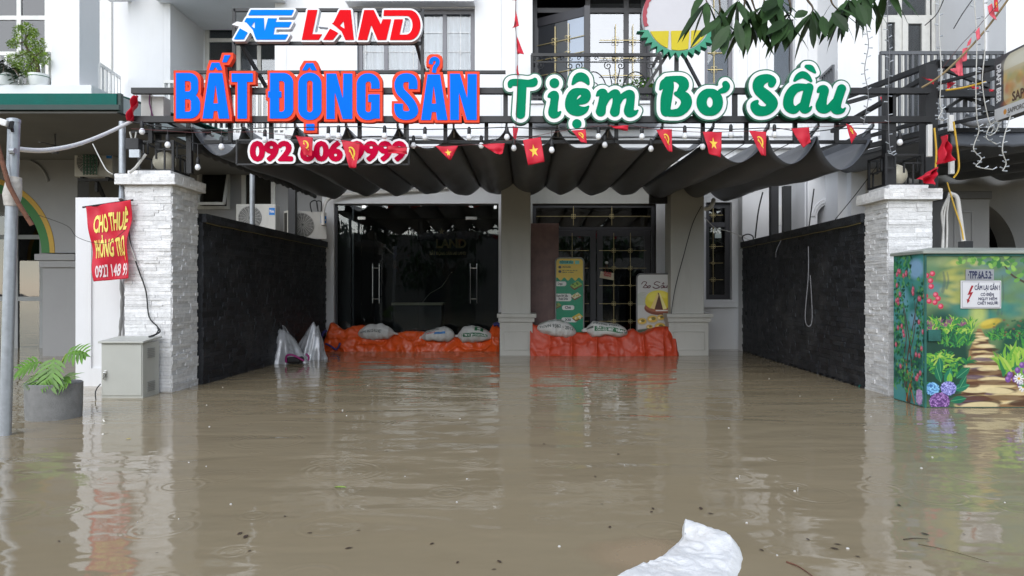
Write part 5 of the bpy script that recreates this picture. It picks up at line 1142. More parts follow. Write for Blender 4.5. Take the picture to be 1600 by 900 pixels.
props(part('ceiling_fan', q, mat('fan_grey', (.10, .10, .10), .5), None), 'small ceiling fan hanging under the green canopy', 'fan')

# air conditioners
def aircon(w, h, dp):
    r = thing('air_conditioner', '', 'air conditioner', (0, 0, 0), 'outdoor air conditioner units')
    q = MB(); q.box(-w / 2, w / 2, 0, dp, 0, h); part('casing', q, M_acw, r, bevel=.012)
    fc, fz, fr = -w * .14, h * .5, h * .42
    q = MB(); q.lathe((0, 0, 0), [(fr, 0), (fr, .012), (.01, .012)], 30); 
    q.v = [(fc + x, -.004 - z, fz + y) for x, y, z in q.v]; part('fan_opening', q, mat('fan_dark', (.10, .10, .10), .6), r)
    q = MB()
    for k in range(1, 9): q.tube([(fc + fr * k / 8.5 * math.cos(a * PI / 14), -.024, fz + fr * k / 8.5 * math.sin(a * PI / 14)) for a in range(29)], .004, 4, False)
    for k in range(18): a = k * PI / 9; q.tube([(fc + .04 * math.cos(a), -.02, fz + .04 * math.sin(a)), (fc + fr * math.cos(a), -.02, fz + fr * math.sin(a))], .004, 4, False)
    part('fan_grille', q, M_acw, r)
    q = MB(); q.box(w * .34, w * .485, -.006, -.001, h * .60, h * .86); part('brand_plate', q, mat('blue_plate', (.01, .20, .62), .4), r)
    word('plate_lettering', 'Midea', M_whitep, r, (w * .352, -.0065, h * .69), (1, 0, 0), (0, 0, 1), h * .10, .04, width=w * .115, thick=.001)
    q = MB(); q.box(-w / 2 - .004, -w / 2 - .001, dp * .2, dp * .85, h * .08, h * .92); part('side_coil', q, mat('coil_dark', (.035, .033, .03), .7), r)
    for sx_ in (-1, 1): f = MB(); f.box(sx_ * w * .33 - .03, sx_ * w * .33 + .03, .02, dp - .02, -.05, -.001); part('foot', f, M_black, r)
    return r
A = aircon(.86, .60, .30); A.location = (X(400, 16.0), 15.98, Z(362, 16)); A['label'] = 'air conditioner unit under the fixed window of the left neighbour, partly behind a round post'
B_ = dup(A, (X(487, 16.4), 16.1, 2.47), .62, 'air conditioner unit turned sideways at the far end of the dark wall')
C_ = dup(A, (X(146, 14.5), 14.5, Z(276, 14.5)), .05, 'air conditioner unit high under the green canopy behind a barred guard', (.85, .9, 1.0))
q = MB()
for k in range(5): q.beam(P(131 + k * 5, 228, 14.4), P(131 + k * 5, 273, 14.4), .02)
for k in range(9): q.beam(P(130, 229 + k * 5.3, 14.4), P(152, 229 + k * 5.3, 14.4), .014)
props(part('window_guard', q, mat('green_bar', (.05, .13, .09), .5), None), 'green barred guard in front of the air conditioner under the canopy', 'guard')
q = MB(); q.beam(P(152, 285, 14.6), P(162, 308, 14.9), .06); q.beam(P(151, 285, 14.6), P(151, 300, 14.6), .05); q.beam(P(124, 281, 14.5), P(170, 281, 14.5), .05); props(part('wall_bracket', q, M_black, None), 'dark steel bracket under the air conditioner below the canopy', 'bracket')
q = MB(); q.tube([P(394, 272, 13.2), P(394, 347, 13.2), P(394, 420, 13.2)], .045, 14); props(part('steel_post', q, M_galv, None, smooth=50), 'round galvanised post in front of the air conditioner behind the dark wall', 'post')
cable([P(505, 352, 16.2), P(505, 330, 16.3), P(512, 312, 16.5), P(530, 305, 16.55), P(570, 302, 16.6), P(640, 298, 16.62), P(700, 293, 16.64)], .04, mat('cream_insulation', (.60, .58, .54), .7, stain=(.42, .40, .36), stain_amt=.4), 'cream insulated pipe curving from the air conditioner over the shopfront', 10, 'pipe', 'insulated_pipe')
cable([P(487, 331, 16.1), P(485, 317, 16.2), P(494, 314, 16.3), P(497, 330, 16.2), P(495, 315, 16.3), P(502, 316, 16.3), P(502, 330, 16.2)], .014, M_wireb, 'black cable coils above the sideways air conditioner')
cable([P(1101, 326, 15.15), P(1108, 325, 15.1), P(1113, 319, 15.1), P(1115, 312, 15.2)], .045, M_wplast, 'white bent drain pipe beside the grey column at the slim window', 8, 'pipe', 'drain_pipe')

# potted plants on the left balcony
def bonsai(px, pot_w, zt_py, label, lab2, big):
    Yb = 12.98; zf = 4.932; x = X(px, Yb); r = (X(px + pot_w / 2, Yb) - x); 
    t = thing('flower_pot', lab2, 'pot', (x, Yb, zf), 'white ceramic pots'); q = MB(); h = Z(117, Yb) - zf
    q.lathe((x, Yb, zf), [(r * .8, 0), (r * .95, h * .4), (r, h * .9), (r * 1.02, h), (r * .9, h), (r * .88, h * .85), (.01, h * .84)], 24); part('bowl', q, M_pot, t, smooth=40)
    q = MB(); q.lathe((x, Yb, zf + h * .76), [(r * 1.005, 0), (r * 1.012, .012)], 24); part('green_line', q, M_gdark, t)
    p = thing('potted_tree' if big else 'potted_shrub', label, 'plant', (x, Yb, zf + h)); zb = zf + h * .8
    q = MB(); f = MB()
    if big:
        pts = [(x, Yb, zb), P(58, 100, Yb), P(50, 85, Yb), P(42, 75, Yb), P(40, 55, Yb)]; q.tube(curve_pts([tuple(k) for k in pts], 4), [.04 - .0017 * i for i in range(17)], 7)
        for a, b in (((52, 92), (68, 78)), ((46, 80), (20, 92)), ((40, 65), (20, 70)), ((52, 95), (42, 112)), ((40, 58), (52, 50))): q.tube([P(*a, Yb), P(*b, Yb)], [.018, .006], 5)
        cl = [(30, 50, 9, 12), (52, 52, 8, 7), (40, 44, 12, 8), (22, 68, 10, 7), (46, 66, 10, 8), (62, 72, 11, 11), (20, 92, 12, 9), (38, 88, 12, 10), (56, 84, 12, 10), (34, 106, 16, 9), (54, 100, 10, 12), (70, 92, 8, 10), (46, 114, 10, 8), (28, 104, 8, 7)]
        for cx_, cy_, rx, rz in cl:
            for i in range(260):
                v = Vector((random.gauss(0, 1), random.gauss(0, 1), random.gauss(0, 1))).normalized() * rnd(.5, 1.05)
                pp = P(cx_ + v.x * rx, cy_ - v.z * rz, Yb + v.y * .16); dd = Vector((v.x + rnd(-.6, .6), v.y + rnd(-.6, .6), v.z * .5 + rnd(-.3, .6)))
                f.leaf(pp, dd, rnd(.03, .055), .02, (0, 0, 1), .2, .2, rnd(.65, 1.3))
        part('trunk', q, M_bark, p, smooth=60); part('crown', f, M_leafy, p, normals=False)
    else:
        for k in range(6):
            e = P(px + rnd(-14, 26), rnd(98, 132), Yb - rnd(.05, .35)); b = Vector((x, Yb, zb)); m_ = b.lerp(e, .5) + Vector((0, 0, .14)); cp = curve_pts([tuple(b), tuple(m_), tuple(e)], 6); q.tube(cp, .006, 5)
            for i, c_ in enumerate(cp[2:]):
                for s in (-1, 1): f.leaf(c_, (s, rnd(-.5, .5), rnd(-.2, .5)), rnd(.09, .14), .05, (0, 0, 1), .3, .2, rnd(.6, 1.3))
        part('stem', q, M_bark, p); part('leaves', f, M_leafd, p, normals=False)
bonsai(61, 30, 0, 'feathery yellow-green potted tree on the left balcony', 'white ceramic pot holding the feathery tree on the balcony', True)
bonsai(9, 34, 0, 'dark-leaved drooping shrub beside the feathery tree on the balcony', 'white ceramic pot holding the dark drooping shrub on the balcony', False)
# balcony flower box over the dessert shop
t = thing('balcony_planting', 'leafy green plant with white flowers behind the wrought iron railing', 'plant', (X(1000, UY), UY - .5, 4.9)); f = MB()
for i in range(420):
    px_, py_ = random.gauss(1000, 20), 132 + abs(random.gauss(0, 10)) * -.9 + 6; 
    if abs(px_ - 1000) > 42: continue
    pp = P(px_, py_ + 8, UY - rnd(.2, .6)); f.leaf(pp, (rnd(-1, 1), rnd(-1, .3), rnd(-.1, 1)), rnd(.09, .17), .045, (0, 0, 1), .4, .2, rnd(.6, 1.5))
    if i % 18 == 0: fl = MB(); fl.sphere(pp + Vector((0, -.1, .05)), .025, (1, 1, .7), 6, 4); part('flower', fl, M_whitep, t)
part('leaves', f, M_leafb, t, normals=False)
q = MB(); q.box(X(962, UY), X(1030, UY), UY - .62, UY - .3, 4.91, 5.05); part('flower_box', q, M_conc, t, bevel=.01)

# ------------------------------------------------------------------ flood barriers, sandbags, covered bundle
from mathutils import noise as mnoise
def nz(x, y, z=0.0): return mnoise.noise(Vector((x, y, z)))
def tarp(name_label, xa, xb, yf, prof, dep, seed, pleat):
    t = thing('tarpaulin_barrier', name_label, 'flood barrier', ((xa + xb) / 2, yf + dep / 2, -.4), 'orange tarpaulin flood barriers'); W = xb - xa
    def top(u):
        for (a, za_), (b, zb__) in zip(prof, prof[1:]):
            if u <= b: k = (u - a) / (b - a); k = k * k * (3 - 2 * k); return za_ + (zb__ - za_) * k
        return prof[-1][1]
    def fn(u, v):
        h = top(u); x = xa + W * u
        if v < .55: k = v / .55; z = -.4 + (h + .4) * k; y = yf + .16 * k ** 3
        else: k = (v - .55) / .45; z = h - .03 * k - .30 * max(0, k - .6) ** 2; y = yf + .16 + dep * k
        sack = .055 * abs(math.sin((x - xa) * 3.6 + .6 * math.sin(x * 2 + seed))) * (1 if not pleat else .45)
        fq = .45 if pleat else 1.0; fold = fq * (.05 * nz(x * 3.1, z * 2.2, seed) + .015 * nz(x * 8 + z * 3, z * 5, seed + 4) + .060 * (1 - 2 * abs(nz(x * 3.2 + z * 4.5, z * 3 - x * 2, seed + 9))) ** 3 + .011 * (1 - 2 * abs(nz(x * 13 - z * 9, z * 9 + x * 4, seed + 3)))) + (.05 * (1 - abs(math.sin(x * 6.5 + 1.3 * nz(x * 2, z * .4, 3)))) ** 3 if pleat else 0)
        face = 1 if v < .55 else .45
        return (x + .02 * nz(x * 5, z * 5, seed + 2), y - (sack + fold) * face, z + .028 * nz(x * 4, y * 5, seed + 7) * (v > .3) + (.018 * (1 - 2 * abs(nz(x * 9, y * 9, seed)))) * (v > .5))
    q = MB(); q.sheet(fn, 260, 60); o = part('sheet', q, mat('shade_toned_tarpaulin', (.50, .050, .014), .45, var=.14, scale=3, bump=.3, bscale=26) if pleat else M_tarp, t, smooth=75); sm = o.modifiers.new('cloth', 'SOLIDIFY'); sm.thickness = .006  # pleated sheet: darker orange carries the shade in its colour
    return t, fn
YT = 16.2
zz = lambda p: Z(p, YT)
TL, fL = tarp('wrinkled orange tarpaulin barrier across the glass shopfront, sagging at its ends', X(498, YT), X(781, YT), YT, [(0, .02), (.06, zz(506)), (.13, zz(516)), (.19, zz(511)), (.23, zz(509)), (.28, zz(520)), (.42, zz(522)), (.5, zz(518)), (.62, zz(521)), (.8, zz(527)), (.93, zz(522)), (.97, zz(507)), (1, zz(506))], .35, 1.3, False)
YT2 = 15.05; zz2 = lambda p: Z(p, YT2)
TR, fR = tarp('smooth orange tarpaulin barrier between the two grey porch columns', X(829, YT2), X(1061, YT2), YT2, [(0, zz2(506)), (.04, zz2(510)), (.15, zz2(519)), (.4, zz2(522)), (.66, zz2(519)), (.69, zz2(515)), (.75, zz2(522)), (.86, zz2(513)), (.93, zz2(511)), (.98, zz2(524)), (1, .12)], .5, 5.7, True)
q = MB(); q.tube(curve_pts([tuple(P(509, 537, 16.0)), tuple(P(517, 541, 15.97)), tuple(P(525, 546, 15.96)), tuple(P(530, 540, 15.98)), tuple(P(531, 536, 16.0))], 5), .022, 7); q.tube(curve_pts([tuple(P(771, 508, 16.1)), tuple(P(777, 506, 16.1)), tuple(P(782, 510, 16.1))], 5), .04, 7); q.tube(curve_pts([tuple(P(502, 527, 16.1)), tuple(P(506, 519, 16.1)), tuple(P(510, 517, 16.15))], 5), .03, 7)
o = part('blue_strap', q, mat('blue_strap', (.03, .03, .16), .6), TL, smooth=60)

def sandbag(label, x0, x1, y, z, h, ry, tie, deco):
    L_ = x1 - x0; t = thing('sandbag', label, 'sandbag', ((x0 + x1) / 2, y, z), 'white sandbags on the tarpaulin barriers'); cx_ = (x0 + x1) / 2
    sd = x0 * 3
    def fn(u, v):
        a = 2 * PI * u; w = v * 2 - 1; e = max(0, 1 - abs(w) ** 3.2) ** .5; k = e * (.93 + .07 * math.cos(3 * w + sd)); neck = 1.0
        if tie and v < .24 and tie < 0: neck = .14 + .86 * max(0, (v - .09) / .15) ** .7 if v > .09 else .34
        if tie and v > .76 and tie > 0: neck = .14 + .86 * max(0, (.91 - v) / .15) ** .7 if v < .91 else .34
        k = max(k, .16) * neck; c, s = math.cos(a), math.sin(a); c = abs(c) ** .8 * (1 if c > 0 else -1); s = abs(s) ** .85 * (1 if s > 0 else -1)
        wr = 1 + .10 * nz(w * 5, c * 2, sd + s) + .05 * nz(w * 13, c * 6 + s * 4, sd + 3) + (.10 * math.sin(a * 7) * (1 - neck))
        return (cx_ + w * L_ / 2, y + c * ry * k * wr, z + h * .5 + s * h * .5 * k * wr * (1 + .18 * math.sin(2.2 * w + sd)) - .05 * w * w - .035 * w * math.sin(sd * 2) + .02 * nz(w * 3, sd, s))
    q = MB(); q.sheet(fn, 44, 60); part('sack', q, M_bag, t, smooth=180)
    def front(u, v, lift=.004): # v measured down the visible front of the sack
        p = Vector(fn(.27 + .29 * v, u)); c0 = Vector((p.x, y, z + h * .5)); d = (p - c0).normalized(); return p + d * lift
    for kind, *a in deco:
        if kind == 'band':
            u0, u1, v0, v1, m = a; q = MB(); q.sheet(lambda u, v: front(u0 + (u1 - u0) * u, v0 + (v1 - v0) * v, .003), 14, 6); part('printed_band', q, m, t, smooth=180)
        else:
            u0, u1, v0, v1, s, m = a; on_sheet('lettering', s, m, t, front, u0, u1, v0, v1, .05, .0055)
    return t
M_gpr = mat('green_print', (.02, .14, .055), .55); M_rpr = mat('red_print', (.55, .06, .07), .55); M_bpr = mat('blue_print', (.05, .22, .55), .55); M_gray = mat('grey_print', (.10, .12, .11), .6)
YB = 16.12
def zY(p, y): return Z(p, y)
sandbag('white sandbag nearest the covered bundle with dark small print', X(557, YB), X(621, YB), YB + .15, Z(530, YB), .31, .23, 1, [('txt', .10, .62, .62, .78, 'ĐÓNG BAO 25 KG NET', M_gray)])
sandbag('white sandbag with red and blue print in the middle of the wrinkled tarpaulin', X(652, YB), X(709, YB), YB + .12, Z(535, YB), .33, .24, -1, [('txt', .22, .50, .50, .62, 'HIPRO', M_rpr), ('band', .48, .78, .60, .74, M_bpr), ('txt', .2, .6, .28, .38, 'THỨC ĂN CHĂN NUÔI', M_gray)])
sandbag('white sandbag with a green emblem and green band by the porch column', X(708, YB), X(769, YB), YB + .13, Z(534, YB), .32, .23, -1, [('band', .22, .88, .70, .90, M_gpr), ('txt', .30, .85, .76, .85, 'THUC AN CHAN NUOI', M_whitep), ('band', .55, .62, .22, .55, M_gpr), ('band', .70, .77, .22, .55, M_gpr), ('band', .62, .70, .40, .48, M_gpr), ('band', .55, .77, .12, .20, M_gpr)])
YB2 = 15.02
sandbag('white sandbag with dark print leaning on the brown board', X(839, YB2), X(901, YB2), YB2 + .2, Z(526, YB2), .33, .24, 0, [('txt', .06, .92, .55, .74, 'TCVN 9362 - 2012', M_gray), ('band', .05, .7, .14, .2, M_gpr)])
sandbag('white sandbag with a long green printed band in front of the dark doors', X(910, YB2), X(982, YB2), YB2 + .18, Z(528, YB2), .34, .25, -1, [('band', .26, .97, .58, .88, M_gpr), ('txt', .30, .68, .64, .72, 'THUC AN HON HOP', M_whitep), ('txt', .30, .66, .76, .84, 'CHO HEO THIT', M_whitep), ('txt', .72, .95, .66, .80, 'Vinafeed', M_whitep), ('band', .10, .24, .55, .72, M_gray), ('txt', .24, .8, .22, .40, 'NUTRI FEED', M_gray)])

def film_mat():
    m = mat('silver_rain_cover', (.46, .47, .49), .28, metal=.2, var=.25, scale=5, bump=.6, bscale=12); return m
t = thing('covered_bundle', 'grey plastic rain covers with pink trim draped over something in the water', 'covered bundle', (X(455, 13.7), 13.7, -.4))
def drape(ax, ay, bx0, bx1, by, Yd, dep, seed):
    A_ = P(ax, ay, Yd); zb = -.25
    def fn(u, v):
        a = PI * (1.0 + u * 1.0) + .0; a = PI * (1 + u * 2); 
        k = v ** .85; cx_ = A_.x + (X((bx0 + bx1) / 2, Yd) - A_.x) * k; rx = (X(bx1, Yd) - X(bx0, Yd)) / 2
        r = (.14 + .86 * k) * (1 + .16 * math.sin(a * 6 + seed + v * 2) * v + .10 * math.sin(a * 13 + seed * 2 + v * 4) * v + .12 * nz(math.cos(a) * 2, math.sin(a) * 2 + v * 3, seed)) + .05
        return (cx_ + r * rx * math.cos(a) * 1.3, Yd + .1 + r * dep * math.sin(a), A_.z - .07 * abs(math.cos(a)) * (1 - v) - .03 * math.cos(a + seed) * (1 - v) + (zb - A_.z) * v ** 1.1 + .05 * nz(a, v * 5, seed))
    q = MB(); q.sheet(fn, 90, 30); return q
for a in ((437, 511, 406, 473, 567, 13.6, .38, 1.0), (489, 506, 452, 500, 552, 14.2, .30, 4.0)):
    o = part('plastic_cover', drape(*a), film_mat(), t, smooth=60); sm = o.modifiers.new('film', 'SOLIDIFY'); sm.thickness = .004
q = MB(); q.tube(curve_pts([tuple(P(447, 566, 13.3)), tuple(P(448, 556, 13.25)), tuple(P(458, 555, 13.25)), tuple(P(475, 564, 13.3))], 5), .02, 7); q.tube(curve_pts([tuple(P(478, 553, 13.6)), tuple(P(482, 557, 13.6)), tuple(P(482, 563, 13.6))], 4), .02, 7); part('pink_trim', q, mat('magenta_trim', (.30, .02, .16), .5), t, smooth=60)
q = MB(); q.beam(P(450, 562, 13.45), P(472, 562, 13.45), .28, .1); part('dark_pad', q, M_black, t, bevel=.03)

# ------------------------------------------------------------------ dessert shop front: board, standees, notice
q = MB(); q.box(X(829.5, 16.35), X(873, 16.35), 16.35, 16.38, Z(512, 16.35), Z(349, 16.35)); props(part('plywood_board', q, M_wood, None, bevel=.003), 'tall brown plywood board leaning against the dark doors', 'board')
def rmask(w, h, r): Xg, Yg = np.meshgrid(np.arange(w) + .5, np.arange(h) + .5); return sd_rbox(Xg, Yg, 0, 0, w, h, r) < .3
def standee(label, p0, p1, py0, py1, Yd, cv, fm, r):
    t = thing('standee', label, 'standee', (X((p0 + p1) / 2, Yd), Yd, -.1)); x0, x1, z0, z1 = X(p0, Yd), X(p1, Yd), Z(py1, Yd), Z(py0, Yd); rr = r * (x1 - x0) / cv.w
    q = MB(); pts = [(x1 - rr + rr * math.cos(a * PI / 12), z1 - rr + rr * math.sin(a * PI / 12)) for a in range(7)] + [(x0 + rr - rr * math.sin(a * PI / 12), z1 - rr + rr * math.cos(a * PI / 12)) for a in range(7)] + [(x0, -.1), (x1, -.1)]
    q.prism(pts, Yd + .002, Yd + .04); part('board', q, fm, t)
    q = MB(); q.tube([(x, Yd + .0, z) for x, z in [(x1, -.1)] + pts[:-2] + [(x0, -.1)]], .018, 6, True); part('frame', q, fm, t, smooth=60)
    mk = rmask(cv.w, cv.h + 40, r)[:cv.h]; cv.panel('poster', M_poster, t, (x0, Yd - .002, z1), (1, 0, 0), (0, 0, -1), x1 - x0, z1 - z0, mk)
    return t, (lambda u, v: (x0 + (x1 - x0) * u / cv.w, Yd - .003, z1 - (z1 - z0) * v / cv.h)), (x1 - x0) / cv.w
# green and yellow menu
cv = Canvas(78, 220, srgb(22, 150, 110)); yv = srgb(235, 205, 85)
cv.poly([(-2, -2), (80, -2)] + [(80 - i * 2, 62 + 4.5 * math.sin(i * .62)) for i in range(42)] + [(-2, 62)], yv)
for k in range(60): cv.ell(rnd(0, 78), rnd(75, 220), rnd(1, 3), rnd(1, 2), srgb(15, 135, 98), 0, 2, .5)
for yy, xe in ((76, 30), (116, 44), (146, 52), (182, 60)): cv.rbox(-10 if yy < 130 else (18 if yy < 150 else 16), yy - 7 - (4 if yy == 116 else 0), xe, yy + 7 + (4 if yy == 116 else 0), 6, (.82, .84, .80))
def cake(cx_, cy_, s, c1, c2):
    cv.poly([(cx_ - 16 * s, cy_ + 4 * s), (cx_ + 6 * s, cy_ - 9 * s), (cx_ + 18 * s, cy_ + 2 * s), (cx_ - 4 * s, cy_ + 15 * s)], srgb(120, 70, 40)); cv.poly([(cx_ - 16 * s, cy_), (cx_ + 6 * s, cy_ - 13 * s), (cx_ + 18 * s, cy_ - 2 * s), (cx_ - 4 * s, cy_ + 10 * s)], c1)
    for i in range(7): cv.ell(cx_ + rnd(-9, 10) * s, cy_ + rnd(-7, 6) * s, 2.6 * s, 2 * s, c2)
cake(56, 80, 1.0, srgb(150, 190, 80), srgb(70, 120, 40)); cake(56, 112, .85, srgb(225, 225, 190), srgb(190, 170, 70)); cake(4, 140, .7, srgb(140, 160, 80), srgb(60, 90, 40)); cake(60, 174, .9, srgb(220, 190, 70), srgb(240, 235, 200))
cv.rbox(10, 8, 50, 18, 4, srgb(110, 200, 185)); cv.rbox(54, 8, 66, 18, 2, srgb(120, 205, 190)); cv.ell(12, 27, 4.2, 4.2, srgb(30, 45, 60)); cv.ell(12, 40, 4.2, 4.2, srgb(30, 45, 60))
cv.a[205:, :] *= 1
st, at, k = standee('tall yellow and green menu standee beside the brown board', 868, 912, 403, 520, 16.2, cv, mat('standee_grey', (.30, .31, .30), .5), 12)
M_dgp = mat('dark_print', (.03, .05, .06), .5)
for s, u0, u1, v0, v1, m in (('TIỆM BƠ SẦU', 12, 48, 10, 16, mat('teal_print', (.02, .22, .22), .5)), ('098.376.8982', 19, 42, 25, 29, M_dgp), ('Số 5 TPP khu đô thị', 19, 60, 36, 38.5, M_dgp), ('Bánh crepe', 19, 50, 41, 43.5, M_dgp), ('Crepe', 6, 19, 73, 79, M_dgp), ('Kem Bơ Sầu', 3, 34, 108, 114, M_dgp), ('Xoài Dừa', 8, 34, 117, 123, M_dgp), ('Chè', 26, 42, 142, 149, M_dgp), ('Xôi', 26, 42, 178, 185, M_dgp)):
    o_ = at(u0, v1); word('lettering', s, m, st, o_, (1, 0, 0), (0, 0, 1), (v1 - v0) * k, .05, width=(u1 - u0) * k, thick=.001)
# grey poster with a cut yellow fruit cake
cv = Canvas(92, 160, srgb(205, 205, 203)); cv.a += (np.linspace(.0, -.10, 160)[:, None, None]).astype(np.float32)
for i in range(9): cv.line([(-4, 60 + i * 3, 1.5), (14 + i, 50 + i * 4, 1.2), (30 - i, 54 + i * 5, .6)], srgb(150, 165, 130), 1.5, .45)
cv.ell(62, 92, 42, 19, srgb(120, 60, 38)); cv.ell(62, 88, 40, 16, srgb(160, 92, 62)); cv.ell(58, 66, 34, 22, srgb(228, 212, 60)); cv.ell(56, 58, 24, 12, srgb(240, 228, 100), 0, 6, .7); cv.poly([(22, 66), (94, 66), (94, 84), (80, 92), (34, 92), (24, 80)], srgb(222, 205, 55), 3)
cv.ell(50, 76, 28, 18, srgb(224, 206, 56)); cv.ell(44, 66, 14, 9, srgb(238, 226, 96), 0, 5, .8); cv.poly([(56, 50), (38, 93), (74, 97), (60, 52)], srgb(84, 42, 28), 1.5); cv.poly([(56, 50), (36, 92), (47, 95), (58, 58)], srgb(232, 205, 130)); cv.poly([(59, 52), (70, 96), (80, 94), (62, 52)], srgb(238, 226, 150)); cv.rbox(50, 97, 86, 100, 1.5, srgb(225, 225, 222)); cv.ell(92, 70, 12, 24, srgb(218, 202, 58), 0, 4)
for cx_, cy_, r in ((14, 128, 13), (42, 122, 15), (64, 118, 11), (34, 143, 9), (62, 142, 15)): cv.ell(cx_, cy_, r * 1.1, r * .8, srgb(176, 170, 150)); cv.ell(cx_, cy_ - 1, r * .9, r * .6, srgb(214, 178, 70)); cv.ell(cx_ + 2, cy_ - 2, r * .4, r * .3, srgb(120, 110, 45)); cv.ell(cx_ - r * .4, cy_, r * .25, r * .2, srgb(240, 225, 170))
cv.poly([(0, 150), (30, 146), (60, 152), (92, 148), (92, 162), (0, 162)], srgb(70, 80, 60), 3)
st, at, k = standee('grey poster standee showing a cut yellow round cake beside the right porch column', 995, 1049, 428, 521, 15.5, cv, mat('standee_rim', (.16, .16, .165), .4), 11)
scr = [[(12, 27), (18, 20), (26, 22), (22, 29), (16, 36)], [(22, 29), (27, 31), (26, 36), (18, 36)], [(31, 31), (29, 36), (34, 36), (36, 31), (31, 31)], [(62, 22), (52, 20), (46, 26), (56, 30), (60, 35), (50, 38), (42, 34)], [(70, 30), (64, 32), (66, 37), (71, 33), (70, 30), (72, 37)], [(75, 30), (74, 36), (79, 35), (81, 30), (80, 37)], [(67, 27), (69, 25), (71, 27)], [(70, 22), (73, 25)]]
for ln in scr: 
    q = MB(); q.tube([at(p[0], p[1] + 1) for p in curve_pts(ln, 6)], .011, 4); part('script_lettering', q, mat('maroon_print', (.10, .02, .03), .5), st)
# hanging notice
t = thing('door_notice', 'small cream notice hanging on a hook on the dark double door', 'notice', tuple(P(948, 425, 16.86)))
q = MB(); q.add([tuple(P(938.5, 424, 16.84)), tuple(P(959.5, 427, 16.84)), tuple(P(959, 438, 16.85)), tuple(P(937, 434, 16.85))], [(0, 3, 2, 1)]); o = part('card', q, mat('cream_card', (.66, .60, .44), .6), t, normals=False); sm = o.modifiers.new('s', 'SOLIDIFY'); sm.thickness = .006
q = MB(); q.sphere(P(948, 410.5, 16.85), .035, (1, .6, 1), 10, 7); part('hook', q, M_wplast, t, smooth=180)
q = MB(); q.tube([P(948, 412, 16.84), P(945, 425, 16.83)], .005, 4); q.tube([P(948, 412, 16.84), P(951, 426, 16.83)], .005, 4); part('string', q, M_rust, t)
sl = Vector((1, 0, -.13)).normalized()
word('lettering', 'TIỆM NGHỈ', M_rpr, t, P(943, 427.6, 16.825), sl, (.13, 0, 1), .045, .09, width=.17, thick=.001); word('lettering', 'TRÁNH LŨ', M_rpr, t, P(943, 431.2, 16.825), sl, (.13, 0, 1), .04, .09, width=.17, thick=.001)
q = MB(); q.box(X(1117, 16.8), X(1127, 16.8), 16.80, 16.803, Z(372, 16.8), Z(365, 16.8)); props(part('window_sticker', q, mat('pale_sticker', (.50, .58, .56), .5), None), 'small pale sticker on the slim side window', 'sticker')
# dark storage and dim goods just inside the double doors
t = thing('plastic_curtain', 'hazy plastic sheet hanging inside the dark double door', 'curtain', (X(955, 17.3), 17.3, 0))
q = MB(); q.sheet(lambda u, v: (X(938, 17.3) + (X(978, 17.3) - X(938, 17.3)) * u, 17.3 + .03 * math.sin(u * 26) + .02 * nz(u * 6, v * 6), 0 + 1.9 * v), 50, 20); part('film', q, mat('hazy_film', (.30, .31, .32), .5, var=.5, scale=4), t, smooth=180)
# ------------------------------------------------------------------ painted transformer cabinet
TY = 8.44; tx0, tx1, ty1, tz1 = 4.572, 6.35, 9.12, Z(394, TY)
t = thing('transformer_cabinet', 'large street cabinet painted with a flower garden and a sunlit path', 'cabinet', ((tx0 + tx1) / 2, 8.8, -.5))
q = MB(); q.box(tx0 + .006, tx1, TY + .006, ty1, -.5, tz1 - .02); part('body', q, mat('cabinet_base_green', (.03, .09, .07), .5), t)
q = MB(); zc = tz1; q.add([(tx0 - .03, TY - .05, zc - .018), (tx1 + .03, TY - .05, zc - .018), (tx1 + .03, ty1 + .04, zc - .018), (tx0 - .03, ty1 + .04, zc - .018), (tx0 - .03, TY - .05, zc + .015), (tx1 + .03, TY - .05, zc + .015), (tx1 + .03, ty1 + .04, zc + .02), (tx0 - .03, ty1 + .04, zc + .02), (tx0 + .25, (TY + ty1) / 2, zc + .07), (tx1 - .25, (TY + ty1) / 2, zc + .07)],
     [(0, 3, 2, 1), (0, 1, 5, 4), (1, 2, 6, 5), (2, 3, 7, 6), (3, 0, 4, 7), (4, 5, 9, 8), (5, 6, 9), (6, 7, 8, 9), (7, 4, 8)]); part('roof', q, mat('weathered_cabinet_roof', (.33, .35, .31), .5, var=.15, stain=(.10, .16, .10), stain_amt=.5, stain_scale=(3, 3, 3)), t, bevel=.005)
# front painting; canvas units are photograph pixels x1.7 from the corner at 1443
K = 1.8; FW = (tx1 - tx0); pxw = FW * F / TY; cw_, ch_ = int(pxw * K), int((635 - 395) * K); c = Canvas(cw_, ch_, srgb(95, 125, 85))
G = lambda x, y: ((x - 1443) * K, (y - 395) * K)
def blob(px, py, rx, ry, col, rot=0, soft=8, op=.8): a, b = G(px, py); c.ell(a, b, rx * K, ry * K, col, rot, soft, op)
def stroke(pts, col, soft=1.2, op=1): c.line([(*G(x, y), r * K) for x, y, r in pts], col, soft, op)
for i in range(90): blob(rnd(1440, 1750), rnd(395, 500), rnd(8, 22), rnd(4, 10), random.choice([srgb(120, 150, 95), srgb(150, 165, 95), srgb(95, 135, 100), srgb(70, 120, 95), srgb(135, 150, 110), srgb(90, 130, 140)]), rnd(-.5, .5), 14, .55)
for i in range(40): blob(rnd(1480, 1530), rnd(405, 475), rnd(5, 13), rnd(2, 5), random.choice([srgb(185, 180, 90), srgb(165, 165, 80), srgb(200, 190, 110)]), rnd(-.4, .4), 10, .5)
for x, y0_, y1_, w in ((1474, 425, 455, 2.2), (1480, 425, 450, 1.5), (1545, 460, 492, 1.6), (1560, 455, 490, 1.8), (1566, 430, 490, 1.2), (1700, 400, 520, 3)): stroke([(x, y0_, w * .6), (x + 2, (y0_ + y1_) / 2, w), (x - 1, y1_, w * 1.2)], srgb(75, 95, 90), 3, .6)
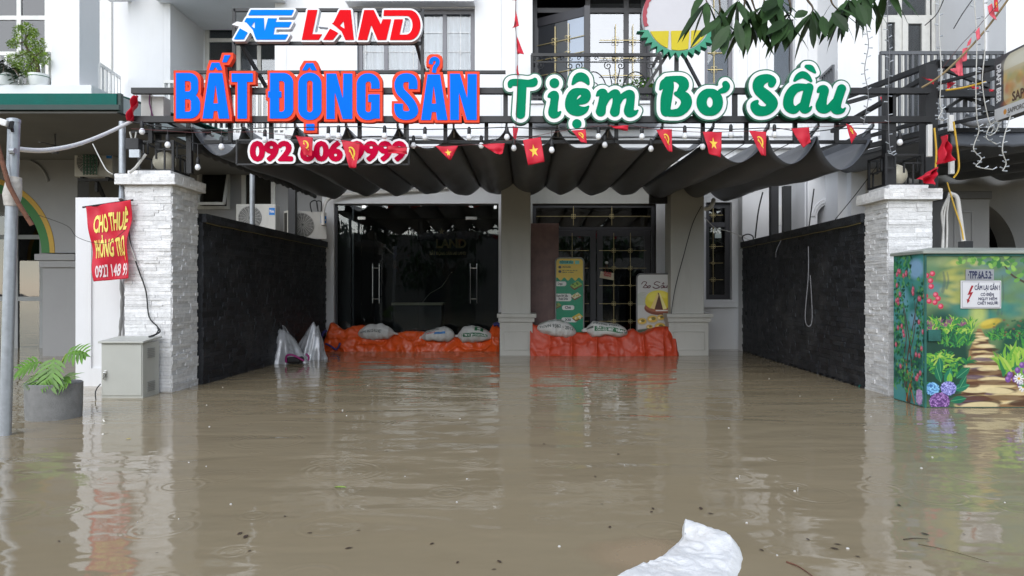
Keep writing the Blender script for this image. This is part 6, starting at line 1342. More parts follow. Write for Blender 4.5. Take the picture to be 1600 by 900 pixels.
for i in range(20): blob(rnd(1470, 1600), rnd(475, 500), rnd(6, 14), rnd(4, 8), random.choice([srgb(40, 120, 115), srgb(60, 135, 120), srgb(30, 100, 90)]), 0, 12, .6)
blob(1529, 490, 12, 22, srgb(190, 200, 110), 0, 22, .8); blob(1548, 505, 17, 7, srgb(190, 165, 55), -.3, 5, .9); blob(1543, 503, 11, 4, srgb(215, 195, 85), -.3, 5, .7)
blob(1470, 560, 45, 75, srgb(14, 62, 50), 0, 22, .95); blob(1620, 545, 60, 50, srgb(24, 84, 55), -.3, 18, .9)
for i in range(60): blob(rnd(1556, 1700), rnd(505, 560), rnd(6, 14), rnd(4, 9), random.choice([srgb(14, 70, 62), srgb(22, 90, 66), srgb(18, 60, 58)]), -.4, 5, .7)
# the path
c.poly([G(*p) for p in ((1527, 513), (1533, 513), (1542, 530), (1552, 548), (1580, 575), (1625, 600), (1700, 640), (1490, 640), (1504, 610), (1512, 575), (1514, 548), (1523, 530))], srgb(150, 118, 80), 2)
for i in range(90):
    f = rnd(0, 1) ** .8; y = 516 + f * 120; hw = 3 + f * 58; cx_ = 1530 + f * 30; blob(cx_ + rnd(-.8, .8) * hw, y, 3 + hw * rnd(.2, .6), 1.2 + 4.5 * f * rnd(.6, 1.3), random.choice([srgb(84, 52, 36), srgb(66, 40, 30), srgb(224, 204, 156), srgb(224, 204, 150), srgb(232, 214, 165), srgb(215, 190, 135), srgb(104, 86, 100)]), rnd(-.08, .08), 2.5, .85)
for y, x0_, x1_, r in ((553, 1518, 1560, 2.2), (568, 1512, 1575, 3), (583, 1510, 1588, 4), (598, 1505, 1600, 4.2), (622, 1500, 1640, 4.5)): stroke([(x0_, y + 1, r * .5), ((x0_ + x1_) / 2, y - 1, r), (x1_, y + 1, r * .6)], srgb(96, 60, 40), 2.5, .8)
# shrubs as brush-stroke leaves
def tuft(px, py, n, ln, spread, cols, w=1.3, up=1.0):
    for i in range(n):
        a = rnd(-spread, spread); l = ln * rnd(.6, 1.1); bx_, by_ = px + rnd(-.35, .35) * ln, py + rnd(-.15, .2) * ln; ex, ey = bx_ + math.sin(a) * l, by_ - math.cos(a) * l * up
        stroke([(bx_, by_, w * .8), ((bx_ + ex) / 2 + rnd(-1, 1), (by_ + ey) / 2 - l * .08, w), (ex, ey + l * .10, .15)], random.choice(cols), 1.1, .95)
gd = [srgb(20, 80, 55), srgb(28, 100, 60), srgb(16, 66, 52)]; gm = [srgb(60, 140, 60), srgb(95, 160, 60), srgb(40, 120, 70)]; gl_ = [srgb(150, 190, 70), srgb(175, 200, 90), srgb(120, 175, 60)]
for i in range(26): tuft(rnd(1446, 1515), rnd(505, 540), 14, 15, 1.1, gd + gm, 1.1)
for i in range(16): tuft(rnd(1455, 1520), rnd(498, 520), 12, 13, 1.2, gm + gl_, .9)
for i in range(14): tuft(rnd(1450, 1505), rnd(498, 520), 3, 8, 1.2, [srgb(150, 80, 120), srgb(120, 70, 110)], .8)
for i in range(16): tuft(rnd(1450, 1510), rnd(560, 588), 14, 17, 1.5, gd + gm, 1.6, .7)
for i in range(9): tuft(rnd(1452, 1505), rnd(550, 580), 9, 15, 1.6, gm + gl_, 1.3, .7)
for i in range(16): tuft(rnd(1550, 1620), rnd(520, 530), 12, 13, 1.3, gm + gd, 1.0)
for i in range(60): blob(rnd(1552, 1640), 498 + rnd(0, 28), 2, 1.4, random.choice([srgb(120, 80, 60), srgb(60, 110, 55), srgb(30, 80, 55)]), 0, 2, .8)
for i in range(14): tuft(rnd(1572, 1660), rnd(555, 585), 9, 34, .9, gl_ + gm + gl_, 2.2)
for bx_, by_ in ((1448, 430), (1454, 438), (1455, 447), (1462, 460), (1466, 466), (1452, 470), (1461, 472), (1470, 478), (1446, 462), (1457, 427)): blob(bx_, by_, 4.2, 4.2, srgb(190, 45, 75), 0, 1.5, 1); blob(bx_ - .8, by_ - .8, 2.4, 2.2, srgb(228, 120, 140), 0, 1.5, .9)
for i in range(30): px, py = rnd(1497, 1545), rnd(396, 412) ; blob(px, py, 4, 2.6, random.choice([srgb(110, 165, 70), srgb(70, 130, 60), srgb(140, 185, 90)]), rnd(-1, 1), 1.5, .9)
stroke([(1567, 410, .8), (1580, 428, 1.4), (1600, 440, 1.6), (1660, 470, 2)], srgb(70, 55, 45), 1.2)
for i in range(46): px = rnd(1545, 1640); py = rnd(397, 415) if px < 1575 else rnd(397, 440); blob(px, py, 5, 3, random.choice([srgb(110, 165, 70), srgb(70, 130, 60), srgb(150, 190, 90), srgb(40, 105, 60)]), rnd(-1, 1), 1.5, .9)
# hydrangeas and big leaves in the corner
for px, py, a, l, col in ((1470, 596, -.3, 24, 0), (1478, 600, .3, 26, 1), (1495, 590, .9, 26, 0), (1490, 608, 1.3, 26, 1), (1486, 626, 1.4, 24, 0), (1462, 606, -1.2, 22, 0), (1500, 605, .5, 20, 0), (1470, 580, -.1, 22, 0), (1483, 600, .1, 18, 2)):
    ex, ey = px + math.sin(a) * l, py - math.cos(a) * l; stroke([(px, py, 1), ((px + ex) / 2, (py + ey) / 2, l * .25), (ex, ey, .5)], (srgb(25, 110, 80), srgb(30, 120, 90), srgb(120, 180, 60))[col]); stroke([(px, py, .4), (ex, ey, .3)], srgb(120, 190, 130), 1, .8)
def hydr(px, py, r, c1, c2, cvv=None, n=150):
    blob(px, py, r, r * .9, c1, 0, 2, 1)
    for i in range(n): a = rnd(0, 2 * PI); d = r * math.sqrt(rnd(0, 1)); blob(px + d * math.cos(a), py + d * .9 * math.sin(a), 1.1, .9, c2 if rnd(0, 1) < .6 else tuple(min(1, q_ * 1.5 + .1) for q_ in c2), 0, 1, .8)
hydr(1457, 607, 11, srgb(60, 110, 170), srgb(110, 170, 220)); hydr(1482, 606, 12, srgb(90, 90, 165), srgb(150, 150, 215)); hydr(1468, 627, 16, srgb(95, 60, 120), srgb(150, 105, 170))
for px, py in ((1597, 570), (1590, 578), (1602, 580), (1578, 585), (1586, 592), (1594, 600), (1606, 590), (1604, 566), (1575, 592)): blob(px, py, 4.5, 5, srgb(120, 75, 150), 0, 1.5, 1); blob(px - 1, py - 1.5, 2, 2.2, srgb(180, 130, 200), 0, 1.5, .8)
for px, py in ((1592, 591), (1599, 604), (1612, 598), (1622, 612)):
    for k in range(10): stroke([(px, py, .8), (px + 7 * math.cos(k * PI / 5), py + 7 * math.sin(k * PI / 5), 1.3)], srgb(230, 230, 232))
    blob(px, py, 2.2, 2.2, srgb(220, 180, 40), 0, 1, 1)
for i in range(8): tuft(rnd(1600, 1680), rnd(600, 640), 10, 30, 1.0, gm + gl_, 2.4)
FZ = lambda py: Z(py, TY)
z_top = FZ(395.5); H_ = z_top + .06
c.panel('painted_front', M_paint, t, (tx0, TY, z_top), (1, 0, 0), (0, 0, -1), FW, FW * ch_ / cw_)
# side painting: a flowering shrub trained against the sky
sw_, sh_ = 90, 250; c = Canvas(sw_, sh_, srgb(84, 160, 160)); K = 1; G = lambda x, y: (x, y)
for i in range(70): y = rnd(0, 250); blob(rnd(0, 90), y, rnd(6, 16), rnd(5, 14), random.choice([srgb(60, 140, 125), srgb(90, 165, 150), srgb(40, 110, 95)] if y < 180 else [srgb(16, 70, 62), srgb(22, 90, 75)]), 0, 8, .6)
blob(68, 25, 22, 16, srgb(150, 190, 225), 0, 8, .9); blob(30, 75, 16, 20, srgb(140, 190, 225), 0, 12, .5); blob(62, 110, 16, 14, srgb(140, 185, 215), 0, 10, .6)
for pts in ([(46, 250, 2), (40, 210, 2), (46, 165, 1.6), (60, 120, 1.2), (78, 60, .7)], [(50, 250, 2), (56, 200, 1.8), (50, 150, 1.5), (36, 100, 1), (20, 50, .6)], [(44, 250, 1.6), (30, 190, 1.4), (40, 140, 1.2), (30, 90, .8)], [(54, 200, 1.4), (72, 150, 1), (86, 110, .6)], [(50, 165, 1.2), (64, 130, 1), (66, 90, .6), (58, 50, .5)]): stroke(pts, srgb(95, 60, 45), 1.2)
for pts in ([(38, 180, 1.2), (50, 215, 1.3), (64, 248, 1.4)], [(60, 200, 1.2), (48, 225, 1.3), (40, 248, 1.3)]): stroke(pts, srgb(190, 120, 50), 1.2)
for i in range(760):
    x, y = rnd(0, 90), rnd(0, 235); 
    if 38 < y < 175 and 34 < x < 72 and rnd(0, 1) < .75: continue
    if x > 55 and y < 40: continue
    blob(x, y, rnd(2, 4.5), rnd(1.4, 2.6), random.choice([srgb(24, 95, 70), srgb(40, 130, 80), srgb(70, 150, 85), srgb(18, 75, 62), srgb(110, 175, 100)]), rnd(-1.5, 1.5), 1.2, .95)
for i in range(34):
    x, y = random.choice([(15, 30), (28, 38), (36, 52), (18, 65), (62, 62), (76, 70), (10, 80), (78, 115), (84, 128), (10, 125), (30, 120), (34, 135), (80, 160), (74, 172), (14, 180), (20, 190), (80, 195), (70, 205), (28, 218), (12, 160), (40, 30), (8, 48)]); x += rnd(-5, 5); y += rnd(-5, 5)
    blob(x, y, 3.6, 4.2, srgb(205, 80, 110), 0, 1.2, 1); blob(x - .8, y - 1, 2, 2.2, srgb(240, 150, 165), 0, 1.2, .9)
blob(78, 236, 9, 13, srgb(190, 150, 210), 0, 2, 1)
for i in range(60): blob(78 + rnd(-8, 8), 236 + rnd(-11, 11), 1.2, 1, srgb(225, 195, 235), 0, 1, .8)
c.panel('painted_side', M_paint, t, (tx0 - .001, ty1, z_top), (0, -1, 0), (0, 0, -1), ty1 - TY, FW * ch_ / cw_)
q = MB(); q.box(tx0 + .004, tx0 + .03, TY - .012, TY - .003, -.3, z_top - .02); q.box(tx0 + .03, tx1, TY - .014, TY - .003, z_top - .035, z_top - .005); part('door_frame', q, mat('teal_painted_frame', (.02, .12, .10), .5, var=.4, scale=6), t)
q = MB(); q.box(X(1449, TY), X(1468, TY), TY - .03, TY - .003, Z(533, TY), Z(515, TY)); part('lock_cover', q, mat('teal_painted_frame', (.02, .12, .10), .5), t, bevel=.004)
pl = MB(); pl.box(X(1508, TY), X(1552, TY), TY - .014, TY - .003, Z(438, TY), Z(421, TY)); o = part('code_plate', pl, mat('grey_steel_plate', (.30, .31, .33), .4, stain=(.12, .12, .12), stain_amt=.4), t, bevel=.003)
word('lettering', '·TPP.6A.5.2·', M_navy, o, (X(1511, TY), TY - .0145, Z(435, TY)), (1, 0, 0), (0, 0, 1), Z(424, TY) - Z(435, TY), .04, width=X(1549, TY) - X(1511, TY), thick=.001)
pl = MB(); pl.box(X(1500, TY), X(1563, TY), TY - .018, TY - .004, Z(482, TY), Z(438.5, TY)); o = part('warning_plate', pl, mat('white_enamel_plate', (.70, .70, .72), .35, var=.04), t, bevel=.004)
q = MB(); frame_bars(q, X(1501.5, TY), X(1561.5, TY), Z(480.5, TY), Z(440, TY), TY - .0195, .0012, .006); part('plate_border', q, mat('grey_print_line', (.28, .27, .30), .5), o)
q = MB(); q.prism([(X(a, TY), Z(b, TY)) for a, b in ((1516.5, 446), (1510, 461), (1514.5, 460), (1510.5, 468), (1509, 467), (1510, 474), (1514, 469.5), (1512.3, 469), (1519, 456), (1514.8, 457), (1519.5, 446.5))], TY - .0205, TY - .0185); part('lightning_mark', q, mat('dark_red_mark', (.35, .01, .02), .5), o)
for s, x0_, x1_, yb_, hh in (('CẤM LẠI GẦN !', 1521, 1560, 453, 7), ('CÓ ĐIỆN', 1530.5, 1551, 462.3, 4.3), ('NGUY HIỂM', 1527, 1556, 469, 4.3), ('CHẾT NGƯỜI', 1525.5, 1557.5, 475.8, 4.3)):
    word('lettering', s, M_navy, o, (X(x0_, TY), TY - .0185, Z(yb_, TY)), (1, 0, 0), (0, 0, 1), hh * TY / F, .03, width=X(x1_, TY) - X(x0_, TY), thick=.001)
q = MB(); q.box(X(1500, 9.0), X(1513, 9.0), 8.9, 9.05, tz1 + .075, tz1 + .16); props(part('meter_box', q, M_black, None, bevel=.006), 'small black box lying on the painted cabinet roof', 'box')

# ------------------------------------------------------------------ beer lightbox sign of the right neighbour (its face looks across the drive)
bx_ = (1554 - CX) * 9.0 / F; by0, by1 = 9.0, 8.02; bz0, bz1 = Z(190, 9.0), Z(92, 9.0); BW_, BH_ = by0 - by1, bz1 - bz0
t = thing('beer_sign', 'projecting lightbox sign with a beer glass picture over the right forecourt', 'sign', (bx_ + .06, 8.5, bz0))
q = MB(); pts = []; r_ = .07
for cy_, cz_, a0_ in ((by1 + r_, bz0 + r_, 180), (by0 - r_, bz0 + r_, 270), (by0 - r_, bz1 - r_, 0), (by1 + r_, bz1 - r_, 90)): pts += [(cy_ + r_ * math.cos(math.radians(a0_ + k * 15)), cz_ + r_ * math.sin(math.radians(a0_ + k * 15))) for k in range(7)]
n = len(pts); q.add([(bx_ + .002, a, b) for a, b in pts] + [(bx_ + .13, a, b) for a, b in pts], [tuple(range(n))[::-1], tuple(range(n, 2 * n))] + [(i, (i + 1) % n, n + (i + 1) % n, n + i) for i in range(n)]); part('casing', q, mat('dark_sign_casing', (.05, .05, .055), .4), t)
w_, h_ = 150, int(150 * BH_ / BW_); c = Canvas(w_, h_, srgb(70, 70, 74)); K = 1; G = lambda x, y: (x, y)
c.rbox(26, 4, 170, 98, 22, srgb(196, 190, 165)); blob(90, 20, 60, 14, srgb(225, 222, 205), 0, 10, .8); c.a[30:100, 26:] = c.a[30:100, 26:] * .6 + np.array(srgb(185, 160, 90), np.float32) * .4
for i in range(70): blob(rnd(30, 150), rnd(40, 98), rnd(4, 14), rnd(3, 8), random.choice([srgb(200, 130, 60), srgb(190, 90, 50), srgb(215, 170, 70), srgb(190, 70, 60), srgb(170, 140, 80), srgb(150, 160, 110)]), rnd(-.5, .5), 6, .5)
c.poly([(0, h_ - 22), (150, h_ - 22), (150, h_), (0, h_)], srgb(205, 205, 205)); c.ell(30, h_ - 11, 4.5, 5, srgb(205, 140, 50))
Xg, Yg = np.meshgrid(np.arange(w_) + .5, np.arange(h_) + .5); c.panel('sign_face', M_poster, t, (bx_, by0, bz1), (0, -1, 0), (0, 0, -1), BW_, BH_, sd_rbox(Xg, Yg, 0, 0, w_, h_, r_ / BW_ * w_) < .5)
u = BW_ / w_
word('lettering', 'DRAFT BEER', M_whitep, t, (bx_ - .001, by0 - 7 * u, bz1 - 14 * u), (0, 0, -1), (0, -1, 0), 12 * u, .06, width=(h_ - 46) * u, thick=.001)
word('lettering', 'SAPPORO', mat('brown_print', (.10, .05, .03), .5), t, (bx_ - .001, by0 - 50 * u, bz1 - 92 * u), (0, -1, 0), (0, 0, 1), 16 * u, .05, width=84 * u, thick=.001)
word('lettering', 'SAPPORO', mat('grey_small_print', (.16, .15, .14), .5), t, (bx_ - .001, by0 - 38 * u, bz1 - (h_ - 6) * u), (0, -1, 0), (0, 0, 1), 8 * u, .04, width=46 * u, thick=.001)
for zz_ in (bz1 - .1, bz0 + .1): q = MB(); q.beam((bx_ + .06, by0 - .05, zz_), (X(1466, 9.7), 9.75, zz_), .04); part('bracket', q, M_black, t)
# dark fabric canopy of the right neighbour
t = thing('side_canopy', 'dark fabric canopy over the arched porch of the right neighbour', 'canopy', (8.5, 12, 3.6))
xA = X(1484, 10.2); q = MB(); q.sheet(lambda u, v: (xA + 5.5 * u, 10.2 + 5.2 * v, 3.52 + .35 * v - .16 * math.sin(u * PI * 6) ** 2 - .1 * u), 72, 8); o = part('fabric', q, M_fab, t, smooth=60); sm = o.modifiers.new('s', 'SOLIDIFY'); sm.thickness = .006
q = MB(); q.sheet(lambda u, v: (xA + 5.5 * u, 10.19 - .02 * v, 3.50 + .02 - (.20 - .02 * abs(math.sin(u * 60))) * v), 90, 4); o = part('valance', q, M_fab, t, smooth=60); sm = o.modifiers.new('s', 'SOLIDIFY'); sm.thickness = .005
q = MB(); q.beam((xA, 10.2, 3.56), (xA + 5.5, 10.2, 3.56), .06); q.beam((xA, 10.2, 3.56), (xA, 15.4, 3.9), .06); part('frame', q, M_black, t)
q = MB(); q.tube(curve_pts([tuple(P(1505, 185, 10.0)), tuple(P(1525, 191, 9.95)), tuple(P(1560, 182, 9.9)), tuple(P(1620, 160, 9.8))], 5), .075, 10); props(part('rolled_awning', q, mat('grey_vinyl', (.25, .26, .29), .35), None, smooth=60), 'grey rolled vinyl awning under the beer sign', 'awning')

# ------------------------------------------------------------------ bunting, flags, string lights
def star_uv(cx_, cy_, r, asp): return [(cx_ + r * (1 if k % 2 == 0 else .4) * math.sin(k * PI / 5), cy_ - asp * r * (1 if k % 2 == 0 else .4) * math.cos(k * PI / 5)) for k in range(10)]
def flag(parent, quad, Yf, m, emb=None, sd=0):
    Q = [P(*p, Yf) for p in quad]; sz = (Q[0] - Q[1]).length
    def fn(u, v, lift=0.0):
        a = Q[0].lerp(Q[1], u); b = Q[3].lerp(Q[2], u); p = a.lerp(b, v); p.y += .05 * sz * math.sin(u * 6 + v * 4 + sd) * (.3 + v) + .04 * sz * math.sin(v * 9 + sd * 2) * v - lift; return tuple(p)
    q = MB(); q.sheet(fn, 14, 14); o = part('flag', q, m, parent, smooth=180); sm = o.modifiers.new('s', 'SOLIDIFY'); sm.thickness = .002
    if emb:
        polys = []
        if emb == 'star': polys = [star_uv(.5, .5, .27, 1)]
        else:
            cx_, cy_, r = .5, .42, .24; t_ = np.linspace(-2.2, 1.5, 16); polys = [[(cx_ + r * math.cos(a), cy_ + r * .9 * math.sin(a)) for a in t_] + [(cx_ - .05 + r * .72 * math.cos(a), cy_ + r * .68 * math.sin(a)) for a in t_[::-1]], [(cx_ - .18, cy_ - .02), (cx_ - .10, cy_ - .14), (cx_ - .05, cy_ - .08), (cx_ + .20, cy_ + .26), (cx_ + .14, cy_ + .28), (cx_ - .10, cy_)]]
        e = MB()
        for pl_ in polys: n_ = len(pl_); e.add([fn(a, b, .006) for a, b in pl_], [tuple(range(n_))])
        part('flag_emblem', e, M_yel, o)
def bunting(label, pts, flags, Yf, r=.0035, m=None):
    mid = pts[len(pts) // 2]; t = thing('bunting', label, 'bunting', tuple(P(mid[0], mid[1], mid[2] if len(mid) > 2 else Yf)))
    q = MB(); q.tube([P(p[0], p[1], p[2] if len(p) > 2 else Yf) for p in pts], r, 5); part('cord', q, m or mat('dull_cord', (.10, .03, .03), .7), t)
    for i, (quad, emb, *mm) in enumerate(flags): flag(t, quad, mm[0] if mm else Yf, (mm[1] if len(mm) > 1 else M_red), emb, i * 1.7)
bunting('row of small red flags strung across the truss above the canopy', [(205, 201), (300, 207), (400, 206), (463, 213), (520, 219), (600, 229), (640, 230), (700, 228), (760, 225), (818, 216), (875, 205), (930, 197), (985, 196), (1030, 203), (1100, 207), (1170, 205), (1240, 200), (1325, 196), (1392, 190)],
    [(((462, 212), (489, 215), (487, 244), (475, 243)), 'hs'), (((533, 219), (563, 223), (557, 263), (546, 262)), 'hs'), (((606, 228), (636, 230), (636, 241), (606, 239)), None), (((680, 228), (716, 228), (704, 250), (702, 250)), 'star'), (((751, 225), (789, 224), (785, 241), (776, 241)), None), (((817, 219), (845, 214), (851, 253), (825, 258)), 'star'),
     (((893, 204), (915, 202), (917, 224), (908, 222)), 'hs'), (((952, 196), (982, 196), (981, 204), (962, 201)), None), (((1025, 202), (1050, 202), (1050, 238), (1043, 236)), 'hs'), (((1098, 206), (1128, 206), (1126, 246), (1108, 240)), 'star'), (((1170, 204), (1197, 206), (1197, 244), (1190, 243)), 'hs'), (((1236, 201), (1264, 199), (1267, 222), (1255, 231)), None), (((1322, 193), (1331, 197), (1339, 210), (1330, 225)), 'hs')], 9.3)
bunting('vertical string of red pennants hanging at the boundary between the two houses', [(806, -20), (805, 40), (809, 80), (809, 118), (806, 200), (804, 226)], [(((799, 0), (807, 1), (806, -18), (804, -18)), None), (((806, 16), (811, 40), (800, 45), (803, 42)), None), (((808, 57), (819, 85), (808, 84), (807, 70)), None), (((808, 101), (811, 117), (808, 117), (807, 110)), None), (((801, 197), (810, 200), (806, 219), (802, 215)), None)], 9.42, .004)
bunting('faded red flags on the rope rising over the right end of the truss', [(1468, 112, 9.3), (1500, 72, 9.2), (1530, 40, 9.0), (1560, 5, 8.8), (1580, -20, 8.7)], [(((1493, 100), (1503, 86), (1505, 118), (1497, 119)), None, 9.2, M_pinkred), (((1504, 76), (1512, 74), (1510, 95), (1503, 97)), None, 9.15, M_pinkred), (((1512, 66), (1518, 58), (1516, 70), (1511, 72)), None, 9.1, M_pinkred), (((1524, 50), (1530, 42), (1532, 60), (1527, 63)), None, 9.0, M_pinkred), (((1543, 10), (1550, 5), (1557, 32), (1546, 24)), None, 8.9, M_pinkred), (((1553, -2), (1559, 0), (1560, 19), (1553, 18)), 'hs', 8.85, M_red)], 9)
bunting('small red pennants on the braces at the right end of the truss', [(1440, 120), (1470, 130), (1520, 138), (1560, 143)], [(((1442, 121), (1460, 125), (1459, 132), (1452, 126)), None), (((1480, 128), (1494, 129), (1481, 139), (1479, 137)), None), (((1516, 134), (1530, 137), (1526, 140), (1519, 139)), None), (((1545, 139), (1553, 140), (1552, 143), (1546, 143)), None), (((1484, 108), (1498, 105), (1500, 119), (1488, 112)), None, 9.5, M_pinkred), (((1375, 151), (1397, 156), (1395, 161), (1377, 158)), None, 10.5), (((1434, 165), (1454, 170), (1452, 173), (1440, 168)), None, 10)], 9.6, .004)
def rag(label, quad, Yf, sd):
    Q = [P(*p, Yf) for p in quad]
    def fn(u, v): a = Q[0].lerp(Q[1], u); b = Q[3].lerp(Q[2], u); p = a.lerp(b, v); p.y += .05 * math.sin(u * 9 + sd) + .03 * math.sin(v * 11 + u * 4 + sd); return tuple(p)
    q = MB(); q.sheet(fn, 24, 24); o = part('red_flag', q, M_red, None, smooth=180); sm = o.modifiers.new('s', 'SOLIDIFY'); sm.thickness = .003; props(o, label, 'flag')
rag('red cloth knotted to the left end of the sign truss', [(207, 150), (217, 150), (205, 190), (196, 187)], 9.5, 1)
rag('red pennant hanging point-up on the thick right post', [(1475, 212), (1477, 212), (1488, 252), (1465, 257)], 9.2, 2)
rag('red flag drooping onto the cap of the pillar at the painted cabinet', [(1461, 262), (1463, 264), (1457, 291), (1434, 279)], 9.2, 3)

proto = None
def bulb_string(label, strand, bulbs, Yf):
    t = thing('string_lights', label, 'string lights', tuple(P(strand[0][0], strand[0][1], Yf)))
    q = MB(); q.tube(curve_pts([tuple(P(a, b, Yf)) for a, b in strand], 3), .007, 5); part('cord', q, M_wireb, t)
    for px, py, top in bulbs:
        r = .036; c_ = P(px, py, Yf); s = MB(); s.tube([P(px, top, Yf), c_ + Vector((0, 0, .12))], .005, 4); s.lathe(c_ + Vector((0, 0, .028)), [(.018, 0), (.024, .02), (.024, .075), (.014, .10)], 10); so = part('socket', s, M_wireb, t, smooth=40)
        b = MB(); b.lathe(c_ + Vector((0, 0, -.045)), [(.004, 0), (.022, .006), (.035, .028), (.036, .045), (.028, .066), (.018, .082)], 14); part('bulb', b, M_bulb, so, smooth=180)
bulb_string('black light string with white bulbs directly under the truss beam', [(205, 190), (262, 199), (340, 203), (414, 200), (470, 199), (560, 198), (640, 202), (733, 201), (803, 199), (870, 203), (935, 199), (1003, 199), (1070, 199), (1142, 202), (1210, 200), (1260, 206), (1330, 200), (1405, 205)],
    [(222, 205, 196), (262, 226, 199), (346, 229, 204), (414, 218, 200), (513, 213, 199), (529, 212, 199), (601, 212, 200), (664, 214, 202), (733, 214, 201), (792, 214, 199), (862, 234, 203), (935, 213, 199), (1003, 213, 199), (1070, 212, 199), (1142, 210, 202), (1210, 210, 201), (1406, 222, 205)], 9.36)
bulb_string('second light string with bulbs hanging lower across the scalloped canopy front', [(290, 215), (309, 225), (380, 222), (430, 224), (520, 220), (580, 213), (650, 216), (730, 222), (803, 214), (850, 214), (945, 216), (1017, 214), (1090, 216), (1160, 214)],
    [(309, 261, 225), (479, 226, 221), (547, 231, 217), (646, 227, 215), (752, 227, 222), (803, 231, 214), (945, 226, 216), (1017, 232, 214), (1098, 229, 216)], 9.7)
def fairy(label, pts, Yf, n, r=.006, m=None):
    t = thing('fairy_lights', label, 'fairy lights', tuple(P(pts[0][0], pts[0][1], Yf))); cp = curve_pts([tuple(P(a + rnd(-1, 1), b, Yf + rnd(-.03, .03))) for a, b in pts], 8); q = MB(); q.tube(cp, r, 5); part('wire', q, m or M_wirew, t)
    for i in range(n):
        q = MB(); c_ = Vector(cp[int(i * (len(cp) - 1) / max(1, n - 1))]); s = 1 if i % 2 else -1; e = c_ + Vector((s * .045, rnd(-.02, .02), rnd(-.01, .03))); q.tube([c_, e], [r * .8, r * 1.6], 5); part('tiny_bulb', q, M_galv, t)
gw = mat('grey_wire', (.16, .16, .17), .6)
fairy('fairy light strand hanging from the branch over the right end of the green letters', [(1356, -15), (1354, 35), (1358, 70), (1352, 110), (1357, 150), (1350, 195)], 9.0, 26, .005, gw)
fairy('fairy light strand in front of the dark balcony railing, left of the thick post', [(1388, -15), (1387, 40), (1389, 90), (1387, 150), (1389, 225), (1396, 243)], 9.1, 26, .005, gw)
fairy('fairy light strand curling down the face of the thick right post', [(1469, -15), (1468, 40), (1470, 110), (1468, 160), (1472, 172), (1466, 185), (1474, 188)], 9.2, 24)
fairy('fairy light strand left of the beer sign ending in a long curl', [(1522, -10), (1526, 60), (1524, 140), (1526, 185), (1530, 205), (1522, 232), (1534, 248), (1526, 260), (1552, 265)], 9.0, 34)
fairy('fairy light strand nearest the beer sign, tangled in a knot', [(1536, -10), (1539, 70), (1534, 130), (1545, 185), (1552, 200), (1545, 212), (1556, 205), (1560, 190), (1548, 195), (1541, 215), (1558, 225)], 8.95, 36)
fairy('fairy light strand dangling below the beer sign', [(1580, 180), (1570, 210), (1566, 235), (1572, 255), (1566, 267)], 8.4, 14)
cable([P(1440, 137, 9.3), P(1470, 118, 9.2), P(1510, 80, 9.1), P(1545, 40, 9.0), P(1585, -15, 8.8)], .013, mat('tan_rope', (.26, .19, .10), .8), 'tan rope rising from the truss to the top right', 5, 'rope', 'rope')
cable([P(1478, 141, 9.3), P(1505, 137, 9.3), P(1540, 128, 9.3)], .012, M_wirey, 'yellow cable lying along the right truss brace')
cable([P(1460, 200, 9.25), P(1463, 235, 9.25), P(1462, 262, 9.25)], .012, M_wirey, 'yellow cable hanging on the inner side of the thick right post')
cable([P(1490, 190, 9.25), P(1497, 240, 9.25), P(1498, 265, 9.25), P(1490, 278, 9.28)], .012, M_wirey, 'yellow cable loop beside the white lamp tube on the right post')
for x_, a, b, lb in ((1485.5, 180, 205, 'upper white lamp tube fixed on the right post'), (1486.5, 248, 272, 'lower white lamp tube fixed on the right post above the stone cap'), (1452, 195, 245, 'white cable trunking on the inner side of the right post')):
    q = MB(); q.beam(P(x_, a, 9.4), P(x_, b, 9.4), .06, .05); props(part('lamp_tube', q, M_wplast, None, bevel=.006), lb, 'lamp tube')
for i, (a, lb) in enumerate(((1478, 'cable hanging nearest the right stone pillar down to the cabinet'), (1482, 'cable hanging second from the right stone pillar to the cabinet roof'), (1474, 'cable hugging the corner of the right stone pillar'))):
    cable([P(1484 + i, 300, 9.9), P(a - 2, 330, 9.8), P(a - 4 + i * 2, 360, 9.7), P(a - 6 + i * 3, 392, 9.5)], .014, M_wirew, lb)
cable([P(1485, 303, 9.8), P(1495, 308, 9.75), P(1499, 330, 9.7), P(1503, 360, 9.65), P(1506, 380, 9.5)], .028, mat('cream_insulation', (.60, .58, .54), .7), 'pale insulated pipe bending down to the painted cabinet', 8, 'pipe', 'insulated_pipe')
cable([P(1480, 285, 9.7), P(1492, 325, 9.65), P(1502, 355, 9.6), P(1506, 378, 9.5)], .010, M_wirey, 'yellow cable running down to the black box on the painted cabinet')
cable([P(1480, -15, 8.5), P(1465, 20, 8.6), P(1445, 40, 8.7)], .006, M_wireb, 'black wire slanting across the white balcony doors')
cable([P(1530, -15, 8.5), P(1505, 20, 8.6), P(1490, 45, 8.7)], .006, M_wireb, 'second black wire slanting toward the top right corner')
cable([P(1096, 322, 15.1), P(1082, 350, 15.1), P(1068, 400, 15.1), P(1055, 450, 15.1), P(1048, 495, 15.1)], .009, M_wireb, 'black wire taped diagonally across the right grey porch column')
cable([P(1101, 340, 15.2), P(1118, 356, 15.5), P(1140, 362, 16), P(1178, 378, 16)], .009, M_wirew, 'grey wire crossing from the grey column to the dark right wall')
cable([P(1162, 378, 15.9), P(1160, 370, 15.9), P(1168, 366, 15.9), P(1176, 369, 15.9), P(1177, 376, 15.9)], .014, M_wireb, 'black cable coil lying on the far end of the right dark wall')
cable([P(1192, 300, 15.6), P(1185, 330, 15.7), P(1180, 372, 15.8)], .016, M_wireb, 'black cable bundle running up the white wall at the far right')
cable([P(1272, 295, 14.8), P(1268, 325, 14.8), P(1264, 355, 14.8)], .014, M_wireb, 'dark cable beside the arched niche')
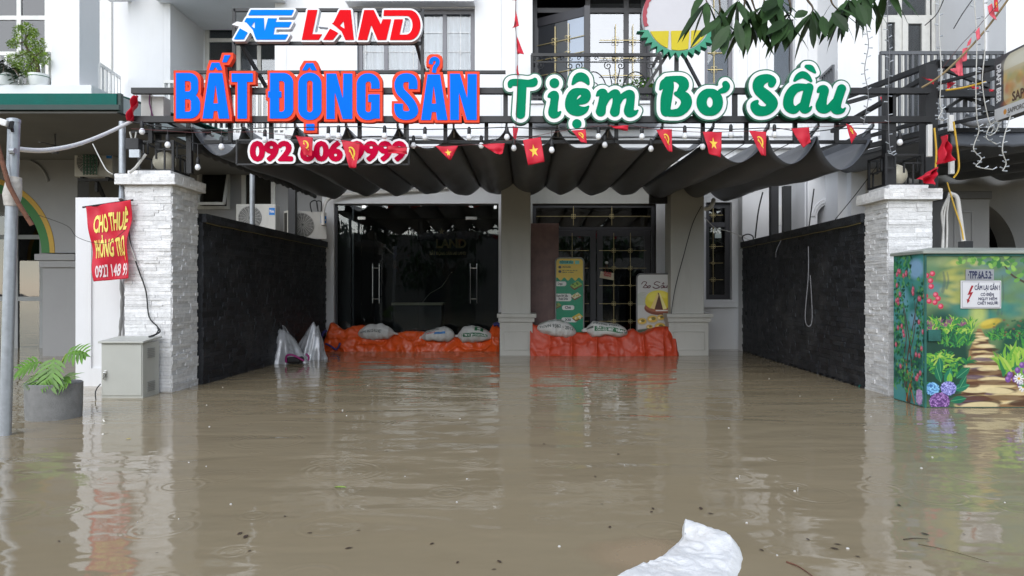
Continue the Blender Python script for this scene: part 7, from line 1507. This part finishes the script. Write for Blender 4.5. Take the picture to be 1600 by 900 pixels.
cable([P(1370, 260, 12), P(1340, 300, 12.3), P(1305, 343, 12.6)], .007, M_wireb, 'thin black wire slanting to the dark right wall below the canopy')
cable([P(1263, 385, 10.9), P(1263, 430, 10.85), P(1258, 495, 10.85), P(1264, 510, 10.85), P(1269, 495, 10.85), P(1266, 430, 10.85)], .007, gw, 'long grey cord loop hanging on the dark right wall')
cable([P(1220, 376, 12.8), P(1213, 392, 12.75), P(1212, 402, 12.75)], .008, gw, 'short grey cord hanging at the top of the dark right wall')

# ------------------------------------------------------------------ overhanging tree on the right, street trees and house across the road
def tree(label, base, trunk_r, h, limbs, clusters, nleaf, ln, wd, m, droop=.5, group=None, inner=True):
    t = thing('street_tree', label, 'tree', base, group); b = Vector(base); q = MB()
    q.tube(curve_pts([tuple(b - Vector((0, 0, .5))), tuple(b + Vector((.03, 0, h * .35))), tuple(b + Vector((-.05, .05, h * .7))), tuple(b + Vector((0, 0, h)))], 5), [trunk_r * (1 - .035 * i) for i in range(16)], 12)
    for a in limbs: q.tube(curve_pts(a[0], 5), [a[1] * (1 - .8 * i / ((len(a[0]) - 1) * 5)) for i in range((len(a[0]) - 1) * 5 + 1)], 7)
    f = MB()
    for c_, r in clusters:
        c_ = Vector(c_)
        for i in range(nleaf):
            v = Vector((random.gauss(0, 1), random.gauss(0, 1), random.gauss(0, 1))).normalized() * rnd(.3, 1) ** .6; p = c_ + v * r
            f.leaf(p, (v.x * .7 + rnd(-.6, .6), v.y * .7 + rnd(-.6, .6), rnd(-1.0, .25)), ln * rnd(.65, 1.1), wd * rnd(.8, 1.1), (rnd(-.4, .4), rnd(-.4, .4), 1), droop, .15, rnd(.45, 1.5))
    part('trunk', q, M_bark, t, smooth=60); part('crown', f, m, t, normals=False); return t, f
BYT = 4.7
tw = [[(1105, -60), (1120, -20), (1125, 10), (1122, 28)], [(1160, -70), (1165, -20), (1163, 12), (1168, 30)], [(1168, -30), (1175, 0), (1182, 22)], [(1212, -60), (1215, -20), (1213, -2)], [(1240, -70), (1232, -15), (1236, 18), (1228, 32)], [(1262, -60), (1258, -10), (1270, 12), (1266, 22)], [(1285, -60), (1296, -15), (1300, 5), (1312, 18)], [(1340, -70), (1346, -25), (1350, -5)], [(1370, -60), (1380, -30), (1385, -18)], [(1140, -60), (1150, -25), (1152, 2)], [(1200, -50), (1196, -10), (1192, 10)], [(1315, -60), (1322, -20), (1326, 0)], [(1095, -50), (1100, -18), (1104, 4)]]
main = [[(6.0, 4.3, 3.6), (4.6, 4.5, 4.2), (3.2, 4.6, 4.3), (2.2, 4.7, 4.15), (1.0, 4.75, 3.95)], [(4.6, 4.5, 4.2), (3.5, 4.9, 3.9), (2.4, 4.8, 3.8)], [(6, 4.3, 4.4), (5.5, 3.4, 5.4), (4.6, 2.8, 6)], [(6, 4.3, 4.5), (7, 5, 5.6), (7.6, 5.4, 6.2)]]
limbs = [(l, .05) for l in main]
for w_ in tw: limbs.append(([tuple(P(a, b, BYT)) for a, b in w_], .012))
random.seed(21)
OT, fcrown = tree('leafy green tree branch reaching over the street from the right', (6.0, 4.3, 0), .17, 4.6, limbs, [((3.2, 4.5, 4.6), .6), ((2.2, 4.8, 4.35), .42), ((4.6, 4.3, 4.9), .8), ((5.8, 4.4, 5.6), 1.1), ((4.6, 2.9, 6.1), .9), ((7.3, 5.2, 6.3), .9)], 90, .24, .075, M_leafd)
lf = MB()
for w_ in tw:
    cp = curve_pts([tuple(P(a, b, BYT)) for a, b in w_], 6); T_ = Vector(cp[-1])
    for i, c_ in enumerate(cp):
        if i < len(cp) * .55 or i % 2: continue
        for j in range(1):
            a = rnd(0, 2 * PI); d = Vector((math.cos(a) * .62, math.sin(a) * .62, -rnd(.25, 1.1))); lf.leaf(Vector(c_), d, rnd(.16, .25), rnd(.042, .062), (rnd(-.3, .3), rnd(-.6, .1), .8), .35, .12, rnd(.5, 1.5))
    for j in range(4):
        a = j * 1.57 + rnd(-.3, .3); d = Vector((math.cos(a) * .75, math.sin(a) * .55, -rnd(.35, 1.0))); lf.leaf(T_, d, rnd(.17, .26), rnd(.044, .064), (rnd(-.3, .3), -.5, .8), .3, .12, rnd(.5, 1.5))
# a few leaf-tip positions read from the photograph's outline
for (a, b), (c_, d_) in (((1172, 16), (1190, 56)), ((1180, 20), (1197, 50)), ((1125, 30), (1097, 52)), ((1130, 40), (1131, 78)), ((1140, 40), (1113, 76)), ((1150, 30), (1160, 75)), ((1232, 30), (1199, 46)), ((1230, 32), (1207, 64)), ((1235, 30), (1218, 60)), ((1265, 30), (1252, 60)), ((1268, 30), (1271, 70)), ((1300, 20), (1324, 45)), ((1285, 25), (1290, 52)), ((1340, 5), (1352, 35)), ((1366, 0), (1372, 30)), ((1262, 18), (1242, 25)), ((1213, 0), (1192, 12)), ((1220, 5), (1192, 30))):
    p = P(a, b, BYT - rnd(0, .2)); e = P(c_, d_, BYT - rnd(-.1, .25)); lf.leaf(p, e - p, (e - p).length * 1.05, rnd(.06, .085), (rnd(-.3, .3), -.8, .5), .1, .12, rnd(.6, 1.4))
part('leafy_twigs', lf, M_leafd, OT, normals=False)
random.seed(5)
for i, (x_, y_, hh, lb) in enumerate(((-4.5, -9, 5.2, 'bushy street tree across the road behind the photographer, left of the gap'), (3.5, -10.5, 5.8, 'tall street tree across the road behind the photographer, right of the gap'), (8.5, -9, 5.2, 'bushy street tree across the road far to the right'), (-10, -9.5, 5.4, 'street tree across the road far to the left'))):
    cl = [((x_ + rnd(-2, 2), y_ + rnd(-1.6, 1.6), hh * rnd(.20, 1.0)), rnd(.7, 1.2)) for k in range(15)]
    tree(lb, (x_, y_, 0), .2, hh * .8, [([(x_, y_, hh * .4), (x_ + sx_ * 1.2, y_ + .4, hh * .7), (x_ + sx_ * 1.9, y_ + .2, hh * .85)], .09) for sx_ in (-1, 1)], cl, 70, .38, .16, M_leafd, group='street trees across the road')
t = thing('opposite_house', 'plain pale house row across the road mirrored in the shop glass', 'house', (0, -17, 0)); q = MB(); wall_grid(q, -30, 30, -.5, 5.2, -17, -.3, [(-24 + i * 6, -22 + i * 6, 3.6, 4.7) for i in range(9)] + [(-25 + i * 6, -21.5 + i * 6, -.4, 2.8) for i in range(9)]); part('wall', q, mat('opposite_render', (.22, .21, .19), .8), t, normals=False)
q = MB(); q.box(-30, 30, -20, -17.6, -.5, 5.1); part('rooms', q, M_dark, t)

# ------------------------------------------------------------------ things in the water
t = thing('floating_sack', 'torn white woven sack drifting in the muddy water at the front', 'sack', (X(1080, 3.9), 3.9, 0))
OUT = [(962, 902), (985, 890), (1010, 883), (1030, 874), (1048, 858), (1064, 843), (1066, 828), (1070, 818), (1085, 821), (1105, 826), (1122, 832), (1140, 838), (1152, 850), (1160, 868), (1158, 888), (1150, 905), (1140, 930), (1050, 945), (975, 930)]
def wpos(px, py, z=0.0): y = F * (EYE - z) / (py - CY); return Vector((X(px, y), y, z))
ow = [wpos(*p) for p in OUT]; cen = wpos(1085, 885)
dns = curve_pts([tuple(p) for p in ow] + [tuple(ow[0])], 6)[:-1]; nb = len(dns)
def sk(u, v):
    a = u * nb; i = int(a) % nb; b = Vector(dns[i]).lerp(Vector(dns[(i + 1) % nb]), a - int(a)); k = 1 - v; p = cen.lerp(b, k); 
    edge = min(1, (1 - k) * 5); ridge = max(0, .10 - abs((p.x - .98) * .72 + (p.y - 3.95) * .5)) * .45
    h = .004 + edge * (.022 + ridge + .012 * nz(p.x * 9, p.y * 9, 2) + .010 * (1 - 2 * abs(nz(p.x * 16 + p.y * 7, p.y * 12, 5)))) - .010 * (k > .985)
    return (p.x + .006 * nz(p.x * 40, p.y * 40), p.y + .006 * nz(p.x * 40, p.y * 40, 3), h)
q = MB(); q.sheet(sk, nb, 44); o = part('woven_fabric', q, mat('wet_white_sack', (.86, .855, .84), .42, var=.10, scale=9, bump=.35, bscale=90, stain=(.52, .45, .34), stain_amt=.5, stain_scale=(2, 2, 2)), t, smooth=180, normals=False)
# its sunken part, seen through a film of silt
def sunk_mat():
    m = bpy.data.materials.new('silted_fabric'); m.use_nodes = True; nt = m.node_tree; N = nt.nodes; L = nt.links; b = N['Principled BSDF']; b.inputs['Base Color'].default_value = (.56, .42, .27, 1); b.inputs['Roughness'].default_value = .1
    at = N.new('ShaderNodeAttribute'); at.attribute_name = 'tone'; tr = N.new('ShaderNodeBsdfTransparent'); mx = N.new('ShaderNodeMixShader'); L.new(at.outputs['Color'], mx.inputs[0]); L.new(tr.outputs[0], mx.inputs[1]); L.new(b.outputs[0], mx.inputs[2]); L.new(mx.outputs[0], N['Material Output'].inputs['Surface']); return m
q = MB(); n1, n2 = 40, 26; c0 = wpos(1000, 862); 
for j in range(n2):
    for i in range(n1):
        g_ = lambda a, b: (c0.x - .34 + .68 * a / n1, c0.y - .34 + .60 * b / n2, .0025)
        u_, v_ = (i + .5) / n1 * 2 - 1, (j + .5) / n2 * 2 - 1; f_ = max(0, 1 - math.hypot(u_, v_) + .25 * nz(u_ * 2, v_ * 2, 4)) ** .8
        if f_ > 0: q.add([g_(i, j), g_(i + 1, j), g_(i + 1, j + 1), g_(i, j + 1)], [(0, 1, 2, 3)], min(.55, f_ * .8 + .001))
part('sunken_fold', q, sunk_mat(), t, normals=False)
# drifting leaves and twigs
random.seed(11)
spots = [(953, 824), (1018, 800), (1020, 795), (1309, 851), (1304, 858), (1340, 870), (1445, 835), (1450, 846), (1095, 795), (1110, 803), (1415, 861), (1422, 886), (940, 788), (1262, 843), (966, 710), (930, 745), (1405, 790), (390, 861), (384, 839), (545, 857), (560, 829), (245, 864), (484, 833), (605, 705), (850, 694), (935, 685), (675, 850), (715, 879), (780, 878), (772, 890), (445, 807), (375, 834), (92, 846), (1506, 835), (1360, 745), (1190, 860)]
lfp = None
for i, (px, py) in enumerate(spots):
    if lfp is None:
        q = MB(); q.leaf((0, -.03, .004), (0, 1, 0), .06, .024, (0, 0, 1), 0, .25); lfp = part('floating_leaf', q, mat('rotting_leaf', (.06, .035, .02), .6, var=.4), None, normals=False, smooth=60); o = lfp
        props(lfp, 'tiny brown leaf drifting on the muddy water', 'leaf', 'leaves drifting on the water')
    else: o = lfp.copy(); COL.objects.link(o)
    o.location = wpos(px, py, .002); o.rotation_euler = (0, 0, rnd(0, 6.28)); s = rnd(.25, .95) if py > 780 else rnd(.3, .8); o.scale = (s, s, s)
def twig(label, a, b, r, m): q = MB(); p0 = wpos(*a, .004); p1 = wpos(*b, .004); q.tube(curve_pts([tuple(p0), tuple(p0.lerp(p1, .4) + Vector((.01, .01, .003))), tuple(p1)], 5), [r * (1 - .06 * i) for i in range(11)], 5); props(part('floating_twig', q, m, None), label, 'twig')
twig('reddish brown twig floating right of the white sack', (1229, 878), (1274, 903), .005, M_rust)
twig('thin long grass stem floating near the right edge', (1435, 850), (1545, 878), .003, mat('dry_stem', (.16, .12, .06), .7))
twig('dark forked twig floating above the long grass stem', (1412, 843), (1450, 842), .004, M_bark)
q = MB(); q.leaf(wpos(196, 686, .004), (1, .1, 0), .05, .03, (0, 0, 1), 0, .2); props(part('floating_leaf', q, mat('yellow_leaf', (.50, .38, .04), .5), None, normals=False), 'small yellow leaf floating by the planter', 'leaf')
q = MB(); q.leaf(wpos(522, 761, .004), (1, -.1, 0), .09, .04, (0, 0, 1), 0, .2); props(part('floating_leaf', q, M_leafy, None, normals=False), 'small pale green leaf floating mid-stream', 'leaf')
q = MB(); q.sphere(wpos(1347, 604, .01), .05, (1, .7, .6), 10, 7); props(part('floating_bottle_cap', q, mat('teal_plastic', (0, .2, .17), .4), None, smooth=180), 'small teal plastic piece floating at the foot of the right stone pillar', 'litter')
# raindrop splashes
random.seed(31); q = MB()
for k in range(46):
    px, py = rnd(20, 1580), 575 + 300 * rnd(0, 1) ** 1.5
    if px < 240 and py < 660 or px > 1350 and py < 640: continue
    p = wpos(px, py); 
    if p.y > 9.3 and abs(p.x) > 4.3: continue
    r = rnd(.004, .010); q.sphere((p.x, p.y, .002), r, (1, 1, .7), 8, 5)
    if k % 11 == 0: q.tube([(p.x + .02, p.y, 0), (p.x + .021, p.y, rnd(.010, .022)), (p.x + .022, p.y, rnd(.023, .03))], [.004, .002, .003], 5)
def drop_mat():
    m = mat('rain_splash', (.62, .60, .56), .12, var=.02); return m
props(part('rain_splashes', q, drop_mat(), None, smooth=180), 'small raindrop splashes and bubbles on the water', 'splashes', None, 'stuff')
